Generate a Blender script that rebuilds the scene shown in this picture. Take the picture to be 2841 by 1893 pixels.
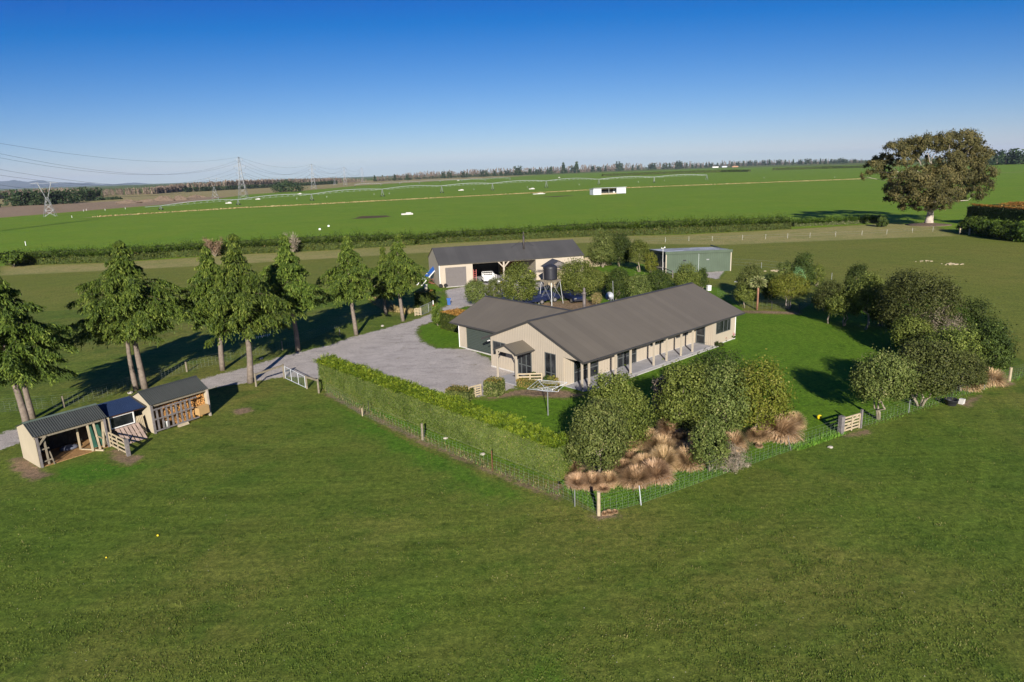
import bpy, bmesh, math, random
import numpy as np
from mathutils import Vector, Matrix
R = math.radians
random.seed(7)
for o in list(bpy.data.objects): bpy.data.objects.remove(o)
SC = bpy.context.scene
COL = SC.collection
# ---------------------------------------------------------------- camera
FPX, PITCH, ROLL, CAMH, PW, PH = 1894.0, 0.24361, 0.03331, 16.927, 2841.0, 1893.0
_F = np.array([0, math.cos(PITCH), -math.sin(PITCH)]); _R = np.array([1.0, 0, 0]); _U = np.cross(_R, _F)
_c, _s = math.cos(ROLL), math.sin(ROLL)
_R, _U = _c*_R - _s*_U, _s*_R + _c*_U
cd = bpy.data.cameras.new('camera'); cam = bpy.data.objects.new('camera', cd); COL.objects.link(cam)
M = Matrix.Identity(4)
for i in range(3):
    M[i][0] = _R[i]; M[i][1] = _U[i]; M[i][2] = -_F[i]
M[2][3] = CAMH
cam.matrix_world = M
cd.sensor_width = 36; cd.lens = FPX/PW*36; cd.clip_start = .5; cd.clip_end = 90000
SC.camera = cam
# ---------------------------------------------------------------- light
SUN_EL, SUN_AZ = 21.0, 180.0
w = bpy.data.worlds.new('World'); SC.world = w; w.use_nodes = True
wn = w.node_tree; bg = wn.nodes['Background']
sky = wn.nodes.new('ShaderNodeTexSky'); sky.sky_type = 'NISHITA'; sky.sun_disc = False
sky.sun_elevation = R(SUN_EL); sky.sun_rotation = R(SUN_AZ)
sky.altitude = 1500; sky.air_density = 1.0; sky.dust_density = 0.0; sky.ozone_density = 6.0
spl = wn.nodes.new('ShaderNodeSeparateColor'); cmb = wn.nodes.new('ShaderNodeCombineColor'); wn.links.new(sky.outputs[0], spl.inputs[0])
for i_, (k_, p_) in enumerate(((.935, 1.62), (.755, 1.95), (.605, 0.0))):     # deeper, polarised blue
    mn = wn.nodes.new('ShaderNodeMath'); mn.operation = 'MINIMUM'; mn.inputs[1].default_value = (6.2, 8.6, 10)[i_]; wn.links.new(spl.outputs[i_], mn.inputs[0])
    pw = wn.nodes.new('ShaderNodeMath'); pw.operation = 'SUBTRACT'; pw.use_clamp = False; pw.inputs[1].default_value = p_; wn.links.new(mn.outputs[0], pw.inputs[0])
    ml = wn.nodes.new('ShaderNodeMath'); ml.operation = 'MULTIPLY'; ml.inputs[1].default_value = k_; wn.links.new(pw.outputs[0], ml.inputs[0]); mx_ = wn.nodes.new('ShaderNodeMath'); mx_.operation = 'MAXIMUM'; mx_.inputs[1].default_value = (.05, .45, 1.6)[i_]; wn.links.new(ml.outputs[0], mx_.inputs[0]); wn.links.new(mx_.outputs[0], cmb.inputs[i_])
wn.links.new(cmb.outputs[0], bg.inputs[0]); bg.inputs[1].default_value = 0.08
sd = bpy.data.lights.new('sun', 'SUN'); sd.energy = 4.55; sd.angle = R(.5); sd.color = (1, .93, .83)
sun = bpy.data.objects.new('sun', sd); COL.objects.link(sun); sun.rotation_euler = (R(90-SUN_EL), 0, R(1.0))
SC.view_settings.view_transform = 'Standard'; SC.view_settings.look = 'None'
SC.view_settings.exposure = 0.8; SC.view_settings.gamma = 1.0; SC.view_settings.use_curve_mapping = False
SC.render.engine = 'CYCLES'
SC.cycles.max_bounces = 5; SC.cycles.diffuse_bounces = 2; SC.cycles.transparent_max_bounces = 6

# ---------------------------------------------------------------- surveying: where a sight line meets the ground
def gp(px, py, z=0.0):
    d = _F*FPX + _R*(px-PW/2) - _U*(py-PH/2)
    t = (z-CAMH)/d[2]
    return np.array([d[0]*t, d[1]*t, z])
def prj(P):
    d = np.asarray(P, float)-np.array([0, 0, CAMH]); z = d@_F
    return PW/2+FPX*(d@_R)/z, PH/2-FPX*(d@_U)/z
def hgt(base, topy):
    """height above ground point base whose image row is topy"""
    lo, hi = 0., 80.
    for _ in range(40):
        m = (lo+hi)/2
        if prj([base[0], base[1], m])[1] > topy: lo = m
        else: hi = m
    return lo
# ---------------------------------------------------------------- object helpers
def tag(o, label=None, cat=None, group=None, kind=None):
    if label: o['label'] = label
    if cat: o['category'] = cat
    if group: o['group'] = group
    if kind: o['kind'] = kind
    return o
def thing(name, label, cat, loc=(0, 0, 0), rz=0, group=None):
    o = bpy.data.objects.new(name, None); COL.objects.link(o); o.empty_display_size = .3
    o.location = loc; o.rotation_euler = (0, 0, rz)
    return tag(o, label, cat, group)
def copy_tree(o, parent=None):
    c = o.copy(); COL.objects.link(c); c.parent = parent
    for ch in o.children: copy_tree(ch, c)
    return c
class MB:
    def __init__(s): s.v = []; s.f = []
    def add(s, vs, fs):
        b = len(s.v); s.v += [tuple(map(float, q)) for q in vs]; s.f += [tuple(b+i for i in f) for f in fs]; return s
    def box(s, a, b, rot=0, piv=None):
        (x0, y0, z0), (x1, y1, z1) = a, b
        vs = [(x0, y0, z0), (x1, y0, z0), (x1, y1, z0), (x0, y1, z0), (x0, y0, z1), (x1, y0, z1), (x1, y1, z1), (x0, y1, z1)]
        if rot:
            px, py = piv if piv else ((x0+x1)/2, (y0+y1)/2); c, n = math.cos(rot), math.sin(rot)
            vs = [(px+(x-px)*c-(y-py)*n, py+(x-px)*n+(y-py)*c, z) for x, y, z in vs]
        return s.add(vs, [(0, 3, 2, 1), (4, 5, 6, 7), (0, 1, 5, 4), (1, 2, 6, 5), (2, 3, 7, 6), (3, 0, 4, 7)])
    def bar(s, a, b, w, h=None, up=(0, 0, 1)):
        h = h or w; a = np.array(a, float); b = np.array(b, float); d = b-a; L = np.linalg.norm(d)
        if L < 1e-6: return s
        d /= L; up = np.array(up, float)
        if abs(d@up) > .98: up = np.array([1., 0, 0])
        sx = np.cross(d, up); sx /= np.linalg.norm(sx); sy = np.cross(sx, d)
        sx *= w/2; sy *= h/2
        vs = [a-sx-sy, a+sx-sy, a+sx+sy, a-sx+sy, b-sx-sy, b+sx-sy, b+sx+sy, b-sx+sy]
        return s.add(vs, [(0, 1, 2, 3), (7, 6, 5, 4), (0, 4, 5, 1), (1, 5, 6, 2), (2, 6, 7, 3), (3, 7, 4, 0)])
    def tube(s, pts, rad, n=6, cap=True):
        pts = [np.array(q, float) for q in pts]
        if not hasattr(rad, '__len__'): rad = [rad]*len(pts)
        b = len(s.v); ref = None
        for i, q in enumerate(pts):
            d = pts[min(i+1, len(pts)-1)]-pts[max(i-1, 0)]; d /= (np.linalg.norm(d)+1e-9)
            if ref is None: ref = np.array([0, 0, 1.]) if abs(d[2]) < .9 else np.array([1., 0, 0])
            u = np.cross(d, ref); u /= (np.linalg.norm(u)+1e-9); w_ = np.cross(u, d)
            for k in range(n):
                a = 2*math.pi*k/n; s.v.append(tuple(q+rad[i]*(math.cos(a)*u+math.sin(a)*w_)))
        for i in range(len(pts)-1):
            for k in range(n):
                k2 = (k+1) % n; s.f.append((b+i*n+k, b+i*n+k2, b+(i+1)*n+k2, b+(i+1)*n+k))
        if cap:
            s.f.append(tuple(b+k for k in range(n))); e = b+(len(pts)-1)*n; s.f.append(tuple(e+n-1-k for k in range(n)))
        return s
    def prism(s, poly, off):
        n = len(poly); off = np.array(off, float); p0 = [np.array(q, float) for q in poly]
        vs = p0+[q+off for q in p0]
        return s.add(vs, [tuple(range(n))[::-1], tuple(range(n, 2*n))]+[(i, (i+1) % n, n+(i+1) % n, n+i) for i in range(n)])
    def lathe(s, prof, c=(0, 0, 0), n=20):
        b = len(s.v)
        for r_, z in prof:
            for k in range(n):
                a = 2*math.pi*k/n; s.v.append((c[0]+r_*math.cos(a), c[1]+r_*math.sin(a), c[2]+z))
        for i in range(len(prof)-1):
            for k in range(n):
                k2 = (k+1) % n; s.f.append((b+i*n+k, b+i*n+k2, b+(i+1)*n+k2, b+(i+1)*n+k))
        s.f.append(tuple(b+k for k in range(n))[::-1]); e = b+(len(prof)-1)*n; s.f.append(tuple(e+k for k in range(n)))
        return s
    def build(s, name, mat, parent=None, smooth=False, bev=0):
        me = bpy.data.meshes.new(name); me.from_pydata(s.v, [], s.f); me.validate()
        bm = bmesh.new(); bm.from_mesh(me); bmesh.ops.recalc_face_normals(bm, faces=bm.faces)
        if bev: bmesh.ops.bevel(bm, geom=bm.edges[:], offset=bev, segments=1, affect='EDGES')
        bm.to_mesh(me); bm.free()
        me.materials.append(mat)
        if smooth: me.polygons.foreach_set('use_smooth', [True]*len(me.polygons))
        o = bpy.data.objects.new(name, me); COL.objects.link(o); o.parent = parent
        return o
def part(name, mat, parent, fn, **k):
    m = MB(); fn(m); return m.build(name, mat, parent, **k)
def quads(name, C, U, V, tint, mat, parent=None):
    """many small diamond leaves; centre C, half-length U, half-width V"""
    n = len(C); co = np.empty((n, 4, 3), np.float32)
    co[:, 0] = C-U; co[:, 1] = C+V; co[:, 2] = C+U; co[:, 3] = C-V
    me = bpy.data.meshes.new(name)
    me.vertices.add(n*4); me.vertices.foreach_set('co', co.ravel())
    me.loops.add(n*4); me.loops.foreach_set('vertex_index', np.arange(n*4, dtype=np.int32))
    me.polygons.add(n); me.polygons.foreach_set('loop_start', np.arange(0, n*4, 4, dtype=np.int32))
    me.polygons.foreach_set('loop_total', np.full(n, 4, np.int32)) if bpy.app.version < (4, 0, 0) else None
    a = me.attributes.new('tint', 'FLOAT', 'POINT'); a.data.foreach_set('value', np.repeat(np.asarray(tint, np.float32), 4))
    me.update(calc_edges=True); me.materials.append(mat)
    o = bpy.data.objects.new(name, me); COL.objects.link(o); o.parent = parent
    return o
# ---------------------------------------------------------------- materials
MAT = {}
class NT:
    """tiny node-writing helper"""
    def __init__(s, m): s.t = m.node_tree; s.N = s.t.nodes; s.L = s.t.links
    def n(s, k, **p):
        q = s.N.new(k)
        for a, b in p.items(): setattr(q, a, b)
        return q
    def set(s, node, key, val):
        if hasattr(val, 'is_output') : s.L.new(val, node.inputs[key])
        else: node.inputs[key].default_value = val
    def pos(s): return s.n('ShaderNodeNewGeometry').outputs['Position']
    def obj(s): return s.n('ShaderNodeTexCoord').outputs['Object']
    def noise(s, vec, scale, detail=3, rough=.55, dist=0):
        q = s.n('ShaderNodeTexNoise'); s.L.new(vec, q.inputs['Vector']); q.inputs['Scale'].default_value = scale
        q.inputs['Detail'].default_value = detail; q.inputs['Roughness'].default_value = rough; q.inputs['Distortion'].default_value = dist
        return q.outputs['Fac']
    def vmap(s, vec, sc=(1, 1, 1), rot=(0, 0, 0), loc=(0, 0, 0)):
        q = s.n('ShaderNodeMapping'); s.L.new(vec, q.inputs[0]); q.inputs['Scale'].default_value = sc; q.inputs['Rotation'].default_value = rot; q.inputs['Location'].default_value = loc
        return q.outputs[0]
    def math(s, op, a, b=0., c=None, clamp=False):
        q = s.n('ShaderNodeMath', operation=op); q.use_clamp = clamp; s.set(q, 0, a); s.set(q, 1, b)
        if c is not None: s.set(q, 2, c)
        return q.outputs[0]
    def ramp(s, fac, stops):
        q = s.n('ShaderNodeValToRGB'); s.L.new(fac, q.inputs[0]); el = q.color_ramp.elements
        while len(el) < len(stops): el.new(.5)
        for e, (p_, c) in zip(el, stops): e.position = p_; e.color = (*c, 1) if len(c) == 3 else c
        return q.outputs[0]
    def step(s, fac, a, b):
        q = s.n('ShaderNodeMapRange'); q.interpolation_type = 'SMOOTHSTEP'; s.L.new(fac, q.inputs[0]); q.inputs[1].default_value = a; q.inputs[2].default_value = b
        return q.outputs[0]
    def mix(s, fac, a, b, mode='MIX'):
        q = s.n('ShaderNodeMix', data_type='RGBA', blend_type=mode)
        for k, v in ((0, fac), (6, a), (7, b)):
            if hasattr(v, 'is_output'): s.L.new(v, q.inputs[k])
            elif k == 0: q.inputs[0].default_value = v
            else: q.inputs[k].default_value = (*v, 1) if len(v) == 3 else v
        return q.outputs[2]
    def bump(s, h, strength=.5, dist=.05, prev=None):
        q = s.n('ShaderNodeBump'); q.inputs['Strength'].default_value = strength; q.inputs['Distance'].default_value = dist
        s.L.new(h, q.inputs['Height'])
        if prev is not None: s.L.new(prev, q.inputs['Normal'])
        return q.outputs[0]
def newmat(name, rough=.8, spec=.3, metal=0):
    m = bpy.data.materials.new(name); m.use_nodes = True; b = m.node_tree.nodes['Principled BSDF']
    b.inputs['Roughness'].default_value = rough; b.inputs['Specular IOR Level'].default_value = spec; b.inputs['Metallic'].default_value = metal
    MAT[name] = m; return m, NT(m), b
def solid(name, c, rough=.7, spec=.3, metal=0, var=.15, scale=3, bump=0, ripple=None):
    """painted / weathered surface: colour with stains; ripple=(axis,pitch,strength) for profiled steel"""
    m, t, b = newmat(name, rough, spec, metal); v = t.obj()
    n1 = t.noise(v, scale, 5, .6); lo = tuple(x*(1-var) for x in c); hi = tuple(min(1, x*(1+var)) for x in c)
    col = t.ramp(n1, [(.3, lo), (.7, hi)]); nrm = None
    if 'roof' in name and ripple:
        q = t.n('ShaderNodeSeparateXYZ'); t.L.new(v, q.inputs[0]); wn_ = t.n('ShaderNodeTexWhiteNoise', noise_dimensions='1D'); t.L.new(t.math('FLOOR', t.math('MULTIPLY', q.outputs[ripple[0]], 1/.84)), wn_.inputs['W'])
        col = t.mix(1.0, col, t.ramp(wn_.outputs['Value'], [(0, (.94, .94, .94)), (1, (1.06, 1.06, 1.06))]), 'MULTIPLY')
        ln = t.math('ABSOLUTE', t.math('SUBTRACT', t.math('FRACT', t.math('MULTIPLY', q.outputs[ripple[0]], 1/.84)), .5)); col = t.mix(t.math('MULTIPLY', t.step(ln, .455, .49), .30), col, tuple(x*.55 for x in c))
    t.L.new(col, b.inputs['Base Color'])
    if ripple:
        ax, pitch, st = ripple; q = t.n('ShaderNodeSeparateXYZ'); t.L.new(v, q.inputs[0])
        wv = t.math('SINE', t.math('MULTIPLY', q.outputs[ax], 2*math.pi/pitch))
        nrm = t.bump(wv, st, .012)
    if bump: nrm = t.bump(t.noise(v, scale*12, 4), bump, .02, nrm)
    if nrm: t.L.new(nrm, b.inputs['Normal'])
    return m
def leafmat(name, stops, rough=.65, trans=.14, hue=.014, big=.8):
    stops = [(p_, tuple(x*g_ for x, g_ in zip(c, (1.3, 1.42, 1.1) if c[1] > c[0] else (1.12, 1.1, 1.0)))) for p_, c in stops]
    m, t, b = newmat(name, rough, .25)
    a = t.n('ShaderNodeAttribute', attribute_name='tint'); nz = t.noise(t.obj(), big, 2)
    f = t.math('ADD', a.outputs['Fac'], t.math('MULTIPLY', t.math('SUBTRACT', nz, .5), .5), clamp=True)
    col = t.ramp(f, stops)
    oi = t.n('ShaderNodeObjectInfo'); hs = t.n('ShaderNodeHueSaturation'); t.L.new(col, hs.inputs['Color'])
    t.L.new(t.math('MULTIPLY_ADD', oi.outputs['Random'], hue, .5-hue/2), hs.inputs['Hue'])
    t.L.new(t.math('MULTIPLY_ADD', oi.outputs['Random'], .3, .85), hs.inputs['Value'])
    t.L.new(hs.outputs[0], b.inputs['Base Color'])
    tr = t.n('ShaderNodeBsdfTranslucent'); t.L.new(hs.outputs[0], tr.inputs[0]); mx = t.n('ShaderNodeMixShader'); mx.inputs[0].default_value = trans
    out = t.N['Material Output']; t.L.new(b.outputs[0], mx.inputs[1]); t.L.new(tr.outputs[0], mx.inputs[2]); t.L.new(mx.outputs[0], out.inputs[0])
    return m
def grass_col(t, c1, c2, c3, dry, dryamt=.5, streak=0, rot=.3):
    """layered turf colour; returns colour socket and fine height"""
    p = t.pos()
    big = t.noise(p, .045, 4, .6); mid = t.noise(p, .35, 5, .65, .3); fine = t.noise(p, 3.4, 6, .8); vf = t.noise(p, 13, 3, .75)
    col = t.mix(t.step(big, .35, .68), c1, c2)
    col = t.mix(t.math('MULTIPLY', t.step(mid, .42, .72), .75), col, c3)
    dk = t.noise(t.vmap(p, (1, 1, 1), loc=(-9, 44, 0)), .9, 5, .75, .3); col = t.mix(t.math('MULTIPLY', t.step(dk, .54, .68), .6), col, tuple(x*.55 for x in c3))
    d = t.math('MULTIPLY', t.step(t.noise(t.vmap(p, (1, 1, 1), loc=(31, 7, 0)), .22, 6, .72, .5), 1-.62*dryamt-.05, 1-.62*dryamt+.28), t.step(fine, .38, .6))
    col = t.mix(t.math('MULTIPLY', d, .8), col, dry)
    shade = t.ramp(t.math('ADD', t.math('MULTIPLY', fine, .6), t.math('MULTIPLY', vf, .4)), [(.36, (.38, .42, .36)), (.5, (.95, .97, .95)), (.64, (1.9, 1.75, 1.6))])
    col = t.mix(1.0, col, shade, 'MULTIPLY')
    if streak:
        q = t.n('ShaderNodeSeparateXYZ'); t.L.new(p, q.inputs[0]); dx = t.math('ADD', q.outputs[0], 12.); dy = t.math('SUBTRACT', q.outputs[1], 62.); cv = t.n('ShaderNodeCombineXYZ'); t.L.new(t.math('SQRT', t.math('ADD', t.math('MULTIPLY', dx, dx), t.math('MULTIPLY', dy, dy))), cv.inputs[0]); t.L.new(t.math('MULTIPLY', t.math('ARCTAN2', dy, dx), 2.5), cv.inputs[1]); rr_ = t.noise(cv.outputs[0], 1.1, 4, .6, .4); col = t.mix(1.0, col, t.ramp(rr_, [(.3, (1-streak*.9,)*3), (.5, (1, 1, 1)), (.7, (1+streak*.9,)*3)]), 'MULTIPLY')
        s1 = t.noise(t.vmap(p, (.12, 2.2, 1), (0, 0, rot)), 1.0, 4, .6)
        sc = t.ramp(s1, [(.3, (1-streak,)*3), (.7, (1+streak,)*3)]); col = t.mix(1.0, col, sc, 'MULTIPLY')
    return col, t.math('ADD', fine, t.math('MULTIPLY', vf, .6))
PAD = ((.100, .150, .020), (.168, .164, .038), (.066, .120, .015), (.34, .27, .12))
def turf(name, cols, dryamt=.5, streak=.0, rot=.3, bump=.55, dist=.06):
    m, t, b = newmat(name, .9, .1); col, h = grass_col(t, *cols, dryamt, streak, rot); t.L.new(col, b.inputs['Base Color'])
    t.L.new(t.bump(h, bump, dist), b.inputs['Normal']); return m
def blend_mat(name, fn, amp=.5, under=PAD, dryamt=.55, ns=1.6, soft=.25):
    """cover material fn(t)->(colour, height) that frays into turf where attribute sd < 0"""
    m, t, b = newmat(name, .92, .12); g, gh = grass_col(t, *under, dryamt)
    c, ch = fn(t); a = t.n('ShaderNodeAttribute', attribute_name='sd'); p = t.pos()
    nz = t.math('ADD', t.math('MULTIPLY', t.noise(p, ns, 6, .7), 1.3), t.math('MULTIPLY', t.noise(p, 9, 3, .7), .7))
    f = t.step(t.math('ADD', a.outputs['Fac'], t.math('MULTIPLY', t.math('SUBTRACT', nz, 1.0), amp)), -soft/2, soft/2)
    t.L.new(t.mix(f, g, c), b.inputs['Base Color'])
    hm = t.n('ShaderNodeMix', data_type='FLOAT'); t.L.new(f, hm.inputs[0]); t.L.new(gh, hm.inputs[2]); t.L.new(ch, hm.inputs[3])
    t.L.new(t.bump(hm.outputs[0], .5, .05), b.inputs['Normal']); return m
def poly_sd(P, pts):
    """signed distance (+inside) of points P to polygon pts"""
    A = np.array(pts)[:, :2]; B = np.roll(A, -1, 0); d = np.full(len(P), 1e9); ins = np.zeros(len(P), bool)
    for a, b in zip(A, B):
        e = b-a; w_ = P-a; k = np.clip((w_@e)/(e@e+1e-12), 0, 1); q = w_-k[:, None]*e; d = np.minimum(d, np.hypot(q[:, 0], q[:, 1]))
        c = (a[1] <= P[:, 1]) != (b[1] <= P[:, 1])
        with np.errstate(divide='ignore', invalid='ignore'): xi = a[0]+(P[:, 1]-a[1])/(b[1]-a[1])*(b[0]-a[0])
        ins ^= c & (P[:, 0] < xi)
    return np.where(ins, d, -d)
def sheet(name, polys, z, mat, cell=.6, margin=.7, label=None, kind='structure', cat=None, hole=None):
    """ground cover laid as a sheet, with signed distance to its outline stored for the material"""
    allp = np.vstack([np.array(q)[:, :2] for q in polys]); lo = allp.min(0)-margin-cell; hi = allp.max(0)+margin+cell
    nx = int((hi[0]-lo[0])/cell)+2; ny = int((hi[1]-lo[1])/cell)+2
    X, Y = np.meshgrid(lo[0]+np.arange(nx)*cell, lo[1]+np.arange(ny)*cell); P = np.stack([X.ravel(), Y.ravel()], 1)
    s = np.full(len(P), -1e9)
    for q in polys: s = np.maximum(s, poly_sd(P, q))
    if hole is not None: s = np.minimum(s, -poly_sd(P, hole))
    idx = np.arange(nx*ny).reshape(ny, nx); q4 = np.stack([idx[:-1, :-1], idx[:-1, 1:], idx[1:, 1:], idx[1:, :-1]], -1).reshape(-1, 4)
    keep = (s[q4] > -margin).all(1); q4 = q4[keep]; used = np.unique(q4); re = np.zeros(len(P), int); re[used] = np.arange(len(used)); q4 = re[q4]
    me = bpy.data.meshes.new(name); me.from_pydata([(float(a), float(b), z) for a, b in P[used]], [], q4.tolist())
    at = me.attributes.new('sd', 'FLOAT', 'POINT'); at.data.foreach_set('value', s[used].astype(np.float32)); me.materials.append(mat)
    o = bpy.data.objects.new(name, me); COL.objects.link(o); o['kind'] = kind
    return tag(o, label, cat)
def flat(name, px, z, mat, world=False):
    pts = px if world else [gp(*q) for q in px]
    m = MB(); m.add([(q[0], q[1], z) for q in pts], [tuple(range(len(pts)))]); o = m.build(name, mat); o['kind'] = 'structure'
    if o.data.polygons[0].normal.z < 0: o.data.flip_normals()
    return o
# ---------------------------------------------------------------- palette
cream = solid('cream_steel', (.42, .362, .282), .55, .3, var=.05, scale=.6, ripple=(0, .21, .5))
cream_v = solid('cream_steel_side', (.42, .362, .282), .55, .3, var=.05, scale=.6, ripple=(1, .21, .5))
creamflat = solid('cream_board', (.42, .365, .285), .6, .3, var=.05)
roofm = solid('brown_grey_steel_roof', (.138, .119, .089), .5, .35, var=.06, scale=.35, ripple=(1, .19, .35))
roofmx = solid('brown_grey_steel_roof_across', (.138, .119, .089), .5, .35, var=.06, scale=.35, ripple=(0, .19, .35))
fascia = solid('dark_fascia', (.052, .05, .047), .45, .4, var=.05)
shedroof = solid('grey_steel_shed_roof', (.078, .074, .068), .5, .35, var=.1, scale=.3, ripple=(0, .19, .35))
rollgreen = solid('dark_green_roller', (.055, .07, .06), .45, .4, var=.06, ripple=(2, .16, 1.2))
rollgrey = solid('grey_roller', (.15, .135, .128), .5, .4, var=.08, ripple=(2, .14, 1.4))
frame = solid('dark_window_frame', (.085, .095, .095), .4, .5, var=.05)
white = solid('white_paint', (.75, .74, .71), .5, .4, var=.06)
concrete = solid('concrete', (.33, .325, .34), .85, .2, var=.12, scale=1.2, bump=.2)
concpale = solid('pale_concrete', (.50, .48, .45), .9, .2, var=.16, scale=2.5, bump=.3)
timber = solid('weathered_timber', (.22, .19, .14), .9, .1, var=.3, scale=5, bump=.5)
timbgrey = solid('grey_timber', (.17, .155, .15), .9, .1, var=.3, scale=5, bump=.5)
timbshadow = solid('shadow_darkened_boards', (.05, .045, .04), .9, .1, var=.3, scale=5)  # back wall boards, colour darkened to stand in for the shelters' inner shadow
timbpale = solid('pale_timber', (.40, .33, .22), .85, .1, var=.2, scale=4, bump=.4)
pallet = solid('pallet_timber', (.36, .27, .22), .9, .1, var=.25, scale=4, bump=.4)
galv = solid('galvanised_steel', (.30, .31, .31), .45, .5, .3, var=.12)
blacksteel = solid('black_steel', (.03, .03, .03), .5, .4, var=.2)
blackplas = solid('black_plastic', (.022, .022, .028), .45, .45, var=.15, scale=1.5)
corrA = solid('charcoal_corrugated_iron', (.046, .050, .046), .45, .4, var=.15, scale=1)
corrgreen = solid('mossy_green_corrugated_iron', (.10, .13, .105), .6, .3, var=.2, scale=2)
corrblue = solid('blue_corrugated_iron', (.020, .036, .085), .4, .45, var=.12, scale=1)
cladA = solid('cream_shed_board', (.43, .37, .265), .8, .2, var=.06, scale=.8)
greensteel = solid('sage_green_steel', (.070, .098, .066), .6, .3, var=.12, scale=.5, ripple=(0, .3, .5))
palesteel = solid('pale_steel', (.55, .57, .60), .5, .4, .1, var=.12)
darkbark = solid('dark_branch_bark', (.06, .045, .03), .95, .1, var=.3, scale=4)
bark = solid('grey_brown_bark', (.19, .155, .125), .95, .1, var=.3, scale=4, bump=.8)
palebark = solid('pale_bark', (.42, .36, .30), .9, .1, var=.35, scale=1.2, bump=.5)
shrubbark = solid('shrub_bark', (.27, .23, .17), .95, .1, var=.3, scale=4, bump=.5)
soil = solid('soil', (.15, .112, .082), .95, .05, var=.3, scale=2, bump=.6)
firewood = solid('split_firewood', (.52, .27, .09), .85, .15, var=.35, scale=6, bump=.5)
cardboard = solid('cardboard', (.42, .27, .12), .85, .1, var=.06)
wire = solid('fence_wire', (.26, .30, .26), .5, .5, .3, var=.05)
whiteplas = solid('white_plastic', (.8, .8, .78), .45, .4, var=.03)
bluepv = solid('blue_solar_cell', (.03, .10, .32), .2, .6, var=.08)
bluepaint = solid('dark_blue_car_paint', (.006, .012, .045), .45, .4, var=.05)
chrome = solid('bright_metal', (.6, .6, .62), .25, .5, .8, var=.05)
rubber = solid('tyre_rubber', (.02, .02, .02), .8, .2, var=.1)
redp = solid('red_paint', (.35, .04, .03), .5, .4, var=.1)
yellow = solid('yellow_plastic', (.75, .55, .02), .4, .4, var=.04)
rockm = solid('field_stone', (.42, .38, .32), .9, .2, var=.25, scale=6, bump=.6)
net = solid('green_netting', (.03, .10, .07), .8, .2, var=.2)
rust = solid('rusty_steel', (.16, .07, .04), .8, .2, var=.3, scale=5)
def glassmat():
    m, t, b = newmat('dark_window_glass', .05, .35); c = t.ramp(t.noise(t.obj(), 1.1, 2), [(.35, (.008, .010, .012)), (.62, (.03, .033, .036)), (.75, (.07, .072, .075))])
    t.L.new(c, b.inputs['Base Color']); return m
glass = glassmat()
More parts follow.
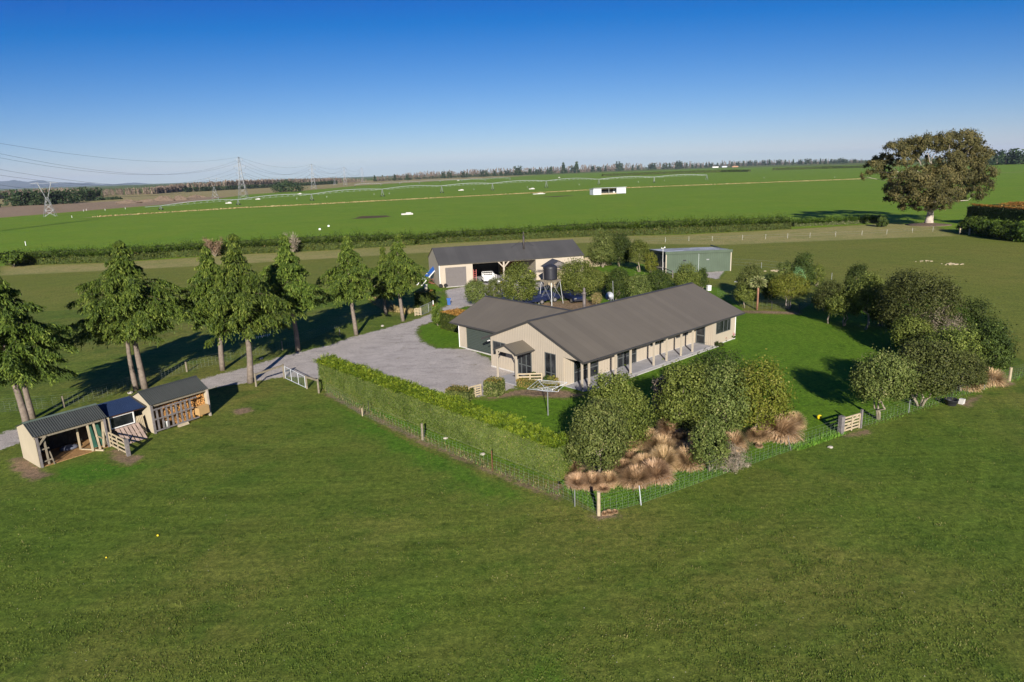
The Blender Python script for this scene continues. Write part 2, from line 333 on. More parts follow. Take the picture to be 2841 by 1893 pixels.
LS = {
 'olive': leafmat('olive_leaves', [(0, (.014, .022, .004)), (.42, (.070, .084, .016)), (.8, (.145, .155, .038)), (1, (.25, .25, .09))]),
 'grey': leafmat('grey_green_leaves', [(0, (.018, .026, .008)), (.45, (.072, .086, .022)), (.82, (.140, .146, .050)), (1, (.24, .22, .11))]),
 'lime': leafmat('yellow_green_leaves', [(0, (.025, .035, .005)), (.4, (.095, .104, .012)), (.8, (.17, .165, .03)), (1, (.26, .24, .07))]),
 'shade': leafmat('shade_darkened_leaves', [(0, (.010, .013, .004)), (.45, (.042, .047, .012)), (.82, (.088, .090, .028)), (1, (.17, .155, .075))]),  # grey leaf tones darkened to paint vignette and crown shade into right belt
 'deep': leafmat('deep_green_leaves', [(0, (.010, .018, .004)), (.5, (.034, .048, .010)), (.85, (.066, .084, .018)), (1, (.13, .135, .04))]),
 'mint': leafmat('pale_mint_leaves', [(0, (.05, .09, .04)), (.6, (.13, .22, .11)), (1, (.22, .32, .18))]),
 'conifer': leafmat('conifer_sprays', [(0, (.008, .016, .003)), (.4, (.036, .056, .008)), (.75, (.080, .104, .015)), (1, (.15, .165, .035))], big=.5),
 'hedgetop': leafmat('fresh_hedge_fronds', [(0, (.018, .035, .003)), (.4, (.065, .098, .006)), (.8, (.135, .165, .010)), (1, (.24, .25, .03))]),
 'hedgeface': leafmat('clipped_hedge_face', [(0, (.016, .032, .004)), (.5, (.070, .096, .014)), (.85, (.125, .145, .030)), (1, (.21, .19, .07))], hue=0),
 'hedgefar': leafmat('cypress_hedge_growth', [(0, (.006, .013, .002)), (.5, (.034, .056, .006)), (.85, (.085, .115, .012)), (1, (.15, .16, .03))], big=.15),
 'hedgefarface': leafmat('cypress_hedge_clipped', [(0, (.012, .020, .003)), (.5, (.040, .050, .006)), (.85, (.075, .080, .014)), (1, (.12, .10, .04))], big=.2),
 'boxhedge': leafmat('low_hedge_leaves', [(0, (.05, .055, .01)), (.5, (.15, .14, .03)), (.85, (.26, .20, .05)), (1, (.34, .16, .07))]),
 'orange': leafmat('sunburnt_hedge_top', [(0, (.16, .07, .01)), (.5, (.33, .17, .035)), (1, (.48, .30, .08))]),
 'gum': leafmat('gum_leaves', [(0, (.012, .012, .004)), (.45, (.062, .060, .019)), (.8, (.125, .106, .038)), (1, (.19, .15, .07))], big=.15),
 'tussock': leafmat('tussock_blades', [(0, (.16, .09, .04)), (.4, (.36, .225, .115)), (.8, (.55, .385, .24)), (1, (.70, .53, .36))], hue=.02),
 'tussgreen': leafmat('greenish_tussock_blades', [(0, (.10, .075, .03)), (.4, (.28, .185, .09)), (.8, (.48, .32, .19)), (1, (.60, .44, .29))], hue=.02),
 'rank': leafmat('rank_grass_blades', [(0, (.04, .085, .010)), (.5, (.085, .17, .022)), (.85, (.13, .22, .03)), (1, (.24, .27, .08))], hue=.0),
 'turf': leafmat('pasture_blades', [(0, (.024, .044, .005)), (.45, (.062, .088, .012)), (.75, (.100, .116, .022)), (1, (.22, .19, .08))], hue=0, big=.25),
 'dry': leafmat('dry_grass_blades', [(0, (.12, .10, .03)), (.5, (.26, .20, .09)), (1, (.45, .36, .2))], hue=0),
 'pine': leafmat('distant_pine_needles', [(0, (.008, .016, .008)), (.5, (.020, .034, .015)), (1, (.05, .065, .03))], big=.1),
 'bare': leafmat('bare_poplar_twigs', [(0, (.09, .068, .055)), (.5, (.18, .142, .12)), (1, (.30, .24, .20))], big=.05, hue=0),
 'brownbush': leafmat('bare_brown_twigs', [(0, (.08, .045, .03)), (.5, (.16, .10, .065)), (1, (.33, .22, .16))]),
 'greytwig': leafmat('bare_grey_twigs', [(0, (.12, .09, .07)), (.5, (.24, .20, .16)), (1, (.36, .32, .27))]),
 'palm': leafmat('cabbage_tree_blades', [(0, (.05, .06, .02)), (.5, (.16, .18, .07)), (1, (.34, .33, .18))]),
 'flower': leafmat('pink_flowers', [(0, (.45, .10, .14)), (.6, (.65, .25, .30)), (1, (.8, .6, .6))]),
}
# ---------------------------------------------------------------- ground
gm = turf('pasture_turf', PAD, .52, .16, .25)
o = MB(); ring = [0, 40, 120, 300, 800, 2500, 8000, 27000]; NS = 48
vs = [(0, 0, 0)]; fs = []
for r_ in ring[1:]:
    for k in range(NS): vs.append((r_*math.cos(2*math.pi*k/NS), r_*math.sin(2*math.pi*k/NS), 0))
for k in range(NS): fs.append((0, 1+k, 1+(k+1) % NS))
for i in range(len(ring)-2):
    for k in range(NS): a = 1+i*NS; fs.append((a+k, a+NS+k, a+NS+(k+1) % NS, a+(k+1) % NS))
g = o.add(vs, fs).build('ground', gm); g['kind'] = 'structure'
def G(L): return [gp(*q)[:2] for q in L]
FAR = ((.142, .238, .018), (.172, .248, .022), (.118, .208, .015), (.26, .26, .06))
farm = turf('bright_far_pasture', FAR, .22, .17, .1, .4, .1)
midm = turf('dull_mid_paddock', ((.150, .172, .032), (.178, .180, .038), (.128, .158, .026), (.31, .26, .10)), .42, .1, .2)
tanm = turf('dry_stubble', ((.30, .25, .11), (.35, .28, .14), (.24, .22, .08), (.42, .33, .18)), .6, .15, .1)
brownm = turf('fallow_brown_ground', ((.28, .205, .135), (.33, .24, .16), (.24, .17, .11), (.40, .30, .2)), .6, .2, .05)
HEDGE2 = [(-260, 752), (11, 738), (306, 729), (669, 706), (900, 695), (1240, 674), (1622, 657), (1900, 651), (2196, 636), (2448, 620), (2576, 624), (2680, 650), (2850, 672), (3100, 690)]
flat('mid_paddock', [(-900, 905), (0, 869), (700, 840), (1250, 790), (1950, 790), (2300, 800), (2841, 1000), (3300, 1010)]+[(x, y+4) for x, y in HEDGE2[::-1]], .004, midm)
flat('far_pasture', HEDGE2+[(3300, 452), (2841, 456), (2400, 458), (1990, 467), (1500, 486), (1212, 503), (1000, 515), (838, 530), (691, 540), (500, 565), (319, 579), (0, 605), (-500, 632)], .02, farm)
flat('stubble_paddock', [(-500, 632), (0, 605), (319, 579), (500, 565), (691, 540), (838, 530), (1000, 515), (1212, 503), (1500, 486), (1212, 494), (1000, 502), (600, 518), (430, 535), (283, 543), (0, 553), (-500, 585)], .05, tanm)
flat('fallow_field', [(-500, 631), (0, 604), (319, 578), (500, 564), (640, 546), (560, 547), (430, 556), (319, 559), (127, 568), (0, 575), (-500, 600)], .10, brownm)
# dry margin in front of the long hedge
drym = blend_mat('dry_margin', lambda t: grass_col(t, (.27, .25, .09), (.33, .28, .115), (.19, .215, .055), (.43, .35, .17), .6), 2.2, ((.150, .172, .032), (.178, .180, .038), (.128, .158, .026), (.31, .26, .10)), .42, .35, 3.0)
top = [(x, y+1) for x, y in HEDGE2[1:11]]
sheet('dry_grass_margin', [G(top+[(2650, 655), (2440, 662), (2200, 672), (2000, 680), (1620, 674), (1200, 700), (1000, 712), (825, 722), (620, 735), (400, 746), (0, 765)])], .012, drym, 1.6, 2.5)
# dry fence line across the far pasture
L1 = [(230, 605), (261, 603), (500, 588), (680, 577), (840, 569.5), (1000, 561), (1212, 550), (1404, 540), (1638, 528), (1740, 522), (2000, 512), (2396, 497), (2760, 481), (2900, 474)]
def ribbon(px, wd):
    P = [gp(*q)[:2] for q in px]; up = []; dn = []
    for i, q in enumerate(P):
        d = P[min(i+1, len(P)-1)]-P[max(i-1, 0)]; d = d/np.linalg.norm(d); n = np.array([-d[1], d[0]])*wd/2; up.append(q+n); dn.append(q-n)
    return up+dn[::-1]
tanl = blend_mat('dry_fence_line', lambda t: grass_col(t, (.28, .24, .11), (.34, .28, .15), (.18, .20, .06), (.42, .34, .2), .6), 4.6, FAR, .18, .12, 1.2)
sheet('dry_fence_line_strip', [ribbon(L1, 5)], .03, tanl, 3.0, 3.5)
farblend = lambda c: (lambda t: grass_col(t, *c))
mudm = blend_mat('muddy_patch', lambda t: grass_col(t, (.10, .065, .035), (.12, .08, .045), (.08, .08, .03), (.17, .12, .08), .5), 3.0, FAR, .18, .2, 2.0)
sheet('muddy_patch', [G([(978, 608), (1000, 600), (1075, 598), (1085, 602), (1030, 606)]), G([(1490, 547), (1570, 543), (1600, 543), (1540, 547)])], .03, mudm, 1.5, 3)
# lawn
LAWN = ((.088, .172, .010), (.106, .184, .014), (.070, .150, .008), (.17, .20, .04))
def lawncol(t):
    c, h = grass_col(t, *LAWN, .16)
    p = t.pos(); wv = t.n('ShaderNodeTexWave', wave_type='RINGS', rings_direction='Z'); t.L.new(t.vmap(p, (1, 1, 1), loc=(-17, -66, 0)), wv.inputs[0])
    wv.inputs['Scale'].default_value = .28; wv.inputs['Distortion'].default_value = 14; wv.inputs['Detail'].default_value = 2; wv.inputs['Detail Scale'].default_value = .25
    return t.mix(1.0, c, t.ramp(wv.outputs['Fac'], [(0, (.95, .95, .95)), (1, (1.05, 1.05, 1.05))]), 'MULTIPLY'), h
lawnm = blend_mat('mown_lawn', lawncol, .5)
fence_px = [(1550, 1334), (1660, 1431), (1775, 1400), (2047, 1303), (2197, 1250), (2336, 1204), (2385, 1190), (2570, 1131), (2800, 1058), (2900, 1025)]
lawn_poly = G([(880, 1068), (1175, 1212), (1550, 1340), (1660, 1425), (1775, 1394), (2047, 1297), (2197, 1245), (2336, 1199), (2570, 1126), (2800, 1052), (2790, 950), (2640, 830), (2380, 810), (2270, 832), (2215, 866), (2065, 862), (2000, 800), (1930, 790), (1700, 800), (1560, 960), (1440, 1080), (1390, 1110), (1335, 1112), (1200, 1090), (1050, 1040)])
sheet('lawn', [lawn_poly], .008, lawnm, .5)
sheet('lawn', [G([(1152, 925), (1162, 905), (1205, 880), (1215, 840), (1235, 808), (1165, 812), (1175, 770), (1215, 800), (1290, 805), (1293, 838), (1300, 860), (1285, 960), (1272, 967), (1211, 967), (1170, 950)]), G([(1640, 738), (1690, 722), (1800, 735), (1830, 760), (1700, 770)])], .008, lawnm, .4)
brightm = blend_mat('bright_grass_patch', lambda t: grass_col(t, (.070, .158, .013), (.086, .164, .017), (.056, .140, .012), (.17, .18, .04), .4), 4.0, PAD, .52, .4, 2.6)
sheet('bright_grass_patch', [G([(150, 1330), (110, 1312), (320, 1265), (420, 1290), (340, 1330), (220, 1345)]), G([(930, 1110), (1050, 1150), (1200, 1240), (1350, 1320), (1480, 1380), (1400, 1390), (1200, 1310), (1050, 1230)]), G([(1420, 1840), (1500, 1830), (1530, 1870), (1400, 1880)])], .004, brightm, .5, 1.8)
# gravel
def gravcol(t):
    p = t.pos(); a = t.noise(p, 14, 4, .8); b_ = t.noise(p, .5, 5, .7, .4); c_ = t.noise(p, 38, 2, .8)
    col = t.mix(t.step(b_, .35, .7), (.44, .395, .36), (.53, .48, .44))
    col = t.mix(1.0, col, t.ramp(t.math('ADD', t.math('MULTIPLY', a, .6), t.math('MULTIPLY', c_, .4)), [(.36, (.45, .45, .47)), (.5, (.92, .92, .92)), (.62, (1.5, 1.48, 1.45))]), 'MULTIPLY')
    dk = t.noise(t.vmap(p, (.5, 1.6, 1), (0, 0, .5)), .55, 6, .75, .6); col = t.mix(t.math('MULTIPLY', t.step(dk, .50, .66), .42), col, (.22, .20, .19))
    col = t.mix(t.math('MULTIPLY', t.step(t.noise(p, 5.5, 3, .8), .62, .70), .5), col, (.16, .15, .13))
    g_ = t.math('MULTIPLY', t.step(t.noise(p, 1.3, 6, .78, .5), .57, .68), .65)
    return t.mix(g_, col, (.13, .13, .06)), t.math('ADD', a, c_)
gravm = blend_mat('grey_gravel', gravcol, 1.7, PAD, .55, 1.5, .35)
drive = [(-420, 1320), (0, 1204), (130, 1165), (400, 1095), (560, 1053), (692, 1017), (808, 983), (910, 960), (978, 936), (1080, 909), (1148, 890), (1203, 868), (1250, 845), (1236, 806), (1320, 790), (1420, 800), (1440, 840), (1330, 850), (1290, 850), (1250, 868), (1220, 886), (1160, 906), (1152, 925), (1170, 950), (1211, 968), (1300, 968), (1390, 1015), (1440, 1040), (1425, 1078), (1395, 1088), (1338, 1100), (1251, 1104), (1120, 1075), (1000, 1042), (880, 1050), (790, 1045), (700, 1060), (585, 1078), (400, 1130), (130, 1205), (0, 1248), (-420, 1380)]
sheet('driveway', [G(drive)], .016, gravm, .4)
sheet('track', [G([(1232, 806), (1320, 786), (1560, 780), (1600, 790), (1420, 815), (1360, 818), (1300, 815)]), G([(1945, 757), (2010, 752), (1990, 775), (1960, 770)])], .014, gravm, .5)
dirtm = blend_mat('bare_dirt', lambda t: grass_col(t, (.22, .15, .095), (.26, .18, .12), (.15, .12, .06), (.34, .26, .18), .6), 1.1, PAD, .55, 1.1, .5)
strip = ribbon([(905, 1092), (960, 1120), (1040, 1160), (1170, 1226), (1366, 1308), (1440, 1340), (1560, 1384)], .4)
straw = solid('straw_litter', (.34, .20, .09), .95, .05, var=.35, scale=9, bump=.8)
sheet('bare_dirt', [strip, G([(25, 1275), (65, 1268), (110, 1305), (140, 1320), (90, 1335), (40, 1310)]), G([(300, 1248), (330, 1245), (372, 1265), (395, 1268), (360, 1290), (320, 1280)]), G([(1560, 1342), (1545, 1365), (1520, 1352)]), G([(640, 1140), (690, 1128), (700, 1140), (660, 1152)]), G([(1335, 1100), (1440, 1082), (1570, 1085), (1620, 1098), (1560, 1104), (1430, 1097), (1370, 1108)]),
  G([(1640, 1432), (1700, 1425), (1720, 1436), (1660, 1440)]), G([(2650, 1118), (2720, 1098), (2690, 1130)]), G([(2740, 1060), (2800, 1055), (2810, 1068), (2760, 1075)]), G([(2340, 1212), (2400, 1192), (2420, 1198), (2380, 1212)]), G([(2040, 868), (2210, 872), (2215, 866), (2070, 862)])], .012, dirtm, .3)
sheet('garden_bed', [G([(1560, 1330), (1640, 1380), (1800, 1340), (1900, 1310), (2000, 1280), (2080, 1250), (2120, 1190), (2050, 1180), (1900, 1160), (1760, 1170), (1600, 1290)])], .012, blend_mat('rank_bed_soil', lambda t: grass_col(t, (.08, .10, .03), (.16, .12, .07), (.05, .11, .02), (.27, .2, .13), .6), 1.4, LAWN, .2, .8), .4)
sheet('orange_dirt', [G([(1500, 842), (1560, 835), (1625, 830), (1660, 845), (1640, 860), (1520, 860)])], .012, dirtm, .4)
# ================================================================ farmhouse
def wall_x(m, x0, x1, z0, z1, y, th, ops):
    """wall along local x at y (outer face), thickness th to +y, openings (xa,xb,za,zb)"""
    xs = sorted({x0, x1, *[q for o_ in ops for q in o_[:2]]}); zs = sorted({z0, z1, *[q for o_ in ops for q in o_[2:]]})
    for a, b in zip(xs, xs[1:]):
        run = None
        for c, d in list(zip(zs, zs[1:]))+[(None, None)]:
            solid_ = c is not None and not any(o_[0] <= a+1e-6 and o_[1] >= b-1e-6 and o_[2] <= c+1e-6 and o_[3] >= d-1e-6 for o_ in ops)
            if solid_: run = [run[0] if run else c, d]
            elif run: m.box((a, y, run[0]), (b, y+th, run[1])); run = None
def wall_y(m, y0, y1, z0, z1, x, th, ops):
    q = MB(); wall_x(q, y0, y1, z0, z1, 0, th, ops); m.add([(x+v[1], v[0], v[2]) for v in q.v], q.f)
def window_x(par, xa, xb, za, zb, y, mull=(), trans=(), name='window', fr=.06, dep=.07, out=.025, ax='x', gl=None):
    """framed window in a wall whose outer face is at y and whose outside is -y (ax x) or +x (ax y: y is x position)"""
    m = MB(); e = y-out; i = y+dep
    m.box((xa, e, za), (xa+fr, i, zb)); m.box((xb-fr, e, za), (xb, i, zb)); m.box((xa+fr, e, zb-fr), (xb-fr, i, zb)); m.box((xa+fr, e, za), (xb-fr, i, za+fr))
    for q in mull: m.box((q-fr/2, e+.006, za+fr), (q+fr/2, i-.004, zb-fr))
    for (a, b, zq) in trans: m.box((a, e+.010, zq-fr/2), (b, i-.006, zq+fr/2))
    p = MB(); p.box((xa+fr, y+.02, za+fr), (xb-fr, y+.03, zb-fr))
    if ax == 'y':
        for k in (m, p): k.v = [(2*y-v[1], v[0], v[2]) for v in k.v]
    w_ = m.build(name, frame, par); p.build('pane', gl or glass, w_); return w_
HO = (-1.906, 58.904, 0); HR = .7366-math.pi/2
H = thing('farmhouse', 'long cream corrugated steel farmhouse with a brown grey gable roof and a post verandah', 'house', HO, HR)
SL = .3985; RU, RZ = 4.963, 4.912; UL, UR = -1.05, 11.086; V0, V1 = -.11, 24.0
zr = lambda u: RZ-SL*abs(u-RU)
T = .05
FW = [(.31, 2.0, 1.25, 2.45), (3.5, 5.2, .06, 2.25), (6.78, 8.02, .3, 2.53)]
def f(m):
    wall_x(m, 0, 8.83, 0, 2.55, 0, .12, FW)
    m.prism([(0, 0, 2.55), (8.83, 0, 2.55), (8.83, 0, zr(8.83)-T), (RU, 0, RZ-T), (0, 0, zr(0)-T)], (0, .12, 0))
part('gable_wall', cream, H, f)
def f(m):
    m.box((8.95, 18.58, .02), (9.08, 18.70, 2.60)); m.box((10.10, 18.58, .02), (10.83, 18.70, 2.48)); m.box((9.08, 18.58, 2.08), (10.10, 18.70, 2.50))
part('recess_wall', cream, H, f)
def f(m):
    m.prism([(0.12, 22.51, 0), (10.83, 22.51, 0), (10.83, 22.51, zr(10.83)-T), (RU, 22.51, RZ-T), (.12, 22.51, zr(.12)-T)], (0, .12, 0))
part('rear_wall', cream, H, f); part('soffit_infill', cream, H, lambda m: m.prism([(8.85, .02, 2.42), (10.66, .02, 2.42), (10.66, .02, zr(10.66)-T-.01), (8.85, .02, zr(8.85)-T-.01)], (0, .04, 0)))
SW = [(1.10, 4.15, .05, 2.05), (6.65, 9.33, .05, 2.05), (11.37, 13.41, 1.07, 2.0), (15.40, 17.38, 1.07, 2.0)]
def f(m):
    wall_y(m, .12, 18.70, 0, 2.3, 8.83, .12, SW); m.box((8.83, .12, 2.3), (8.95, 18.70, 3.28))
    wall_y(m, 18.58, 22.63, 0, 2.46, 10.83, .12, [(19.08, 21.69, 1.09, 2.28)])
    m.box((0, .12, 0), (.12, 22.63, 2.86))
part('side_wall', cream_v, H, f)
def f(m):
    m.box((-.02, -.03, 0), (3.0, 0, .12)); m.box((5.4, -.03, 0), (8.85, 0, .10)); m.box((8.95, .1, 0), (8.975, 18.5, .10)); m.box((10.95, 18.6, 0), (10.975, 22.65, .1))
part('footing', concpale, H, f)
# main roof
def slope(m, pts, off=(0, 0, -T)): m.prism(pts, off)
def f(m):
    slope(m, [(UL, V0, zr(UL)), (RU, V0, RZ), (RU, V1, RZ), (UL, V1, zr(UL))])
    slope(m, [(UR, V0, zr(UR)), (UR, V1, zr(UR)), (RU, V1, RZ), (RU, V0, RZ)])
rf = part('roof', roofm, H, f)
def f(m): m.prism([(RU-.22, V0-.01, RZ-.05), (RU, V0-.01, RZ+.035), (RU+.22, V0-.01, RZ-.05)], (0, V1-V0+.02, 0))
part('ridge_cap', fascia, rf, f)
def f(m):   # barge boards
    for va, vb in (VV,):
        m.prism([(UL, va, zr(UL)+.01), (RU, va, RZ+.01), (RU, va, RZ-.19), (UL, va, zr(UL)-.19)], (0, vb-va, 0))
        m.prism([(RU, va, RZ+.01), (UR, va, zr(UR)+.01), (UR, va, zr(UR)-.19), (RU, va, RZ-.19)], (0, vb-va, 0))
VV = (V0-.035, V0-.003); part('barge_board', fascia, rf, f); VV = (V1+.003, V1+.035); part('barge_board', fascia, rf, f)
def gut(x0, y0, x1, y1, z): return lambda m: m.box((min(x0, x1), min(y0, y1), z-.13), (max(x0, x1), max(y0, y1), z-.01))
part('gutter', fascia, rf, gut(UR+.003, V0, UR+.12, V1, zr(UR)))
part('gutter', fascia, rf, gut(UL-.12, V0, UL-.003, 2.3, zr(UL)))
def f(m): m.box((8.97, .12, 2.36), (10.66, 18.55, 2.38))
part('verandah_ceiling', creamflat, H, f)
def f(m): m.box((10.68, .0, 2.17), (10.82, 18.5, 2.34))
part('verandah_beam', creamflat, H, f)
# garage wing
GL, GE, GR_, GZ = -9.0, 2.382, 7.26, 2.443; gz = lambda v: GZ+SL*(v-GE) if v <= GR_ else GZ+SL*(2*GR_-GE-v)
GB = 2*GR_-GE
def f(m):
    slope(m, [(GL, GE, GZ), (UL-.14, GE, GZ), (3.6, GR_, gz(GR_)), (GL, GR_, gz(GR_))])
    slope(m, [(GL, GR_, gz(GR_)), (3.6, GR_, gz(GR_)), (UL-.14, GB, GZ), (GL, GB, GZ)])
    slope(m, [(2.0, 8.6, 3.93), (3.7, 8.6, 4.40), (3.9, 12.6, 4.42), (2.0, 12.6, 3.75)], (0, 0, -.3))
gr = part('garage_roof', roofmx, H, f)
def f(m):
    for u0, u1 in ((GL-.035, GL-.003),):
        m.prism([(u0, GE, GZ+.01), (u0, GR_, gz(GR_)+.01), (u0, GR_, gz(GR_)-.18), (u0, GE, GZ-.18)], (u1-u0, 0, 0)); m.prism([(u0, GR_, gz(GR_)+.01), (u0, GB, GZ+.01), (u0, GB, GZ-.18), (u0, GR_, gz(GR_)-.18)], (u1-u0, 0, 0))
part('barge_board', fascia, gr, f); part('gutter', fascia, gr, gut(GL, GE-.12, UL-.16, GE-.003, GZ))
def f(m): m.prism([(GL, GR_-.2, gz(GR_)-.04), (GL, GR_, gz(GR_)+.03), (GL, GR_+.2, gz(GR_)-.04)], (12.4, 0, 0))
part('ridge_cap', fascia, gr, f)
def f(m):
    wall_x(m, -7.79, -.0, 0, 2.36, 2.543, .12, [(-6.68, -1.75, .1, 2.3)])
    m.box((-7.79, 2.663, 0), (-7.67, 12.0, 2.38)); m.prism([(-7.79, 2.663, 2.38), (-7.79, 12.0, 2.38), (-7.79, GR_, gz(GR_)-T)], (.12, 0, 0)); m.box((-7.67, 11.88, 0), (0, 12, 2.38))
part('garage_wall', cream, H, f)
part('garage_door', rollgreen, H, lambda m: m.box((-6.68, 2.60, .1), (-1.75, 2.64, 2.3)))
def f(m): m.box((-7.8, 2.50, 0), (-6.66, 2.54, .12)); m.box((-6.66, 2.42, 0), (-.02, 2.6, .1))
part('footing', concpale, H, f)
part('downpipe', white, H, lambda m: m.tube([(-7.72, 2.48, 0), (-7.72, 2.48, 2.2), (-8.5, 2.45, 2.34)], .04, 8))
part('downpipe', white, H, lambda m: m.tube([(11.0, 22.55, 0), (11.0, 22.55, 2.35)], .04, 8))
# front windows and doors
window_x(H, *FW[0], 0, mull=(1.33,), trans=((1.33, 1.94, 1.75), (.37, 1.33, 1.62)))
dw = window_x(H, *FW[1], 0, mull=(3.95, 4.55), trans=((3.56, 5.14, .95),), name='entrance_door', fr=.09)
window_x(H, *FW[2], 0, mull=(7.45,), trans=((6.84, 7.96, .86),))
for a, b in (SW[0], SW[1])[:0]: pass
for q in SW[:2]:
    window_x(H, q[0], q[1], q[2], q[3], 8.95, mull=(q[0]+.62*(q[1]-q[0])*1.0, q[0]+.3*(q[1]-q[0])), trans=((q[0]+.06, q[1]-.06, .92),), name='sliding_door', fr=.085, ax='y')
for q in SW[2:]: window_x(H, *q, 8.95, mull=((q[0]+q[1])/2,), ax='y')
window_x(H, 19.08, 21.69, 1.09, 2.28, 10.95, mull=(20.45, 21.2), ax='y')
d2 = window_x(H, 9.08, 10.10, .05, 2.08, 18.58, trans=((9.18, 10.0, .9),), name='glazed_door', fr=.10)
# porch
P = H
def f(m):
    for u in (3.0, 5.35): m.box((u-.06, -1.98, .06), (u+.06, -1.86, 2.42))
part('porch_post', creamflat, H, lambda m: m.box((2.96, -1.98, .02), (3.09, -1.85, 2.45)))
part('porch_post', creamflat, H, lambda m: m.box((5.28, -1.98, .06), (5.41, -1.85, 2.45)))
PRU, PRZ = 4.18, 3.12; pz = lambda u: PRZ-.42*abs(u-PRU)
def f(m):
    slope(m, [(2.83, -2.12, pz(2.83)), (PRU, -2.12, PRZ), (PRU, -.005, PRZ), (2.83, -.005, pz(2.83))]); slope(m, [(PRU, -2.12, PRZ), (5.55, -2.12, pz(5.55)), (5.55, -.005, pz(5.55)), (PRU, -.005, PRZ)])
pr = part('porch_roof', roofm, H, f)
def f(m):
    for va, vb in ((-2.16, -2.123),):
        m.prism([(2.83, va, pz(2.83)+.01), (PRU, va, PRZ+.01), (PRU, va, PRZ-.13), (2.83, va, pz(2.83)-.13)], (0, vb-va, 0)); m.prism([(PRU, va, PRZ+.01), (5.55, va, pz(5.55)+.01), (5.55, va, pz(5.55)-.13), (PRU, va, PRZ-.13)], (0, vb-va, 0))
    m.box((5.553, -2.12, pz(5.55)-.14), (5.63, -.01, pz(5.55)-.02)); m.box((2.75, -2.12, pz(2.83)-.14), (2.827, -.01, pz(2.83)-.02))
part('fascia', fascia, pr, f)
def f(m):
    m.prism([(2.96, -2.0, 2.40), (5.41, -2.0, 2.40), (5.41, -2.0, pz(5.41)-.06), (PRU, -2.0, PRZ-.06), (2.96, -2.0, pz(2.96)-.06)], (0, .035, 0))
    m.bar((3.08, -1.92, 2.0), (3.45, -1.92, 2.42), .07); m.bar((5.29, -1.92, 2.0), (4.92, -1.92, 2.42), .07)
part('porch_gable_board', creamflat, H, f)
part('porch_step', concrete, H, lambda m: m.box((3.1, -2.45, .02), (5.9, -.035, .07)))
part('door_mat', blacksteel, H, lambda m: m.box((3.7, -.9, .072), (4.7, -.3, .085)))
part('verandah_slab', concrete, H, lambda m: m.box((8.98, .06, .0), (10.95, 18.5, .075)))
part('slab_edging', concpale, H, lambda m: m.box((10.953, .4, 0), (11.42, 18.9, .055)))
for k, v in enumerate((.08, .9, 4.20, 6.17, 9.42, 11.33, 13.57, 15.43)):
    part('verandah_post', creamflat, H, lambda m: m.box((10.68, v-.065, .076), (10.82, v+.065, 2.17)))
for (a, b) in ((9.02, 6.2), (9.02, 4.3)):
    part('corner_trim', creamflat, H, lambda m: m.box((8.955, b, .05), (9.0, b+.10, 2.35)))
def f(m): m.tube([(3.12, 9, 3.9), (3.12, 9, 5.55)], .155, 12); m.lathe([(.155, 0), (.20, .02), (.20, .22), (.11, .30), (.11, .62), (.02, .70)], (3.12, 9, 5.55), 12)
part('flue', solid('sooty_steel', (.14, .12, .11), .6, .4, .2, var=.3), H, f, smooth=True)
def f(m):
    m.tube([(3.35, 13, 4.2), (3.25, 13, 6.35)], .025, 6)
part('aerial_mast', galv, H, f)
def f(m):
    for i in range(7): r_ = .42*i/6
    prof = [(.0+.42*i/6, .09*(i/6)**2) for i in range(7)]
    q = MB(); q.lathe([(p_[0]+.001, p_[1]) for p_ in prof], (0, 0, 0), 20)
    rx = Matrix.Rotation(R(82), 3, 'X'); rz = Matrix.Rotation(R(20), 3, 'Z')
    m.add([tuple((rz @ (rx @ Vector(v)))+Vector((2.98, 12.9, 4.85))) for v in q.v], q.f)
    m.bar((2.98, 12.95, 4.8), (3.0, 13.1, 4.15), .05); m.bar((2.98, 12.9, 4.5), (3.15, 12.45, 4.6), .03)
part('satellite_dish', palesteel, H, f, smooth=True)
def f(m):
    m.box((8.96, 4.3, 2.1), (9.05, 4.42, 2.2))
part('wall_lamp', white, H, f); part('wall_lamp', white, H, lambda m: m.box((8.96, 9.6, 2.1), (9.05, 9.72, 2.2)))
part('security_light', white, H, lambda m: (m.box((-.15, -.12, 2.38), (-.02, -.02, 2.46)), m.box((-.35, -.1, 2.30), (-.25, 0, 2.36)), m.bar((-.2, -.06, 2.38), (-.3, -.05, 2.34), .03)))
# ================================================================ corrugated sheet
def corr_sheet(m, p0, p1, p2, p3, n, amp=.022, th=.01):
    """real corrugated sheet: p0->p1 runs across the ribs, p3/p2 the far edge"""
    p0, p1, p2, p3 = [np.array(q, float) for q in (p0, p1, p2, p3)]; nn = np.cross(p1-p0, p3-p0); nn /= np.linalg.norm(nn)
    if nn[2] < 0: nn = -nn
    N = n*4; vs = []
    for i in range(N+1):
        k = i/N; h = amp*math.sin(2*math.pi*k*n)
        a = p0+(p1-p0)*k+nn*h; b = p3+(p2-p3)*k+nn*h; vs += [a, b, a-nn*th, b-nn*th]
    fs = []
    for i in range(N):
        a = i*4; b = a+4; fs += [(a, b, b+1, a+1), (a+2, a+3, b+3, b+2), (a, a+2, b+2, b), (a+1, b+1, b+3, a+3)]
    fs += [(0, 1, 3, 2), (N*4, N*4+2, N*4+3, N*4+1)]
    m.add(vs, fs)
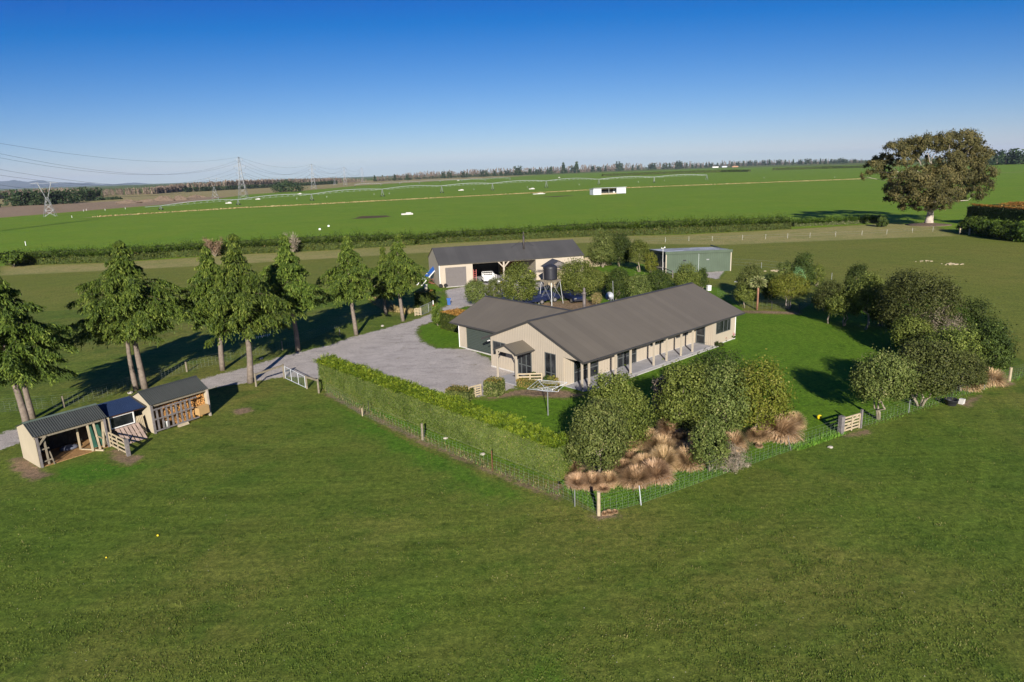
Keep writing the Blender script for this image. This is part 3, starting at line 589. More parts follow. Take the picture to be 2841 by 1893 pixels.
# ================================================================ long implement shed
B = thing('implement_shed', 'long cream farm shed with a dark gable roof, open bays and a closed roller door', 'shed', (-10.72, 103.47, 0), .27)
BW, BH, BR, BL = 9.9, 3.55, 5.6, 23.48
def f(m):
    wall_x(m, 0, 5.22, 0, 3.5, 0, .1, [(.94, 4.18, 0, 2.97)])
part('front_wall', cream, B, f); part('front_wall', cream, B, lambda m: wall_x(m, 15.49, BL, 0, 3.5, 0, .1, []))
def f(m):
    m.prism([(0, .1, 0), (0, BW, 0), (0, BW, BH), (0, BW/2, BR-.06), (0, .1, BH)], (.1, 0, 0)); m.prism([(BL-.1, .1, 0), (BL-.1, BW, 0), (BL-.1, BW, BH), (BL-.1, BW/2, BR-.06), (BL-.1, .1, BH)], (.1, 0, 0))
    m.box((.1, BW-.1, 0), (BL-.1, BW, BH)); 
part('end_wall', cream_v, B, f)
part('partition', cream_v, B, lambda m: m.box((15.5, .1, 0), (15.6, BW-.1, 3.5)))
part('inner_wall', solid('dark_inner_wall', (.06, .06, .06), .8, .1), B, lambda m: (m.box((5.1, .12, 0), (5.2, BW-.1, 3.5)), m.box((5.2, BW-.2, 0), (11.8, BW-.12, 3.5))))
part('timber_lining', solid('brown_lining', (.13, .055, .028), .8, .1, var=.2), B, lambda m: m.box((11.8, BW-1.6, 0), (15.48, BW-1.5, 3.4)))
def f(m):
    m.prism([(-.12, -.12, BH-.0), (BL+.12, -.12, BH), (BL+.12, BW/2, BR), (-.12, BW/2, BR)], (0, 0, -.05)); m.prism([(-.12, BW/2, BR), (BL+.12, BW/2, BR), (BL+.12, BW+.12, BH), (-.12, BW+.12, BH)], (0, 0, -.05))
br = part('roof', shedroof, B, f)
part('gutter', fascia, br, lambda m: m.box((-.1, -.24, BH-.13), (BL+.1, -.123, BH-.01)))
part('roller_door', rollgrey, B, lambda m: m.box((.94, .04, 0), (4.18, .07, 2.97)))
part('doorstep', concpale, B, lambda m: m.box((.9, -.35, 0), (4.25, -.01, .06)))
def f(m):
    m.box((10.08, 0, 0), (10.34, .2, 3.42)); m.bar((10.3, .1, 2.5), (11.15, .1, 3.4), .17); m.bar((10.12, .1, 2.5), (9.27, .1, 3.4), .17)
part('bay_post', creamflat, B, f); part('lintel', creamflat, B, lambda m: m.box((5.22, .02, 3.30), (15.49, .10, 3.46)))
part('corner_post', white, B, lambda m: m.box((-.02, -.03, 0), (.07, .05, 3.45))); part('corner_post', creamflat, B, lambda m: m.box((15.42, -.03, 0), (15.52, .05, 3.45)))
part('floor', concrete, B, lambda m: m.box((5.22, .1, 0), (15.5, BW-.2, .03)))
fl = part('flue', solid('sooty_flue', (.07, .06, .055), .6, .4, .2, var=.3), B, lambda m: (m.tube([(14.4, 2.9, 4.6), (14.4, 2.9, 6.9)], .15, 10), m.tube([(14.4, 2.9, 6.9), (14.4, 2.9, 7.5)], .08, 10)), smooth=True)
part('flue_stay', blacksteel, fl, lambda m: (m.tube([(14.4, 2.9, 6.3), (12.3, 3.6, 4.95)], .018, 4), m.tube([(14.4, 2.9, 6.3), (16.4, 3.6, 4.95)], .018, 4)))
def atB(x, y, z=0): c, s = math.cos(.27), math.sin(.27); return (-10.72+x*c-y*s, 103.47+x*s+y*c, z)
# trailer with cage
t = thing('cage_trailer', 'white tandem box trailer with a galvanised mesh cage parked in the open shed bay', 'trailer', atB(7.9, 1.2), .27+1.45)
def f(m):
    m.box((-1.3, -.85, .5), (1.3, .85, .56)); m.box((-1.3, -.85, .56), (1.3, -.81, .95)); m.box((-1.3, .81, .56), (1.3, .85, .95)); m.box((-1.3, -.81, .56), (-1.26, .81, .95)); m.box((1.26, -.81, .56), (1.3, .81, .95))
part('tray', white, t, f)
def f(m):
    for z in (.97, 1.3, 1.6):
        for a, b in (((-1.28, -.83), (1.28, -.83)), ((-1.28, .83), (1.28, .83)), ((-1.28, -.83), (-1.28, .83)), ((1.28, -.83), (1.28, .83))): m.bar((*a, z), (*b, z), .045)
    for i in range(7):
        for y in (-.83, .83): m.bar((-1.28+i*.427, y, .95), (-1.28+i*.427, y, 1.62), .035)
    for i in range(1, 5):
        for x in (-1.28, 1.28): m.bar((x, -.83+i*.33, .95), (x, -.83+i*.33, 1.62), .035)
part('cage', white, t, f)
part('drawbar', galv, t, lambda m: (m.bar((-1.3, -.5, .5), (-2.5, 0, .45), .08), m.bar((-1.3, .5, .5), (-2.5, 0, .45), .08)))
for x in (-.4, .35):
    for y in (-.98, .86):
        part('wheel', rubber, t, lambda m: m.add([(x+v[0], y+v[2], .33+v[1]) for v in MB().lathe([(.33, 0), (.33, .14)], n=16).v], MB().lathe([(.33, 0), (.33, .14)], n=16).f))
for y in (-1.0, .86): part('mudguard', white, t, lambda m: m.box((-.85, y, .68), (.8, y+.15, .72)))
def simple(name, label, cat, loc, rz, mat, fn, group=None, **k):
    m = MB(); fn(m); o = m.build(name, mat, None, **k); o.location = loc; o.rotation_euler = (0, 0, rz); return tag(o, label, cat, group)
def table(loc, rz, label, s=1.):
    t = thing('table', label, 'table', loc, rz); part('table_top', white, t, lambda m: m.box((-.5*s, -.35*s, .62), (.5*s, .35*s, .67)))
    for x in (-.42*s, .42*s):
        for y in (-.28*s, .28*s): part('leg', white, t, lambda m: m.bar((x, y, 0), (x, y, .62), .05))
table(atB(9.0, 3.4, .03), .3, 'white table right of the caged trailer in the open bay'); table(atB(9.7, 4.6, .03), .5, 'small white table behind the forked shed post', .8)
def bag(m, sx=.5, sy=.35, sz=.3):
    b_ = []
    for i, (r_, z) in enumerate([(.35, 0), (.5, .06), (.5, .18), (.38, .27), (.12, .33)]): b_.append((r_, z))
    q = MB().lathe(b_, n=10); m.add([(v[0]*sx*2+.05*math.sin(9*v[1]), v[1]*sy*2+.04*math.sin(7*v[0]), v[2]*sz*3) for v in q.v], q.f)
simple('bag', 'white crumpled bag on the floor left of the forked shed post', 'bag', atB(9.3, .9, .03), .2, whiteplas, bag, smooth=True)
simple('bag', 'orange sack at the foot of the forked shed post', 'bag', atB(9.85, .35, .03), .9, yellow, lambda m: bag(m, .22, .2, .2), smooth=True)
simple('gas_bottle', 'dark upright gas bottle standing right of the forked shed post', 'gas bottle', atB(10.9, 2.0, .03), 0, blackplas, lambda m: m.lathe([(.2, 0), (.22, .1), (.22, 1.1), (.14, 1.25), (.06, 1.3), (.06, 1.42)], n=14), smooth=True)
simple('red_ladder', 'red frame leaning inside the left edge of the open bay', 'ladder', atB(5.5, .8, .03), 0, redp, lambda m: (m.bar((0, 0, 0), (0, .5, 2.2), .07), m.bar((.4, 0, 0), (.4, .5, 2.2), .07), *[m.bar((0, .5*k/7, 2.2*k/7), (.4, .5*k/7, 2.2*k/7), .05) for k in range(1, 7)]))
simple('hi_vis_vest', 'yellow vest hanging at the right edge of the open shed bay', 'vest', atB(14.6, .3, 1.2), 0, solid('hi_vis_cloth', (.55, .7, .03), .8), lambda m: (m.prism([(-.12, 0, 0), (.12, 0, 0), (.14, 0, .35), (.08, 0, .5), (.03, 0, .42), (-.03, 0, .42), (-.08, 0, .5), (-.14, 0, .35)], (0, .05, 0))))
for k, (x, l) in enumerate(((-.0, 'black tyre leaning on the shed corner'), (1.0, 'second black tyre leaning left of the roller door'))):
    simple('tyre', l, 'tyre', atB(x*.75+.1, -.28, .3), .27, rubber, lambda m: m.add([(v[0], v[2]+.1*v[1], v[1]) for v in MB().lathe([(.16, 0), (.3, .02), (.3, .16), (.16, .18)], n=18).v], MB().lathe([(.16, 0), (.3, .02), (.3, .16), (.16, .18)], n=18).f), smooth=True)
# solar panel frame
t = thing('solar_panel_stand', 'blue solar panels on a white timber frame leaning at the long shed', 'solar panels', tuple(gp(1168, 790)), .27)
P0 = np.array([-.7, -.3, .0]); P1 = np.array([2.4, 1.3, 2.6]); sd_ = np.array([.55, -1.0, 0])
def f(m):
    for k in (0, 1.0): m.bar(P0+sd_*k, P1+sd_*k, .12)
    for k in (.35, .7, 1.0): m.bar(P0+(P1-P0)*k, P0+(P1-P0)*k+sd_, .09)
    m.bar(P1+(0, 0, -.1), P1+(.3, .2, -2.5), .1); m.bar(P1+sd_+(0, 0, -.1), P1+sd_+(.3, .2, -2.5), .1)
part('stand', white, t, f)
for a, b in ((.36, .56), (.60, .98)):
    c_ = [P0+(P1-P0)*a+sd_*.03, P0+(P1-P0)*a+sd_*.97, P0+(P1-P0)*b+sd_*.97, P0+(P1-P0)*b+sd_*.03]; nn = np.cross(c_[1]-c_[0], c_[3]-c_[0]); nn /= np.linalg.norm(nn); nn *= np.sign(nn[2])
    part('panel', bluepv, t, lambda m: m.prism([q+nn*.07 for q in c_], nn*.04))
simple('barrel', 'pale drum standing on the grass before the shed gable', 'drum', tuple(gp(1182, 805)), 0, solid('pale_drum', (.5, .47, .4)), lambda m: m.lathe([(.26, 0), (.28, .03), (.27, .4), (.28, .42), (.27, .8), (.28, .85), (.25, .86)], n=16), smooth=True)
simple('log_pile', 'heap of brown scrap beside the shed gable wall', 'scrap heap', tuple(gp(1200, 788)), .4, rust, lambda m: [m.bar((random.uniform(-.7, .7), random.uniform(-.3, .3), .1+.08*k), (random.uniform(-.8, .8), random.uniform(-.5, .5), .15+.09*k), .13) for k in range(9)])
# ================================================================ green shed
GS = thing('steel_shed', 'sage green steel shed with a nearly flat pale roof behind the garden', 'shed', (36.09, 110.65, 0), .044)
GLn, GWd = 10.8, 10.5
def f(m): wall_x(m, -GLn+.15, -.15, 0, 3.1, 0, .08, [(-7.95, -7.45, 1.88, 2.08), (-4.1, -3.65, 1.92, 2.1)])
part('front_wall', greensteel, GS, f)
def f(m):
    m.box((-.08, .1, 0), (0, GWd, 2.6)); m.box((-GLn, GWd-.08, 0), (-.08, GWd, 2.5))
part('back_wall', greensteel, GS, f)
part('plank_wall', timbgrey, GS, lambda m: [m.box((-GLn+.02+.012*(k % 2), .15+k*.5, 0), (-GLn+.07+.012*(k % 2), .15+k*.5+.49, 2.75)) for k in range(20)])
part('roof_fascia', greensteel, GS, lambda m: (m.box((-GLn-.1, -.16, 3.08), (.1, -.1, 3.53)), m.box((.04, -.1, 3.0), (.1, GWd, 3.2))))
part('side_fascia', fascia, GS, lambda m: m.prism([(-GLn-.12, -.1, 3.06), (-GLn-.12, GWd, 2.55), (-GLn-.12, GWd, 2.76), (-GLn-.12, -.1, 3.5)], (.06, 0, 0)))
roofp = newmat('patchy_pale_roof', .65, .3); m_, t_, b_ = roofp
mask = t_.step(t_.noise(t_.vmap(t_.obj(), (.18, .55, 1)), 1.4, 4, .6, .6), .48, .56); t_.L.new(t_.mix(mask, (.26, .27, .26), (.56, .57, .60)), b_.inputs['Base Color'])  # noise mask mixes paler patches into the roof colour
part('roof', m_, GS, lambda m: m.prism([(-GLn-.05, -.1, 3.48), (.04, -.1, 3.48), (.04, GWd, 2.8), (-GLn-.05, GWd, 2.8)], (0, 0, -.05)))
for x in (-GLn, -.14): part('corner_post', creamflat, GS, lambda m: m.box((x-.01, -.03, 0), (x+.15, .13, 3.08)))
for x0, x1, z0, z1, mm in ((-7.95, -7.45, 1.88, 2.08, blackplas), (-4.1, -3.65, 1.92, 2.1, galv)): part('vent', mm, GS, lambda m: [m.box((x0, .01+.005*k, z0+k*(z1-z0)/4), (x1, .05, z0+(k+.8)*(z1-z0)/4)) for k in range(4)])
part('sliding_door_seam', palesteel, GS, lambda m: m.box((-5.40, -.012, .1), (-5.36, -.001, 3.0)))
simple('wind_gauge', 'small white wind gauge on a mast at the corner of the green shed', 'wind gauge', (36.09-11.3, 110.0, 0), 0, white, lambda m: (m.tube([(0, 0, 0), (0, 0, 4.1)], .035, 6), m.bar((-.3, 0, 4.1), (.3, 0, 4.2), .05), m.box((.2, -.02, 4.15), (.35, .02, 4.35)), m.lathe([(.07, 0), (.07, .1), (.02, .12)], (-.25, 0, 4.12), 8)))
# ================================================================ left sheds
def shelter(loc, rz, L, W, h, hr, hb, ra, label, nrib, cap, walls=('l', 'b', 'r'), left=cladA):
    t = thing('field_shelter', label, 'shelter', loc, rz)
    zf = lambda y: (h+(hr-h)*y/ra if y <= ra else hr+(hb-hr)*(y-ra)/(W-ra))-.05
    def side(m, x): m.prism([(x, 0.02, 0), (x, W, 0), (x, W, zf(W)), (x, ra, zf(ra)), (x, .02, zf(0))], (.05, 0, 0))
    if 'l' in walls: part('end_wall', left, t, lambda m: side(m, 0))
    if 'r' in walls: part('end_wall', left, t, lambda m: side(m, L-.05))
    part('back_wall', timbshadow, t, lambda m: [m.box((.06+k*(L-.12)/14, W-.06-.01*(k % 2), 0), (.06+(k+.96)*(L-.12)/14, W-.02-.01*(k % 2), hb-.08)) for k in range(14)])
    ov = .07
    part('roof', corrA, t, lambda m: (corr_sheet(m, (-ov, -ov*1.5, h-.02), (L+ov, -ov*1.5, h-.02), (L+ov, ra, hr), (-ov, ra, hr), nrib), corr_sheet(m, (-ov, ra, hr-.005), (L+ov, ra, hr-.005), (L+ov, W+ov, hb-.03), (-ov, W+ov, hb-.03), nrib)))
    part('ridge_cap', cap, t, lambda m: (m.prism([(-ov-.01, ra-.10, hr-.02), (L+ov+.01, ra-.10, hr-.02), (L+ov+.01, ra+.03, hr+.045), (-ov-.01, ra+.03, hr+.045)], (0, 0, -.012)), m.prism([(-ov-.01, ra+.03, hr+.045), (L+ov+.01, ra+.03, hr+.045), (L+ov+.01, ra+.28, hr-.02), (-ov-.01, ra+.28, hr-.02)], (0, 0, -.012))))
    part('roof_beam', timber, t, lambda m: m.box((.0, .02, h-.22), (L, .07, h-.09)))
    return t
SA = shelter((-29.54, 39.46, 0), .913, 4.14, 2.79, 2.07, 2.72, 2.18, 1.26, 'open field shelter with charcoal corrugated roof and straw floor, leftmost of the small sheds', 32, corrgreen)
for x in (.07, 3.98): part('corner_post', timbgrey, SA, lambda m: m.box((x, -.10, 0), (x+.11, .01, 1.98)))
part('brace', timber, SA, lambda m: (m.bar((.16, -.04, 1.45), (.62, -.04, 1.93), .09), m.bar((.55, .08, 0), (.52, .08, 1.95), .1), m.bar((.17, .04, 1.1), (.7, .04, 1.12), .07), m.bar((.17, .04, .3), (.75, .04, .35), .07), m.bar((.78, -.1, 0), (.66, -.04, .9), .06)))
part('straw_floor', straw, SA, lambda m: m.box((.1, -.05, .0), (4.05, 2.7, .045)))
part('end_boards', net, SA, lambda m: m.box((3.2, .5, 0), (4.0, .56, 1.75)))
part('plank', timbpale, SA, lambda m: (m.bar((3.05, -.05, .05), (3.05, .15, 1.9), .11), m.bar((3.45, -.15, .05), (3.4, .1, 1.95), .10), m.bar((3.7, -.1, .1), (3.95, .1, 1.8), .10), m.bar((3.4, -.12, 1.0), (3.85, .0, .6), .08), m.bar((2.75, .9, .06), (3.5, -.55, .06), .10), m.bar((2.7, 1.0, 0), (2.7, 1.0, 1.8), .1)))
simple('feed_bag', 'crumpled dark bag lying on the straw inside the leftmost shelter', 'bag', (-29.54+2.3*math.cos(.913)-1.7*math.sin(.913), 39.46+2.3*math.sin(.913)+1.7*math.cos(.913), .045), .5, solid('grey_sack', (.12, .13, .17)), lambda m: bag(m, .55, .35, .3), smooth=True)
SCx = (-25.083, 44.787); SCr = .957
SCT = shelter((*SCx, 0), SCr, 4.23, 2.58, 2.12, 2.85, 2.245, 1.28, 'firewood shed with charcoal corrugated roof and slatted front, rightmost of the small sheds', 32, corrA)
for x in (-.02, 4.13): part('corner_post', palebark if x > 1 else timbgrey, SCT, lambda m: m.box((x, -.10, 0), (x+.13, .015, 2.04)))
def f(m):
    for k in range(8): x = .35+k*.345; m.bar((x, -.06+.01*(k % 2), .12), (x+.02*math.sin(k*3), -.06, 1.78), .13, .04, up=(0, 1, 0))
    for z in (.18, 1.02, 1.72): m.bar((.12, -.12, z), (3.15+.2*math.sin(z*5), -.12, z+.03), .10, .05, up=(0, 1, 0))
part('slat_screen', timbgrey, SCT, f)
def f(m):
    rr = random.Random(3)
    for i in range(26):
        for j in range(13):
            x = .2+i*.155+rr.uniform(-.03, .03); z = .10+j*.135+rr.uniform(-.02, .02)
            if z > 1.75: continue
            r_ = rr.uniform(.055, .085); y = .35+rr.uniform(-.06, .10)+(.25 if x < 1.0 else 0); a = rr.uniform(0, 6); n = rr.choice((3, 4, 5))
            pts = [(x+r_*math.cos(a+2*math.pi*k/n), y, z+r_*math.sin(a+2*math.pi*k/n)) for k in range(n)]
            m.prism(pts, (0, .4, 0))
tag(part('firewood_pile', firewood, None, f), 'stacked orange split firewood filling the rightmost small shed', 'firewood').location = (*SCx, 0); bpy.data.objects['firewood_pile'].rotation_euler = (0, 0, SCr)
bpy.data.objects['firewood_pile']['kind'] = 'stuff'
bx_ = thing('cardboard_box', 'open cardboard box standing on wood at the right end of the firewood shed', 'box', (SCx[0]+3.62*math.cos(SCr)+.02*math.sin(SCr), SCx[1]+3.62*math.sin(SCr)-.02*math.cos(SCr), .35), SCr+.1)
part('box_side', cardboard, bx_, lambda m: (m.box((-.42, -.28, 0), (.42, -.26, .55)), m.box((-.42, .26, 0), (.42, .28, .55)), m.box((-.42, -.26, 0), (-.40, .26, .55)), m.box((.40, -.26, 0), (.42, .26, .55)), m.box((-.4, -.26, 0), (.4, .26, .02))))
part('flap', cardboard, bx_, lambda m: (m.prism([(-.42, -.28, .55), (.42, -.28, .55), (.42, -.05, .62), (-.42, -.05, .62)], (0, 0, .01)), m.prism([(-.42, .28, .55), (.42, .28, .55), (.42, .5, .48), (-.42, .5, .48)], (0, 0, .01))))
simple('log', 'pale split log lying before the slatted wood shed', 'log', (SCx[0]+1.95*math.cos(SCr)+.3*math.sin(SCr), SCx[1]+1.95*math.sin(SCr)-.3*math.cos(SCr), .08), SCr, timbpale, lambda m: m.prism([(-.4, -.1, -.06), (-.4, .1, -.06), (-.4, .05, .1)], (.8, .02, 0)))
simple('bucket', 'white bucket behind the slats of the wood shed', 'bucket', (SCx[0]+1.0*math.cos(SCr)-.15*math.sin(SCr), SCx[1]+1.0*math.sin(SCr)+.15*math.cos(SCr), .02), 0, whiteplas, lambda m: m.lathe([(.12, 0), (.16, .55), (.17, .56)], n=14), smooth=True)
# middle blue-roofed shelter, in the frame of the leftmost one
SB = thing('hen_house', 'small shelter with blue corrugated roof and a glazed window between the two charcoal sheds', 'hen house', (-29.54+4.16*math.cos(.913)-.0, 39.46+4.16*math.sin(.913), 0), .92)
part('roof', corrblue, SB, lambda m: corr_sheet(m, (.0, .15, 1.96), (2.62, .05, 1.96), (2.62, 2.3, 2.36), (.0, 2.3, 2.36), 30))
part('roof_edge', fascia, SB, lambda m: m.prism([(2.60, .1, 2.0), (2.60, 2.3, 2.42), (2.68, 2.3, 2.42), (2.68, .1, 2.0)], (0, 0, -.08)))
part('rafter', rust, SB, lambda m: m.box((.05, .25, 1.83), (2.6, .30, 1.93)))
part('back_wall', timbgrey, SB, lambda m: (m.box((.05, 2.2, 0), (2.6, 2.26, 2.3)), m.box((.0, .6, 0), (.05, 2.2, 1.95)), m.box((.1, .72, 0), (1.9, .76, .95))))
for x in (.08,): part('post', timbpale, SB, lambda m: m.box((x, .05, 0), (x+.13, .18, 1.98)))
wsh = MB(); wsh.box((.3, .32, .98), (.37, .38, 1.82)); wsh.box((1.82, .32, .98), (1.9, .38, 1.82)); wsh.box((.37, .32, 1.75), (1.82, .38, 1.82)); wsh.box((.37, .32, .98), (1.82, .38, 1.05)); ww = wsh.build('window', white, SB)
part('pane', glass, ww, lambda m: m.box((.37, .345, 1.05), (1.82, .355, 1.75)))
def leanpallet(name, label, x0, wid, y0, y1, hh, n, mat, par=None, loc=None, rz=0):
    t = thing(name, label, 'pallet', loc, rz)
    part('slat', mat, t, lambda m: [m.bar((x0+(k+.5)*wid/n, y0, .02), (x0+(k+.5)*wid/n, y1, hh), wid/n*.74, .03, up=(0, 1, 0)) for k in range(n)])
    for q in (.08, .5, .94): part('rail', mat, t, lambda m: m.bar((x0, y0+(y1-y0)*q+.05, hh*q), (x0+wid, y0+(y1-y0)*q+.05, hh*q), .09, .06))
ox, oy = -29.54+4.16*math.cos(.913), 39.46+4.16*math.sin(.913); c9, s9 = math.cos(.92), math.sin(.92)
leanpallet('pallet', 'pinkish wooden pallet leaning under the window of the blue-roofed shelter', .55, 1.55, -.75, .28, .95, 6, pallet, loc=(ox, oy, 0), rz=.92)
leanpallet('pallet', 'rusty slatted crate panel leaning against the cream end wall beside the blue-roofed shelter', 1.95, .55, .15, .45, 1.35, 5, timbpale, loc=(ox, oy, 0), rz=.92)
# wooden hurdle gate before the small sheds
def hurdle(loc, rz, L, hh, n, label, mat, name='wooden_gate', cat='gate', posts=True, diag=False, ph=1.3):
    t = thing(name, label, cat, loc, rz)
    for k in range(n): part('rail', mat, t, lambda m: m.box((.05, -.02, .12+k*(hh-.2)/(n-1)), (L-.05, .02, .12+k*(hh-.2)/(n-1)+.11)))
    for q in ((.06,), (L/2,), (L-.1,)): part('upright', mat, t, lambda m: m.box((q[0]-.05, -.06, .05), (q[0]+.05, -.023, hh)))
    if diag: part('brace', mat, t, lambda m: m.bar((.1, .045, .15), (L-.12, .045, hh-.05), .09, .04, up=(0, 1, 0)))
    if posts: part('gate_post', timbgrey, t, lambda m: m.box((L, -.1, 0), (L+.2, .1, ph)))
    return t
p0 = gp(*(270+215/5.6, 1020+1235/5.6)); p1 = gp(*(270+490/5.6, 1020+1375/5.6)); d = p1-p0
hurdle((p0[0], p0[1], 0), math.atan2(d[1], d[0]), float(np.hypot(d[0], d[1]))-.1, 1.05, 4, 'short mossy rail gate with a stout post standing out from the small sheds', timbpale, ph=1.15)
# ================================================================ vegetation
def rs(seed): return np.random.RandomState(seed)
def unit(v): return v/(np.linalg.norm(v, axis=-1, keepdims=True)+1e-9)
def crown_pts(lobes, n, seed, nclump=None, inner=.14, ragged=.16):
    """leaf positions: clumps scattered over the surface of several lobes, plus a thin inner fill"""
    r = rs(seed); L = np.array(lobes, float); area = (L[:, 3]*L[:, 4]+L[:, 3]*L[:, 5]+L[:, 4]*L[:, 5]); pr = area/area.sum()
    nc = nclump or max(30, int(n/34)); li = r.choice(len(L), nc, p=pr); d = unit(r.normal(size=(nc, 3)))
    d[:, 2] = np.where(d[:, 2] < -.75, -d[:, 2], d[:, 2]); rad = 1+r.normal(size=nc)*ragged*.6-abs(r.normal(size=nc))*.05
    cc = L[li, :3]+d*L[li, 3:]*rad[:, None]; cs = (L[li, 3:].mean(1))*r.uniform(.14, .30, nc); ct = r.uniform(-.22, .22, nc)
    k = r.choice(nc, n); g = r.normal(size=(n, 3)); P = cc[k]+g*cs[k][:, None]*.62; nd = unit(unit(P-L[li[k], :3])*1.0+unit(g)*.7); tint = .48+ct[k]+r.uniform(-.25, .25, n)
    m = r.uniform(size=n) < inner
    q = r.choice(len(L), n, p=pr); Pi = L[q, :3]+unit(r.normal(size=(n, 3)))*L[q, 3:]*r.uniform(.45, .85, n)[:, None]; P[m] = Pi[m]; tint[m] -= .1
    # drop what is buried inside another lobe
    dmin = np.full(n, 9.)
    for l in L: dmin = np.minimum(dmin, np.linalg.norm((P-l[:3])/l[3:], axis=1))
    keep = (dmin > .5) & (P[:, 2] > .03); return P[keep], nd[keep], np.clip(tint[keep], 0, 1), r
def leaves(name, lobes, n, size, mat, parent, seed, asp=.5, up=.0, droop=0., z0=.05, ragged=.10, inner=.10):
    P, nd, tint, r = crown_pts(lobes, n, seed, ragged=ragged, inner=inner); n = len(P)
    t1 = unit(np.cross(nd, unit(r.normal(size=(n, 3))))); t2 = np.cross(nd, t1)
    U = unit(t1+np.array([0, 0, up-droop])+nd*.35*r.normal(size=(n, 1))); V = unit(np.cross(nd+.5*r.normal(size=(n, 3)), U))
    s = size*r.uniform(.6, 1.4, (n, 1)); return quads(name, P, U*s, V*s*asp, tint, mat, parent)
def limb_path(a, b, r, wob=.12, n=5):
    a = np.array(a, float); b = np.array(b, float); L = np.linalg.norm(b-a); pts = []
    for i in range(n+1):
        k = i/n; q = a+(b-a)*k
        if 0 < i < n: q = q+r.normal(size=3)*L*wob*.5*math.sin(math.pi*k)
        pts.append(q)
    return pts
def shrub(px, base, topy, wpx, kind, label, cat='shrub', lobes=5, stems=2, n=7000, seed=1, size=.085, flat_=1., low=.03, name='garden_shrub', group=None, up=.15, asp=.5, sh=None, bm=None, depthf=.9, barkm=None):
    """shrub rooted where image column px meets row base; its top reaches row topy and it spans wpx columns"""
    g = gp(px, base); h = hgt(g, topy); dist = np.hypot(g[0], g[1]); w_ = wpx*math.hypot(dist, CAMH-h/2)/FPX/2
    t = thing(name, label, cat, (g[0], g[1], 0), group=group); r = rs(seed)
    zc = h*(low+1)/2; hz = h*(1-low)/2; L = [(0, 0, zc, w_*.84, w_*.84*depthf, hz*.95), (0, 0, zc-hz*.35, w_*.8, w_*.8*depthf, hz*.6)]
    for i in range(lobes):
        a = 2*math.pi*i/lobes+r.uniform(-.4, .4); rr = w_*r.uniform(.38, .58); f_ = r.uniform(.40, .60)
        L.append((rr*math.cos(a), rr*math.sin(a)*depthf, zc+hz*r.uniform(-.45, .38), w_*f_, w_*f_*depthf, hz*r.uniform(.42, .62)))
    if sh: L = [(x*w_, y*w_, z*h, a*w_, b*w_, c*h) for x, y, z, a, b, c in sh]
    leaves('foliage', L, int(n*1.7), size*.95, LS[kind], t, seed, asp*1.15, up)
    m = MB()
    for k in range(stems):
        a = 2.4*k+seed; rt = .022+.012*h
        p1 = (w_*.35*math.cos(a)*(k > 0), w_*.3*math.sin(a)*(k > 0), zc*.9); m.tube(limb_path((.12*math.cos(a)*(stems > 1), .12*math.sin(a)*(stems > 1), -.05), p1, r), [rt*(1.25-.16*i) for i in range(6)], 7)
        for j in range(2): l = L[1+(2*k+j) % max(1, len(L)-1)] if len(L) > 1 else L[0]; m.tube(limb_path(np.array(p1)*.55, l[:3], r, n=4), [rt*.5*(1-.17*i) for i in range(5)], 5)
    m.build('trunk', barkm or shrubbark, t, smooth=True)
    return t
def grp(): pass
# ---- front garden shrubs
shrub(1662, 1322, 1120, 168, 'grey', 'rounded grey green shrub nearest the fence corner, clipped dome above tussocks', seed=11, n=11000, size=.07, low=.17, stems=1, sh=[(0, 0, .55, .86, .86, .42), (-.2, -.2, .45, .8, .8, .30), (.25, .1, .68, .6, .6, .28), (0, .1, .85, .42, .42, .15)])
shrub(1714, 1250, 1040, 186, 'olive', 'tall olive shrub with two pointed tops in front of the verandah posts', seed=12, n=12000, size=.07, low=.1, up=.5, sh=[(0, 0, .42, .88, .8, .36), (-.30, 0, .66, .50, .5, .33), (.08, .1, .64, .50, .5, .34), (.45, 0, .45, .5, .5, .3)])
shrub(1898, 1200, 1012, 165, 'olive', 'large leafy olive bush left in the cluster on the lawn edge', seed=13, n=12000, size=.075, lobes=7)
shrub(1838, 1170, 1040, 60, 'greytwig', 'thin brown twiggy bush on the left flank of the large olive cluster', seed=27, n=3500, size=.07, lobes=4)
shrub(2000, 1140, 972, 165, 'deep', 'dark green bush at the back of the shrub cluster nearest the verandah', seed=14, n=10000, size=.075, lobes=6)
shrub(2005, 1215, 1014, 140, 'grey', 'narrow grey green bush in the middle of the shrub cluster', seed=15, n=10000, size=.07, lobes=5, up=.3)
shrub(2098, 1200, 1004, 170, 'lime', 'yellow tinged bush on the right side of the shrub cluster', seed=16, n=12000, size=.075, lobes=6)
shrub(1968, 1306, 1166, 108, 'grey', 'scruffy sparse bush with yellow shoots at the fence below the cluster', seed=17, n=5500, size=.06, lobes=5, up=.5)
shrub(1838, 1190, 1128, 60, 'deep', 'small dark bush tucked at the lower left of the shrub cluster', seed=18, n=3000, size=.06, lobes=3, stems=1)
shrub(2020, 1300, 1240, 110, 'greytwig', 'bare purple grey twiggy bush beside the steel fence standard', seed=19, n=3000, size=.08, asp=.12, up=.6, lobes=4)
shrub(1760, 1225, 1165, 60, 'greytwig', 'bare grey twiggy bush between the olive shrub and tussocks', seed=28, n=1800, size=.08, asp=.12, up=.6, lobes=4)
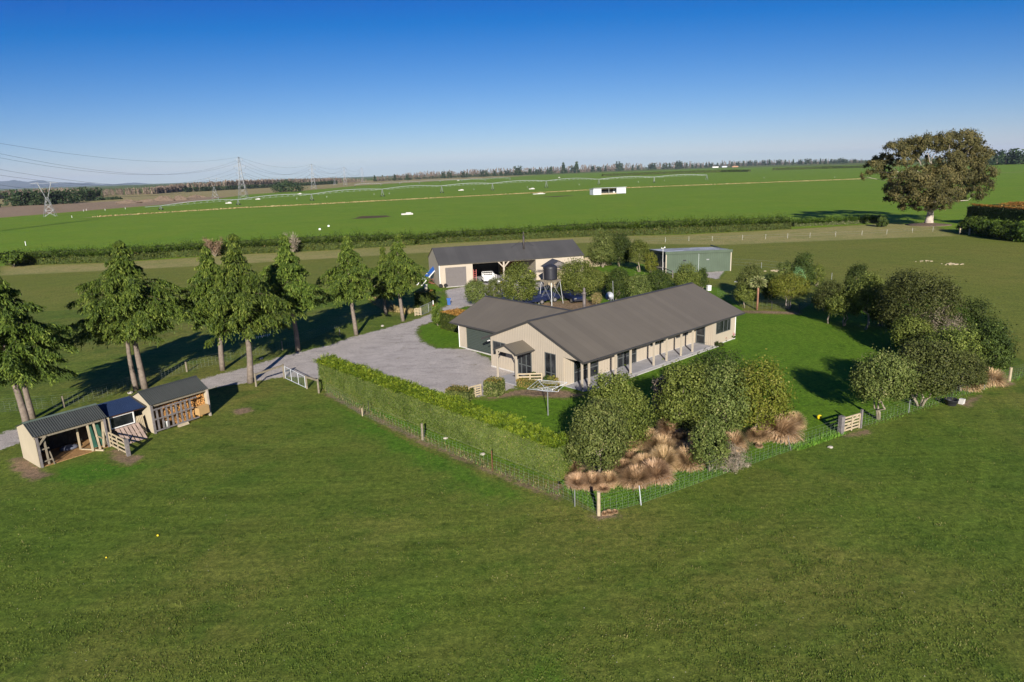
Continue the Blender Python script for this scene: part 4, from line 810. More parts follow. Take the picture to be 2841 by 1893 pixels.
# ---- right garden trees
T2 = dict(name='garden_tree', cat='tree')
shrub(2434, 1163, 986, 149, 'grey', 'small twin trunk tree standing alone beside the wooden lawn gate', seed=31, n=11250, size=.07, low=.27, stems=3, up=.5, **T2)
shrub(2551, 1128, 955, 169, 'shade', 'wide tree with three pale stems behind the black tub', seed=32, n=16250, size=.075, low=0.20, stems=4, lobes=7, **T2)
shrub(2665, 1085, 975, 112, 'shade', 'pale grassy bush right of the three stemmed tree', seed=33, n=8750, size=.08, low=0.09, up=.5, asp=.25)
shrub(2640, 1040, 908, 133, 'olive', 'mid green bush rising behind the three stemmed tree', seed=34, n=11250, size=.075)
shrub(2740, 1040, 895, 101, 'deep', 'dark green bush at the right end of the garden belt', seed=35, n=11250, size=.075, low=0.09)
shrub(2690, 975, 835, 101, 'deep', 'dark wispy bush on the outer right of the garden belt', seed=36, n=7500, size=.08, up=.4)
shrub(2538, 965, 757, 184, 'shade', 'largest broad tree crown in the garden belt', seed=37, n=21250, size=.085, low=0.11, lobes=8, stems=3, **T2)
shrub(2520, 990, 880, 91, 'olive', 'rounded olive tree below the largest crown', seed=38, n=8750, size=.07, low=0.12, **T2)
shrub(2600, 980, 845, 122, 'greytwig', 'pale twiggy half bare bush beside the largest crown', seed=39, n=6250, size=.08, asp=.2, up=.4)
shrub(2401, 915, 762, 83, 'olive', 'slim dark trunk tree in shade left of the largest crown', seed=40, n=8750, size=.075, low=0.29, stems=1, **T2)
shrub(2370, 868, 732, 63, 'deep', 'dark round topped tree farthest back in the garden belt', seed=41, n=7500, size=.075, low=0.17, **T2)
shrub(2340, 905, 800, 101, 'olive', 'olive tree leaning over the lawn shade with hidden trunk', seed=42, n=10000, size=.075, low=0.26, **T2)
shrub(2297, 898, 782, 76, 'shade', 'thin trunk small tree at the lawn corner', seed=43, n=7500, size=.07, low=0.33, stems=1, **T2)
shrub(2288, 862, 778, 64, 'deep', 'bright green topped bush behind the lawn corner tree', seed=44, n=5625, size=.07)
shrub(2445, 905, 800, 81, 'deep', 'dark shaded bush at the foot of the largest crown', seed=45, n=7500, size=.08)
shrub(2187, 857, 764, 108, 'lime', 'rounded yellow green tree with pale forked stems beside the cabbage tree', seed=46, n=11875, size=.065, low=.36, stems=4, barkm=palebark, **T2)
shrub(2212, 815, 741, 34, 'mint', 'pale mint green shrub behind the yellow green tree', seed=47, n=3750, size=.07, stems=1)
shrub(2225, 800, 702, 59, 'deep', 'tall dark pointed bush behind the yellow green tree', seed=48, n=7500, size=.08, up=.5)
shrub(2175, 795, 726, 50, 'grey', 'grey bush left of the tall dark pointed bush', seed=49, n=5000, size=.08)
shrub(2266, 795, 735, 36, 'olive', 'small light bush right of the tall dark pointed bush', seed=50, n=3750, size=.07)
shrub(2137, 838, 760, 46, 'deep', 'dark bush between the cabbage tree and the yellow green tree', seed=51, n=5625, size=.075)
shrub(2080, 825, 735, 67, 'grey', 'dark conical bush behind the cabbage tree', seed=52, n=8125, size=.075, up=.3)
shrub(2065, 855, 790, 61, 'olive', 'small tree with thin trunk left of the cabbage tree', seed=53, n=5625, size=.065, low=0.26, stems=1, **T2)
# ---- trees behind the house
shrub(1672, 742, 648, 84, 'grey', 'tall grey green tree right of the long shed', seed=61, n=12000, size=.10, low=.1, **T2)
shrub(1718, 740, 650, 76, 'deep', 'darker tree joined to the tall grey green tree by the paling fence', seed=62, n=12000, size=.10, low=.05, **T2)
shrub(1773, 755, 666, 58, 'olive', 'round olive tree with yellow mossy trunk near the green shed', seed=63, n=7500, size=.075, low=.3, stems=2, **T2)
shrub(1806, 758, 699, 40, 'lime', 'small rounded bush against the left end of the green shed', seed=64, n=4000, size=.07)
shrub(1905, 812, 734, 78, 'olive', 'broad bush in front of the green shed behind the ridge', seed=65, n=9000, size=.075)
shrub(1946, 805, 745, 38, 'deep', 'narrow bush beside the broad bush before the green shed', seed=66, n=3500, size=.075)
shrub(1822, 815, 752, 86, 'deep', 'dark green bush behind the house ridge, third from the right', seed=67, n=8000, size=.075)
shrub(1772, 840, 763, 70, 'grey', 'greyish bush just behind the house ridge right of the dish', seed=68, n=7000, size=.075)
shrub(1714, 838, 742, 60, 'deep', 'rounded green bush behind the satellite dish', seed=69, n=7500, size=.075)
shrub(1678, 815, 752, 48, 'olive', 'small bush between the dish bush and the big round tree', seed=70, n=4000, size=.075)
shrub(1606, 832, 722, 122, 'olive', 'biggest round olive tree behind the house, right of the tank stand', seed=71, n=15000, size=.08, low=.12, lobes=7, stems=3, **T2)
shrub(1442, 850, 731, 104, 'olive', 'full olive tree left of the tank stand', seed=72, n=14000, size=.08, low=.08, lobes=7, stems=3, **T2)
shrub(1322, 848, 776, 64, 'grey', 'grey green bush behind the garage ridge', seed=73, n=7500, size=.065)
shrub(1372, 842, 770, 46, 'grey', 'loose pale grey bush between the garage bush and the tank tree', seed=74, n=4000, size=.07)
shrub(1655, 850, 812, 34, 'dry', 'pale dry clump beside the blue car behind the house', seed=75, n=1800, size=.09, asp=.1, up=1.0, stems=1)
# small plants by the house
shrub(1995, 962, 948, 24, 'deep', 'low grey green cushion plant at the verandah end', seed=76, n=1500, size=.04, stems=1, low=0, cat='plant', name='plant')
for k, (x, y, w_) in enumerate(((2009, 948, 10), (2029, 941, 16))):
    t = shrub(x, y, y-12-3*k, w_+4, 'deep', ('pink flowering plant, smaller of two under the bedroom window', 'pink flowering plant at the far house corner, larger of two')[k], seed=77+k, n=500, size=.05, stems=1, low=0, cat='plant', name='plant')
    leaves('flower', [(0, 0, .38+.1*k, .22+.12*k, .2+.1*k, .16)], 90, .05, LS['flower'], t, 5+k, .8)
# ---- tussocks
def tussock_mesh(seed, n, kind):
    r = rs(seed); a = r.uniform(0, 2*math.pi, n); lean = np.abs(r.normal(size=n))*.75+.25; lean = np.minimum(lean, 2.0); Ls = r.uniform(.65, 1.15, n)
    C = []; U = []; V = []; T_ = []; nseg = 4
    p = np.stack([.12*np.cos(a)*r.uniform(0, 1, n), .12*np.sin(a)*r.uniform(0, 1, n), np.zeros(n)], 1); ang = lean*.55; side = np.stack([-np.sin(a), np.cos(a), np.zeros(n)], 1); ti = r.uniform(.1, .9, n)
    for s_ in range(nseg):
        d = np.stack([np.sin(ang)*np.cos(a), np.sin(ang)*np.sin(a), np.cos(ang)], 1); st = (Ls/nseg)[:, None]; C.append(p+d*st/2); U.append(d*st*.62); V.append(side*.013*(1.15-.2*s_)); T_.append(np.clip(ti-.50+.24*s_, 0, 1)); p = p+d*st; ang = ang+lean*.42
    return quads('blades', np.vstack(C), np.vstack(U), np.vstack(V), np.concatenate(T_), LS[kind])
TM = {}
def tussock(x, y, rpx, kind, label, v=0, flat_=1.):
    v = v+2*(int(x) % 3); k = (kind, v)
    g = gp(x, y+rpx*.70); dist = math.hypot(g[0], g[1]); s = rpx*math.hypot(dist, CAMH)/FPX/.72
    if k not in TM: b_ = tussock_mesh(100+v, 3200, kind); TM[k] = b_
    else: b_ = TM[k].copy(); COL.objects.link(b_)
    b_.location = (g[0], g[1], 0); rt_ = random.Random(int(x*7+y)); b_.scale = (s*rt_.uniform(.85, 1.25), s*rt_.uniform(.85, 1.15), s*rt_.uniform(.75, 1.1)); b_.rotation_euler = (rt_.uniform(-.25, .05), rt_.uniform(-.15, .15), x*.37); b_.name = 'tussock'
    tag(b_, label, 'tussock', 'brown tussock grasses around the garden fence')
def q15(X, Y): return (1500+X/2.8, 900+Y/2.8)
TL = [(1010, 800, 115, 0, 'big straw tussock at the top of the bank under the large olive bush'), (830, 880, 95, 1, 'tussock left of the big straw tussock, greenish at its heart'), (1085, 860, 85, 0, 'pale tussock on the right shoulder of the big straw tussock'),
 (930, 940, 95, 1, 'brown tussock in the middle of the bank'), (705, 940, 48, 0, 'small pale tussock beside the front dome shrub'), (700, 1015, 55, 1, 'small drooping tussock below the small pale one'), (960, 1030, 105, 1, 'dark centred tussock in the bank centre'),
 (1150, 1035, 100, 1, 'orange brown tussock left of the scruffy bush'), (735, 1165, 110, 1, 'large round tussock above the leaning white standard'), (905, 1130, 105, 0, 'pale tussock right of the large round one'), (810, 1075, 75, 1, 'greenish tussock behind the large round one'), (640, 1090, 60, 1, 'half hidden tussock at the right foot of the dome shrub'),
 (225, 1100, 85, 1, 'tall tussock between the clipped hedge end and the dome shrub'), (290, 1195, 85, 0, 'straw tussock at the foot of the hedge end'), (400, 1205, 80, 0, 'flattened straw tussock under the dome shrub left'), (530, 1195, 75, 0, 'flattened straw tussock under the dome shrub right'), (480, 1262, 42, 0, 'small pale tussock behind the corner strainer post'),
 (1512, 905, 88, 0, 'pinkish tussock standing alone below the yellow tinged bush'), (1690, 850, 66, 1, 'dark small tussock left of the biggest right hand tussocks'), (1697, 938, 24, 0, 'tiny pale tussock near the lawn fence'), (1855, 790, 125, 0, 'biggest shaggy tussock at the right end of the bank'), (1965, 745, 72, 1, 'orange tussock behind the biggest shaggy one')]
for i, (X, Y, r_, v, l) in enumerate(TL): tussock(*q15(X, Y), r_/2.8, 'tussgreen' if v else 'tussock', l, v)
def q5(X, Y): return (1950+X/2.613, 680+Y/2.613)
for X, Y, r_, v, l in ((1990, 965, 62, 1, 'rusty tussock under the right end of the garden belt'), (1925, 1000, 58, 0, 'pale straw tussock left of the rusty one in the garden belt'), (2080, 950, 75, 0, 'grey straw tussock beside the right strainer post')): tussock(*q5(X, Y), r_/2.613, 'tussgreen' if v else 'tussock', l, v)
for k, (x, y) in enumerate(((1676, 1424), (1690, 1420), (1706, 1418))): tussock(x, y, 7+2*(k % 2), 'tussock', ('first', 'second', 'third')[k]+' tuft of dead straw right of the corner strainer post', 0)
# rank grass strips along the garden fence
def blades(name, poly, n, h, kind, label, cat='grass', wd=.012, lean=.35, seed=5, z=0):
    P = np.array(poly)[:, :2]; lo, hi = P.min(0), P.max(0); r = rs(seed); q = r.uniform(size=(n*3, 2))*(hi-lo)+lo; q = q[poly_sd(q, P) > 0][:n]; n = len(q)
    hh = h*r.uniform(.4, 1.3, n); a = r.uniform(0, 6.28, n); ln = np.abs(r.normal(size=n))*lean; d = np.stack([np.sin(ln)*np.cos(a), np.sin(ln)*np.sin(a), np.cos(ln)], 1)
    C = np.column_stack([q, np.full(n, z)])+d*hh[:, None]/2; s_ = np.stack([-np.sin(a), np.cos(a), 0*a], 1)
    o = quads(name, C, d*hh[:, None]/2, s_*wd*r.uniform(.6, 1.6, (n, 1)), np.clip(r.normal(.5, .22, n), 0, 1), LS[kind]); o['kind'] = 'stuff'; return tag(o, label, cat)
blades('rank_grass', G([(1552, 1336), (1600, 1330), (1770, 1340), (1900, 1300), (2040, 1290), (2190, 1235), (2200, 1250), (2047, 1302), (1775, 1400), (1665, 1428), (1580, 1375)]), 30000, .10, 'rank', 'rank green grass growing along the wire fence below the tussocks', wd=.012)
blades('rank_grass', ribbon([(895, 1075), (960, 1105), (1040, 1143), (1170, 1205), (1366, 1295), (1560, 1370)], 1.1), 5500, .12, 'rank', 'rank green grass at the foot of the clipped hedge', wd=.014, seed=6)
blades('dry_grass', ribbon([(900, 1084), (960, 1110), (1040, 1150), (1170, 1214), (1366, 1302), (1560, 1376)], .7), 3500, .22, 'dry', 'dry straw grass tangled in the hedge fence', wd=.012, seed=7)
blades('rank_grass', ribbon([(2200, 1248), (2336, 1200)], .8)+[], 2500, .2, 'rank', 'rank grass along the fence left of the wooden gate', seed=8)
blades('rank_grass', ribbon([(2400, 1182), (2570, 1128), (2800, 1056), (2900, 1022)], .9), 6000, .12, 'rank', 'rank grass along the fence right of the wooden gate', seed=9)
blades('rank_grass', ribbon([(1150, 868), (1085, 862), (1060, 845), (1040, 830)], 2.0), 5000, .45, 'dry', 'tall dry grass under the farthest avenue conifers', seed=10, wd=.02)
r = rs(55); n = 15000; pxs = r.uniform(-60, 2900, n); pys = 1120+800*r.uniform(size=n)**.8; W_ = np.array([gp(a, b)[:2] for a, b in zip(pxs, pys)])
ok = (poly_sd(W_, lawn_poly) < -.3) & (poly_sd(W_, G(drive)) < -.3) & (poly_sd(W_, G([(-200, 1330), (130, 1340), (600, 1200), (620, 1040), (300, 1060), (-200, 1150)])) < -.2) & (poly_sd(W_, G([(860, 1040), (1550, 1345), (1600, 1200), (900, 960)])) < 0)
W_ = W_[ok]; cl = np.sin(W_[:, 0]*.9+W_[:, 1]*.35)+np.sin(W_[:, 1]*1.3-W_[:, 0]*.5)+r.normal(size=len(W_))*.9; W_ = W_[cl > -.6]; nb = 9
B_ = np.repeat(W_, nb, 0)+r.normal(size=(len(W_)*nb, 2))*.11; n = len(B_); hh = r.uniform(.035, .085, n)*np.repeat(r.uniform(.6, 1.3, len(W_)), nb); a = r.uniform(0, 6.28, n); ln = np.abs(r.normal(size=n))*.5; d = np.stack([np.sin(ln)*np.cos(a), np.sin(ln)*np.sin(a), np.cos(ln)], 1)
tag(quads('pasture_tufts', np.column_stack([B_, np.zeros(n)])+d*hh[:, None]/2, d*hh[:, None]/2, np.stack([-np.sin(a), np.cos(a), 0*a], 1)*r.uniform(.008, .018, (n, 1)), np.clip(np.repeat(r.normal(.45, .2, len(W_)), nb)+r.normal(size=n)*.12, 0, 1), LS['turf']), 'short tufts of grass standing in the foreground pasture', 'grass', None, 'stuff')
# ================================================================ avenue conifers
def conifer(bx, by, topy, wpx, seed, label, crown0=.3, n_br=150, lean=0, dens=1.0, skew=0):
    g = gp(bx, by); h = hgt(g, topy); dist = math.hypot(g[0], g[1]); wm = wpx*math.hypot(dist, CAMH-h/2)/FPX/2*.92
    t = thing('conifer', label, 'tree', (g[0], g[1], 0), group='avenue of tall drooping conifers'); r = rs(seed)
    axis = lambda z: np.array([lean*z/h*1.0+.15*math.sin(z*.5+seed), .12*math.sin(z*.7+2*seed), z])
    m = MB(); bm_ = MB(); zz = np.linspace(-.1, h*.97, 12); m.tube([axis(z) for z in zz], [.0205*h*(1-.93*z/h)+.02 for z in np.maximum(zz, 0)], 10); 
    C = []; U = []; V = []; Tn = []
    for b in range(n_br):
        k = (b+r.uniform())/n_br; k = k**.9; nt_ = 15; k = (1-.75)*k+.75*(math.floor(k*nt_)+.5)/nt_; k = min(1, max(0, k+r.normal()*.008)); z = h*(crown0+.05+(.95-crown0)*k*.99); prof = np.interp(k, [0, .10, .25, .40, .55, .68, .80, .90, 1], [.50, .90, 1.0, .84, .56, .33, .18, .10, .04])
        L = wm*prof*r.uniform(.50, 1.08); 
        L *= 1+.30*math.sin(2.1*math.floor(k*15)+seed*1.7+1.5*math.sin(b*2.39996)); L *= .78+.5*abs(math.sin(b*2.39996*.5+seed+k*5))
        if r.uniform() < .10: L *= 1.3
        az = b*2.39996+r.uniform(-.3, .3); dirx = np.array([math.cos(az), math.sin(az), 0.]); 
        if skew: L *= 1+skew*dirx[0]
        o_ = axis(z); rise = r.uniform(.0, .30)+.25*k; pts = []
        for s_ in range(7):
            q = s_/6; pts.append(o_+dirx*L*q+np.array([0, 0, L*((rise+.12)*q-(.42+.2*k)*q*q)]))
        bm_.tube(pts[:5], [max(.006, .010*L*(1-i/6)+.004) for i in range(5)], 4, cap=False)
        nsp = max(5, int(L*11*dens)); q = r.uniform(.12, 1.0, nsp)**.75; idx = np.minimum((q*6).astype(int), 5); fr = q*6-idx; PP = np.array(pts); base = PP[idx]*(1-fr[:, None])+PP[idx+1]*fr[:, None]
        side = np.array([-dirx[1], dirx[0], 0]); spread = L*.24*(1.15-q)+.10
        for j in range(nsp):
            bt = r.uniform(-.25, .25)
            sgn = r.choice([-1, 1]); tipd = unit(dirx*r.uniform(.3, 1.0)+side*sgn*r.uniform(.2, 1.1)+np.array([0, 0, -r.uniform(.1, .9)])); Ls = spread[j]*r.uniform(.9, 1.7)+.14
            nl = 12; qq = (np.arange(nl)+r.uniform(size=nl)*.6)/nl; cen = base[j]+tipd*(Ls*qq)[:, None]+np.array([0, 0, -1.])*(Ls*.35*qq**2)[:, None]+r.normal(size=(nl, 3))*.05
            dn = unit(tipd*.8+np.array([0, 0, -.7])+r.normal(size=(nl, 3))*.45); sz = r.uniform(.08, .17, nl)[:, None]
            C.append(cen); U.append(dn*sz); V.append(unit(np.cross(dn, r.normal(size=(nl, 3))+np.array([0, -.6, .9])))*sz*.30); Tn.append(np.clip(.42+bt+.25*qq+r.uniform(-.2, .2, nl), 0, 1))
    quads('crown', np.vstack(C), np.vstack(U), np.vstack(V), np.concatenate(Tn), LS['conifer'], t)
    bm_.build('branches', darkbark, t); m.build('trunk', bark, t, smooth=True); return t
conifer(68, 1185, 735, 250, 1, 'leftmost avenue conifer cut by the picture edge', .30, 170, skew=.1)
conifer(89, 1160, 790, 190, 2, 'second trunk close behind the leftmost avenue conifer', .34, 120)
conifer(402, 1078, 664, 262, 3, 'broad avenue conifer rising behind the small sheds', .34, 190, lean=-.3)
conifer(380, 1084, 760, 150, 4, 'shaded second trunk inside the broad conifer behind the sheds', .42, 90)
conifer(623, 1027, 681, 200, 5, 'shaded conifer left behind the tallest one near the field gate', .36, 150)
conifer(697, 1062, 645, 210, 6, 'tallest sunlit avenue conifer beside the field gate', .30, 190, skew=.12)
conifer(823, 977, 650, 180, 7, 'conifer with one long left arm near the drive, right of the tallest', .34, 160)
conifer(985, 930, 650, 150, 8, 'lone slim conifer on the verge of the gravel drive', .34, 150)
conifer(1117, 891, 645, 128, 9, 'last conifer beside the clipped hedge block and track', .34, 130)
conifer(1072, 872, 682, 84, 10, 'smaller conifer hidden behind the last one of the avenue', .2, 90)
# ================================================================ cabbage tree
g = gp(2100, 860); t = thing('cabbage_tree', 'single cabbage tree with a spiky round head on a bare brown trunk', 'tree', (g[0], g[1], 0)); hh = hgt(g, 786)
r = rs(3); n = 420; d = unit(r.normal(size=(n, 3))); d[:, 2] = np.abs(d[:, 2]+.15)-.35; d = unit(d); L_ = r.uniform(.75, 1.15, (n, 1)); C = []; U = []; V = []; Tn = []
for k in range(3):
    q = d*(k/3+.17)*L_; q[:, 2] -= .18*((k/3)**2); dd = unit(d-np.array([0, 0, .35*k/2])); C.append(q+(0, 0, hh)); U.append(dd*L_*.2); V.append(unit(np.cross(dd, r.normal(size=(n, 3))))*.055); Tn.append(np.clip(r.uniform(.1, .8, n)+.08*k, 0, 1))
quads('crown', np.vstack(C), np.vstack(U), np.vstack(V), np.concatenate(Tn), LS['palm'], t)
part('trunk', solid('rusty_brown_bark', (.26, .14, .09), .95, .1, var=.3, scale=6, bump=.5), t, lambda m: m.tube([(0, 0, -.05), (.03, 0, hh*.5), (0, 0, hh)], [.14, .11, .13], 8), smooth=True)
# ================================================================ hedges
def wavy_body(m, P0, P1, w_, h0, h1, seg, amp, seed, ztop=None):
    """solid clipped body along P0->P1, w_ wide, slightly uneven"""
    r = rs(seed); d = P1-P0; L = np.linalg.norm(d); d = d/L; nn = np.array([-d[1], d[0]]); n = max(2, int(L/seg)); sec = 7
    prof = [(-.5, 0), (-.5, .5), (-.5, .93), (-.25, 1.0), (.25, 1.0), (.5, .93), (.5, .5), (.5, 0)]; vs = []
    for i in range(n+1):
        k = i/n; c = P0+d*L*k; h = h0+(h1-h0)*k
        for j, (a, b) in enumerate(prof):
            e = 0 if b == 0 else r.normal()*amp; q = c+nn*(a*w_+e*(1 if a > 0 else -1)*(abs(a) > .3)); vs.append((q[0], q[1], max(0, b*h+(r.normal()*amp*.6 if b > .9 else 0))))
    fs = [(i*8+j, (i+1)*8+j, (i+1)*8+j+1, i*8+j+1) for i in range(n) for j in range(7)]; fs += [tuple(range(8))[::-1], tuple(n*8+j for j in range(8))]; m.add(vs, fs)
def face_leaves(P0, P1, w_, h0, h1, dens, size, seed, mat, par, name='clipped_face', top=False, z0=0., depth=.06, ztopf=1.0, asp=.5, sides=(0, 1, 2, 3)):
    r = rs(seed); d = P1-P0; L = np.linalg.norm(d); d = d/L; nn = np.array([-d[1], d[0]]); Pk = []; Nk = []
    hm = max(h0, h1)
    for sgn, i_ in ((-1, 0), (1, 1)):
        if i_ not in sides: continue
        n = int(L*hm*dens); k = r.uniform(0, 1, n); z = r.uniform(z0, 1, n)*ztopf; c = P0[None]+d[None]*(L*k)[:, None]+nn[None]*(sgn*(w_/2+r.normal(size=n)*depth))[:, None]; Pk.append(np.column_stack([c, z*(h0+(h1-h0)*k)])); Nk.append(np.tile(np.append(nn*sgn, 0), (n, 1)))
    for sgn, i_ in ((0, 2), (1, 3)):
        if i_ not in sides: continue
        n = int(w_*hm*dens); k = r.uniform(-.5, .5, n); z = r.uniform(z0, 1, n)*ztopf; c = (P0 if sgn == 0 else P1)[None]+nn[None]*(w_*k)[:, None]+d[None]*((sgn*2-1)*np.abs(r.normal(size=n)*depth))[:, None]; Pk.append(np.column_stack([c, z*(h0 if sgn == 0 else h1)])); Nk.append(np.tile(np.append(d*(sgn*2-1), 0), (n, 1)))
    if top:
        n = int(L*w_*dens); k = r.uniform(0, 1, n); a = r.uniform(-.5, .5, n); c = P0[None]+d[None]*(L*k)[:, None]+nn[None]*(w_*a)[:, None]; Pk.append(np.column_stack([c, (h0+(h1-h0)*k)*ztopf+r.normal(size=n)*depth])); Nk.append(np.tile([0, 0, 1.], (n, 1)))
    P = np.vstack(Pk); N = unit(np.vstack(Nk)+r.normal(size=(len(P), 3))*.55); n = len(P)
    U = unit(np.cross(N, r.normal(size=(n, 3)))+np.array([0, 0, .4])); V = unit(np.cross(N, U)); s_ = size*r.uniform(.5, 1.4, (n, 1))
    pn = np.sin(P[:, 0]*1.7+P[:, 2]*2)*np.cos(P[:, 1]*1.3+P[:, 2])*.13+np.sin(P[:, 0]*4.1+P[:, 2]*5)*np.sin(P[:, 1]*3.7-P[:, 2]*4)*.13  # tint ripple paints the shade of hollows into the hedge face
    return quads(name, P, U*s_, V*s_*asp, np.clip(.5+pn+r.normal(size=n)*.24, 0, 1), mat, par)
def fronds(P0, P1, w_, h0, h1, n, L0, size, seed, mat, par, name='top_growth', nl=9, out=.6, tones=(.35, .75), lift=0.):
    """soft feathery shoots standing on a hedge top"""
    r = rs(seed); d = P1-P0; Ln = np.linalg.norm(d); d = d/Ln; nn = np.array([-d[1], d[0]]); k = r.uniform(0, 1, n); a = r.uniform(-.52, .52, n)
    bump_ = .5+.5*np.sin(k*Ln*1.9+seed)*np.sin(k*Ln*.73+2); bump_ = bump_**1.4; base = np.column_stack([P0[None]+d[None]*(Ln*k)[:, None]+nn[None]*(w_*a)[:, None], h0+(h1-h0)*k-.1+lift])
    dr = unit(np.column_stack([nn[None]*(a*2*out)[:, None]+d[None]*(r.normal(size=n)*.35)[:, None], np.full(n, .75)])+r.normal(size=(n, 3))*.18); Lf = (L0*(.55+.75*bump_)*r.uniform(.6, 1.3, n))[:, None]
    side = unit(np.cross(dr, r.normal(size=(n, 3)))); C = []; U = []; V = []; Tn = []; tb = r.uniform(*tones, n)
    for j in range(nl):
        q = (j+.5)/nl; c = base+dr*Lf*q; c[:, 2] -= (Lf[:, 0]*.30*q*q); sg = 1 if j % 2 else -1; ld = unit(dr*.8+side*sg*.8+r.normal(size=(n, 3))*.25-np.array([0, 0, .25*q])); s_ = size*(1.2-.7*q)*r.uniform(.7, 1.3, (n, 1))
        C.append(c+ld*s_*.6); U.append(ld*s_); V.append(unit(np.cross(ld, unit(r.normal(size=(n, 3))*.6+np.cross(dr, side))))*s_*.34); Tn.append(np.clip(tb-.2+.3*q+r.normal(size=n)*.08, 0, 1))  # shoots tinted dark at the base, painting shaded gaps between them
    return quads(name, np.vstack(C), np.vstack(U), np.vstack(V), np.concatenate(Tn), mat, par)
core = solid('hedge_heart', (.045, .06, .018), .95, .05, var=.4, scale=1.5, bump=.6)
coref = solid('hedge_heart_light', (.12, .15, .05), .95, .05, var=.35, scale=1.2, bump=.8)
# the clipped hedge in the foreground
a0 = gp(888, 1078)[:2]; a1 = gp(1551, 1336)[:2]; d = (a1-a0)/np.linalg.norm(a1-a0); nn = np.array([-d[1], d[0]])
HWd = 1.15; c0 = a0+nn*HWd/2; c1 = a1+nn*HWd/2; 
h0_ = hgt(a0, 1000); h1_ = hgt(a1, 1238)
t = thing('clipped_hedge', 'long clipped green hedge with bushy yellow green top beside the gravel yard', 'hedge')
m = MB(); wavy_body(m, c0+d*.05, c1-d*.05, HWd-.12, h0_-.08, h1_-.08, .5, .03, 5); m.build('hedge_body', coref, t)
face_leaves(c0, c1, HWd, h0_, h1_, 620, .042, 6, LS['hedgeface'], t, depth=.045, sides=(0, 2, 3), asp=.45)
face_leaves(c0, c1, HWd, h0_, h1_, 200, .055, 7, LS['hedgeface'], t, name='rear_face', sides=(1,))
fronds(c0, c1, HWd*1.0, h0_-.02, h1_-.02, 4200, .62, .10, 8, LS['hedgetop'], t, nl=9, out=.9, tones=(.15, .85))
# long cypress hedge across the paddock
def longhedge(P, hs, w_, seed, label, bare=False, sh=1.0):
    t = thing('cypress_hedge', label, 'hedge'); Q = [gp(*q)[:2] for q in P]; H_ = [hgt(np.array([*q, 0]), p[1]-k)for q, p, k in zip(Q, P, hs)]
    off = lambda a, b: (lambda d: np.array([-d[1], d[0]])*w_/2)((b-a)/np.linalg.norm(b-a))
    C = []; 
    for i in range(len(Q)-1):
        o_ = off(Q[i], Q[i+1]); A_, B_ = Q[i]+o_, Q[i+1]+o_; Ls = np.linalg.norm(B_-A_); fh = .58
        m = MB(); wavy_body(m, A_, B_, w_*.86, H_[i]*fh, H_[i+1]*fh, 1.5, .12, seed+i); m.build('hedge_body', core, t)
        if bare: face_leaves(A_, B_, w_, H_[i]*.45, H_[i+1]*.45, 12, .16, seed+i, LS['greytwig'], t, name='bare_base', sides=(0, 2, 3), depth=.12, asp=.2)
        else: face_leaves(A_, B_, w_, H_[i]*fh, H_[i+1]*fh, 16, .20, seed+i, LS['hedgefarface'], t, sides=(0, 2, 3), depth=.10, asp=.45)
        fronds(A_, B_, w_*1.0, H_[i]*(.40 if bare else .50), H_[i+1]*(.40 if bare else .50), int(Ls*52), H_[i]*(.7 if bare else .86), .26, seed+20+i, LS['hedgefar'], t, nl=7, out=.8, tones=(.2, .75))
        if not bare:
            m = MB(); wavy_body(m, A_, B_, w_*.62, H_[i]*.82, H_[i+1]*.82, 1.1, .18, seed+i+9); m.build('growth_heart', core, t)
    return t
longhedge([(12, 738), (150, 734), (306, 729), (459, 717), (669, 706), (900, 695), (1150, 681)], [38, 42, 44, 42, 42, 44, 34], 3.6, 30, 'long dark cypress hedge behind the avenue with a shaggy top, left of its gap')
longhedge([(1166, 680), (1240, 674), (1430, 666), (1622, 657), (1760, 654), (1900, 650), (2050, 643), (2196, 636)], [31, 34, 36, 42, 44, 44, 42, 38], 3.6, 50, 'long dark cypress hedge behind the sheds with a shaggy top, right of its gap')
longhedge([(2204, 630), (2320, 625), (2446, 619)], [28, 27, 30], 2.2, 70, 'shorter hedge with bare grey stems at its foot near the gum tree', bare=True)
g = gp(30, 742); t = shrub(40, 742, 700, 60, 'hedgefar', 'rounded small tree at the left end of the long hedge', seed=90, n=3500, size=.25, low=.35, cat='tree', name='hedge_tree')
# big clipped block at the right edge, and the pines before it
b0 = gp(2678, 622)[:2]; b1 = gp(3050, 668)[:2]
t = thing('shelter_hedge', 'tall squared dark hedge with a sunburnt flat top at the right edge', 'hedge')
d = (b1-b0)/np.linalg.norm(b1-b0); nn = np.array([-d[1], d[0]]); wd_ = 16; c0, c1 = b0+nn*wd_/2, b1+nn*wd_/2; hb = hgt(np.array([*b0, 0]), 570)
m = MB(); wavy_body(m, c0, c1, wd_, hb, hb, 1.5, .1, 91); m.build('hedge_body', core, t)
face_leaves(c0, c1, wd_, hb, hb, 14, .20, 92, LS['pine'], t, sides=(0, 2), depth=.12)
r = rs(8); n = 26000; k = r.uniform(0, 1, n)*np.linalg.norm(c1-c0); a = r.uniform(-.5, .5, n)*wd_; P = np.column_stack([c0[None]+d[None]*k[:, None]+nn[None]*a[:, None], hb+.1+r.normal(size=n)*.12+.35*np.sin(a*.5)]); U = unit(r.normal(size=(n, 3))*(1, 1, .3)); V = unit(np.cross(U, [0, 0, 1.])+r.normal(size=(n, 3))*.3)
quads('burnt_top', P, U*.2, V*.1, np.clip(r.normal(.5, .2, n), 0, 1), LS['orange'], t)
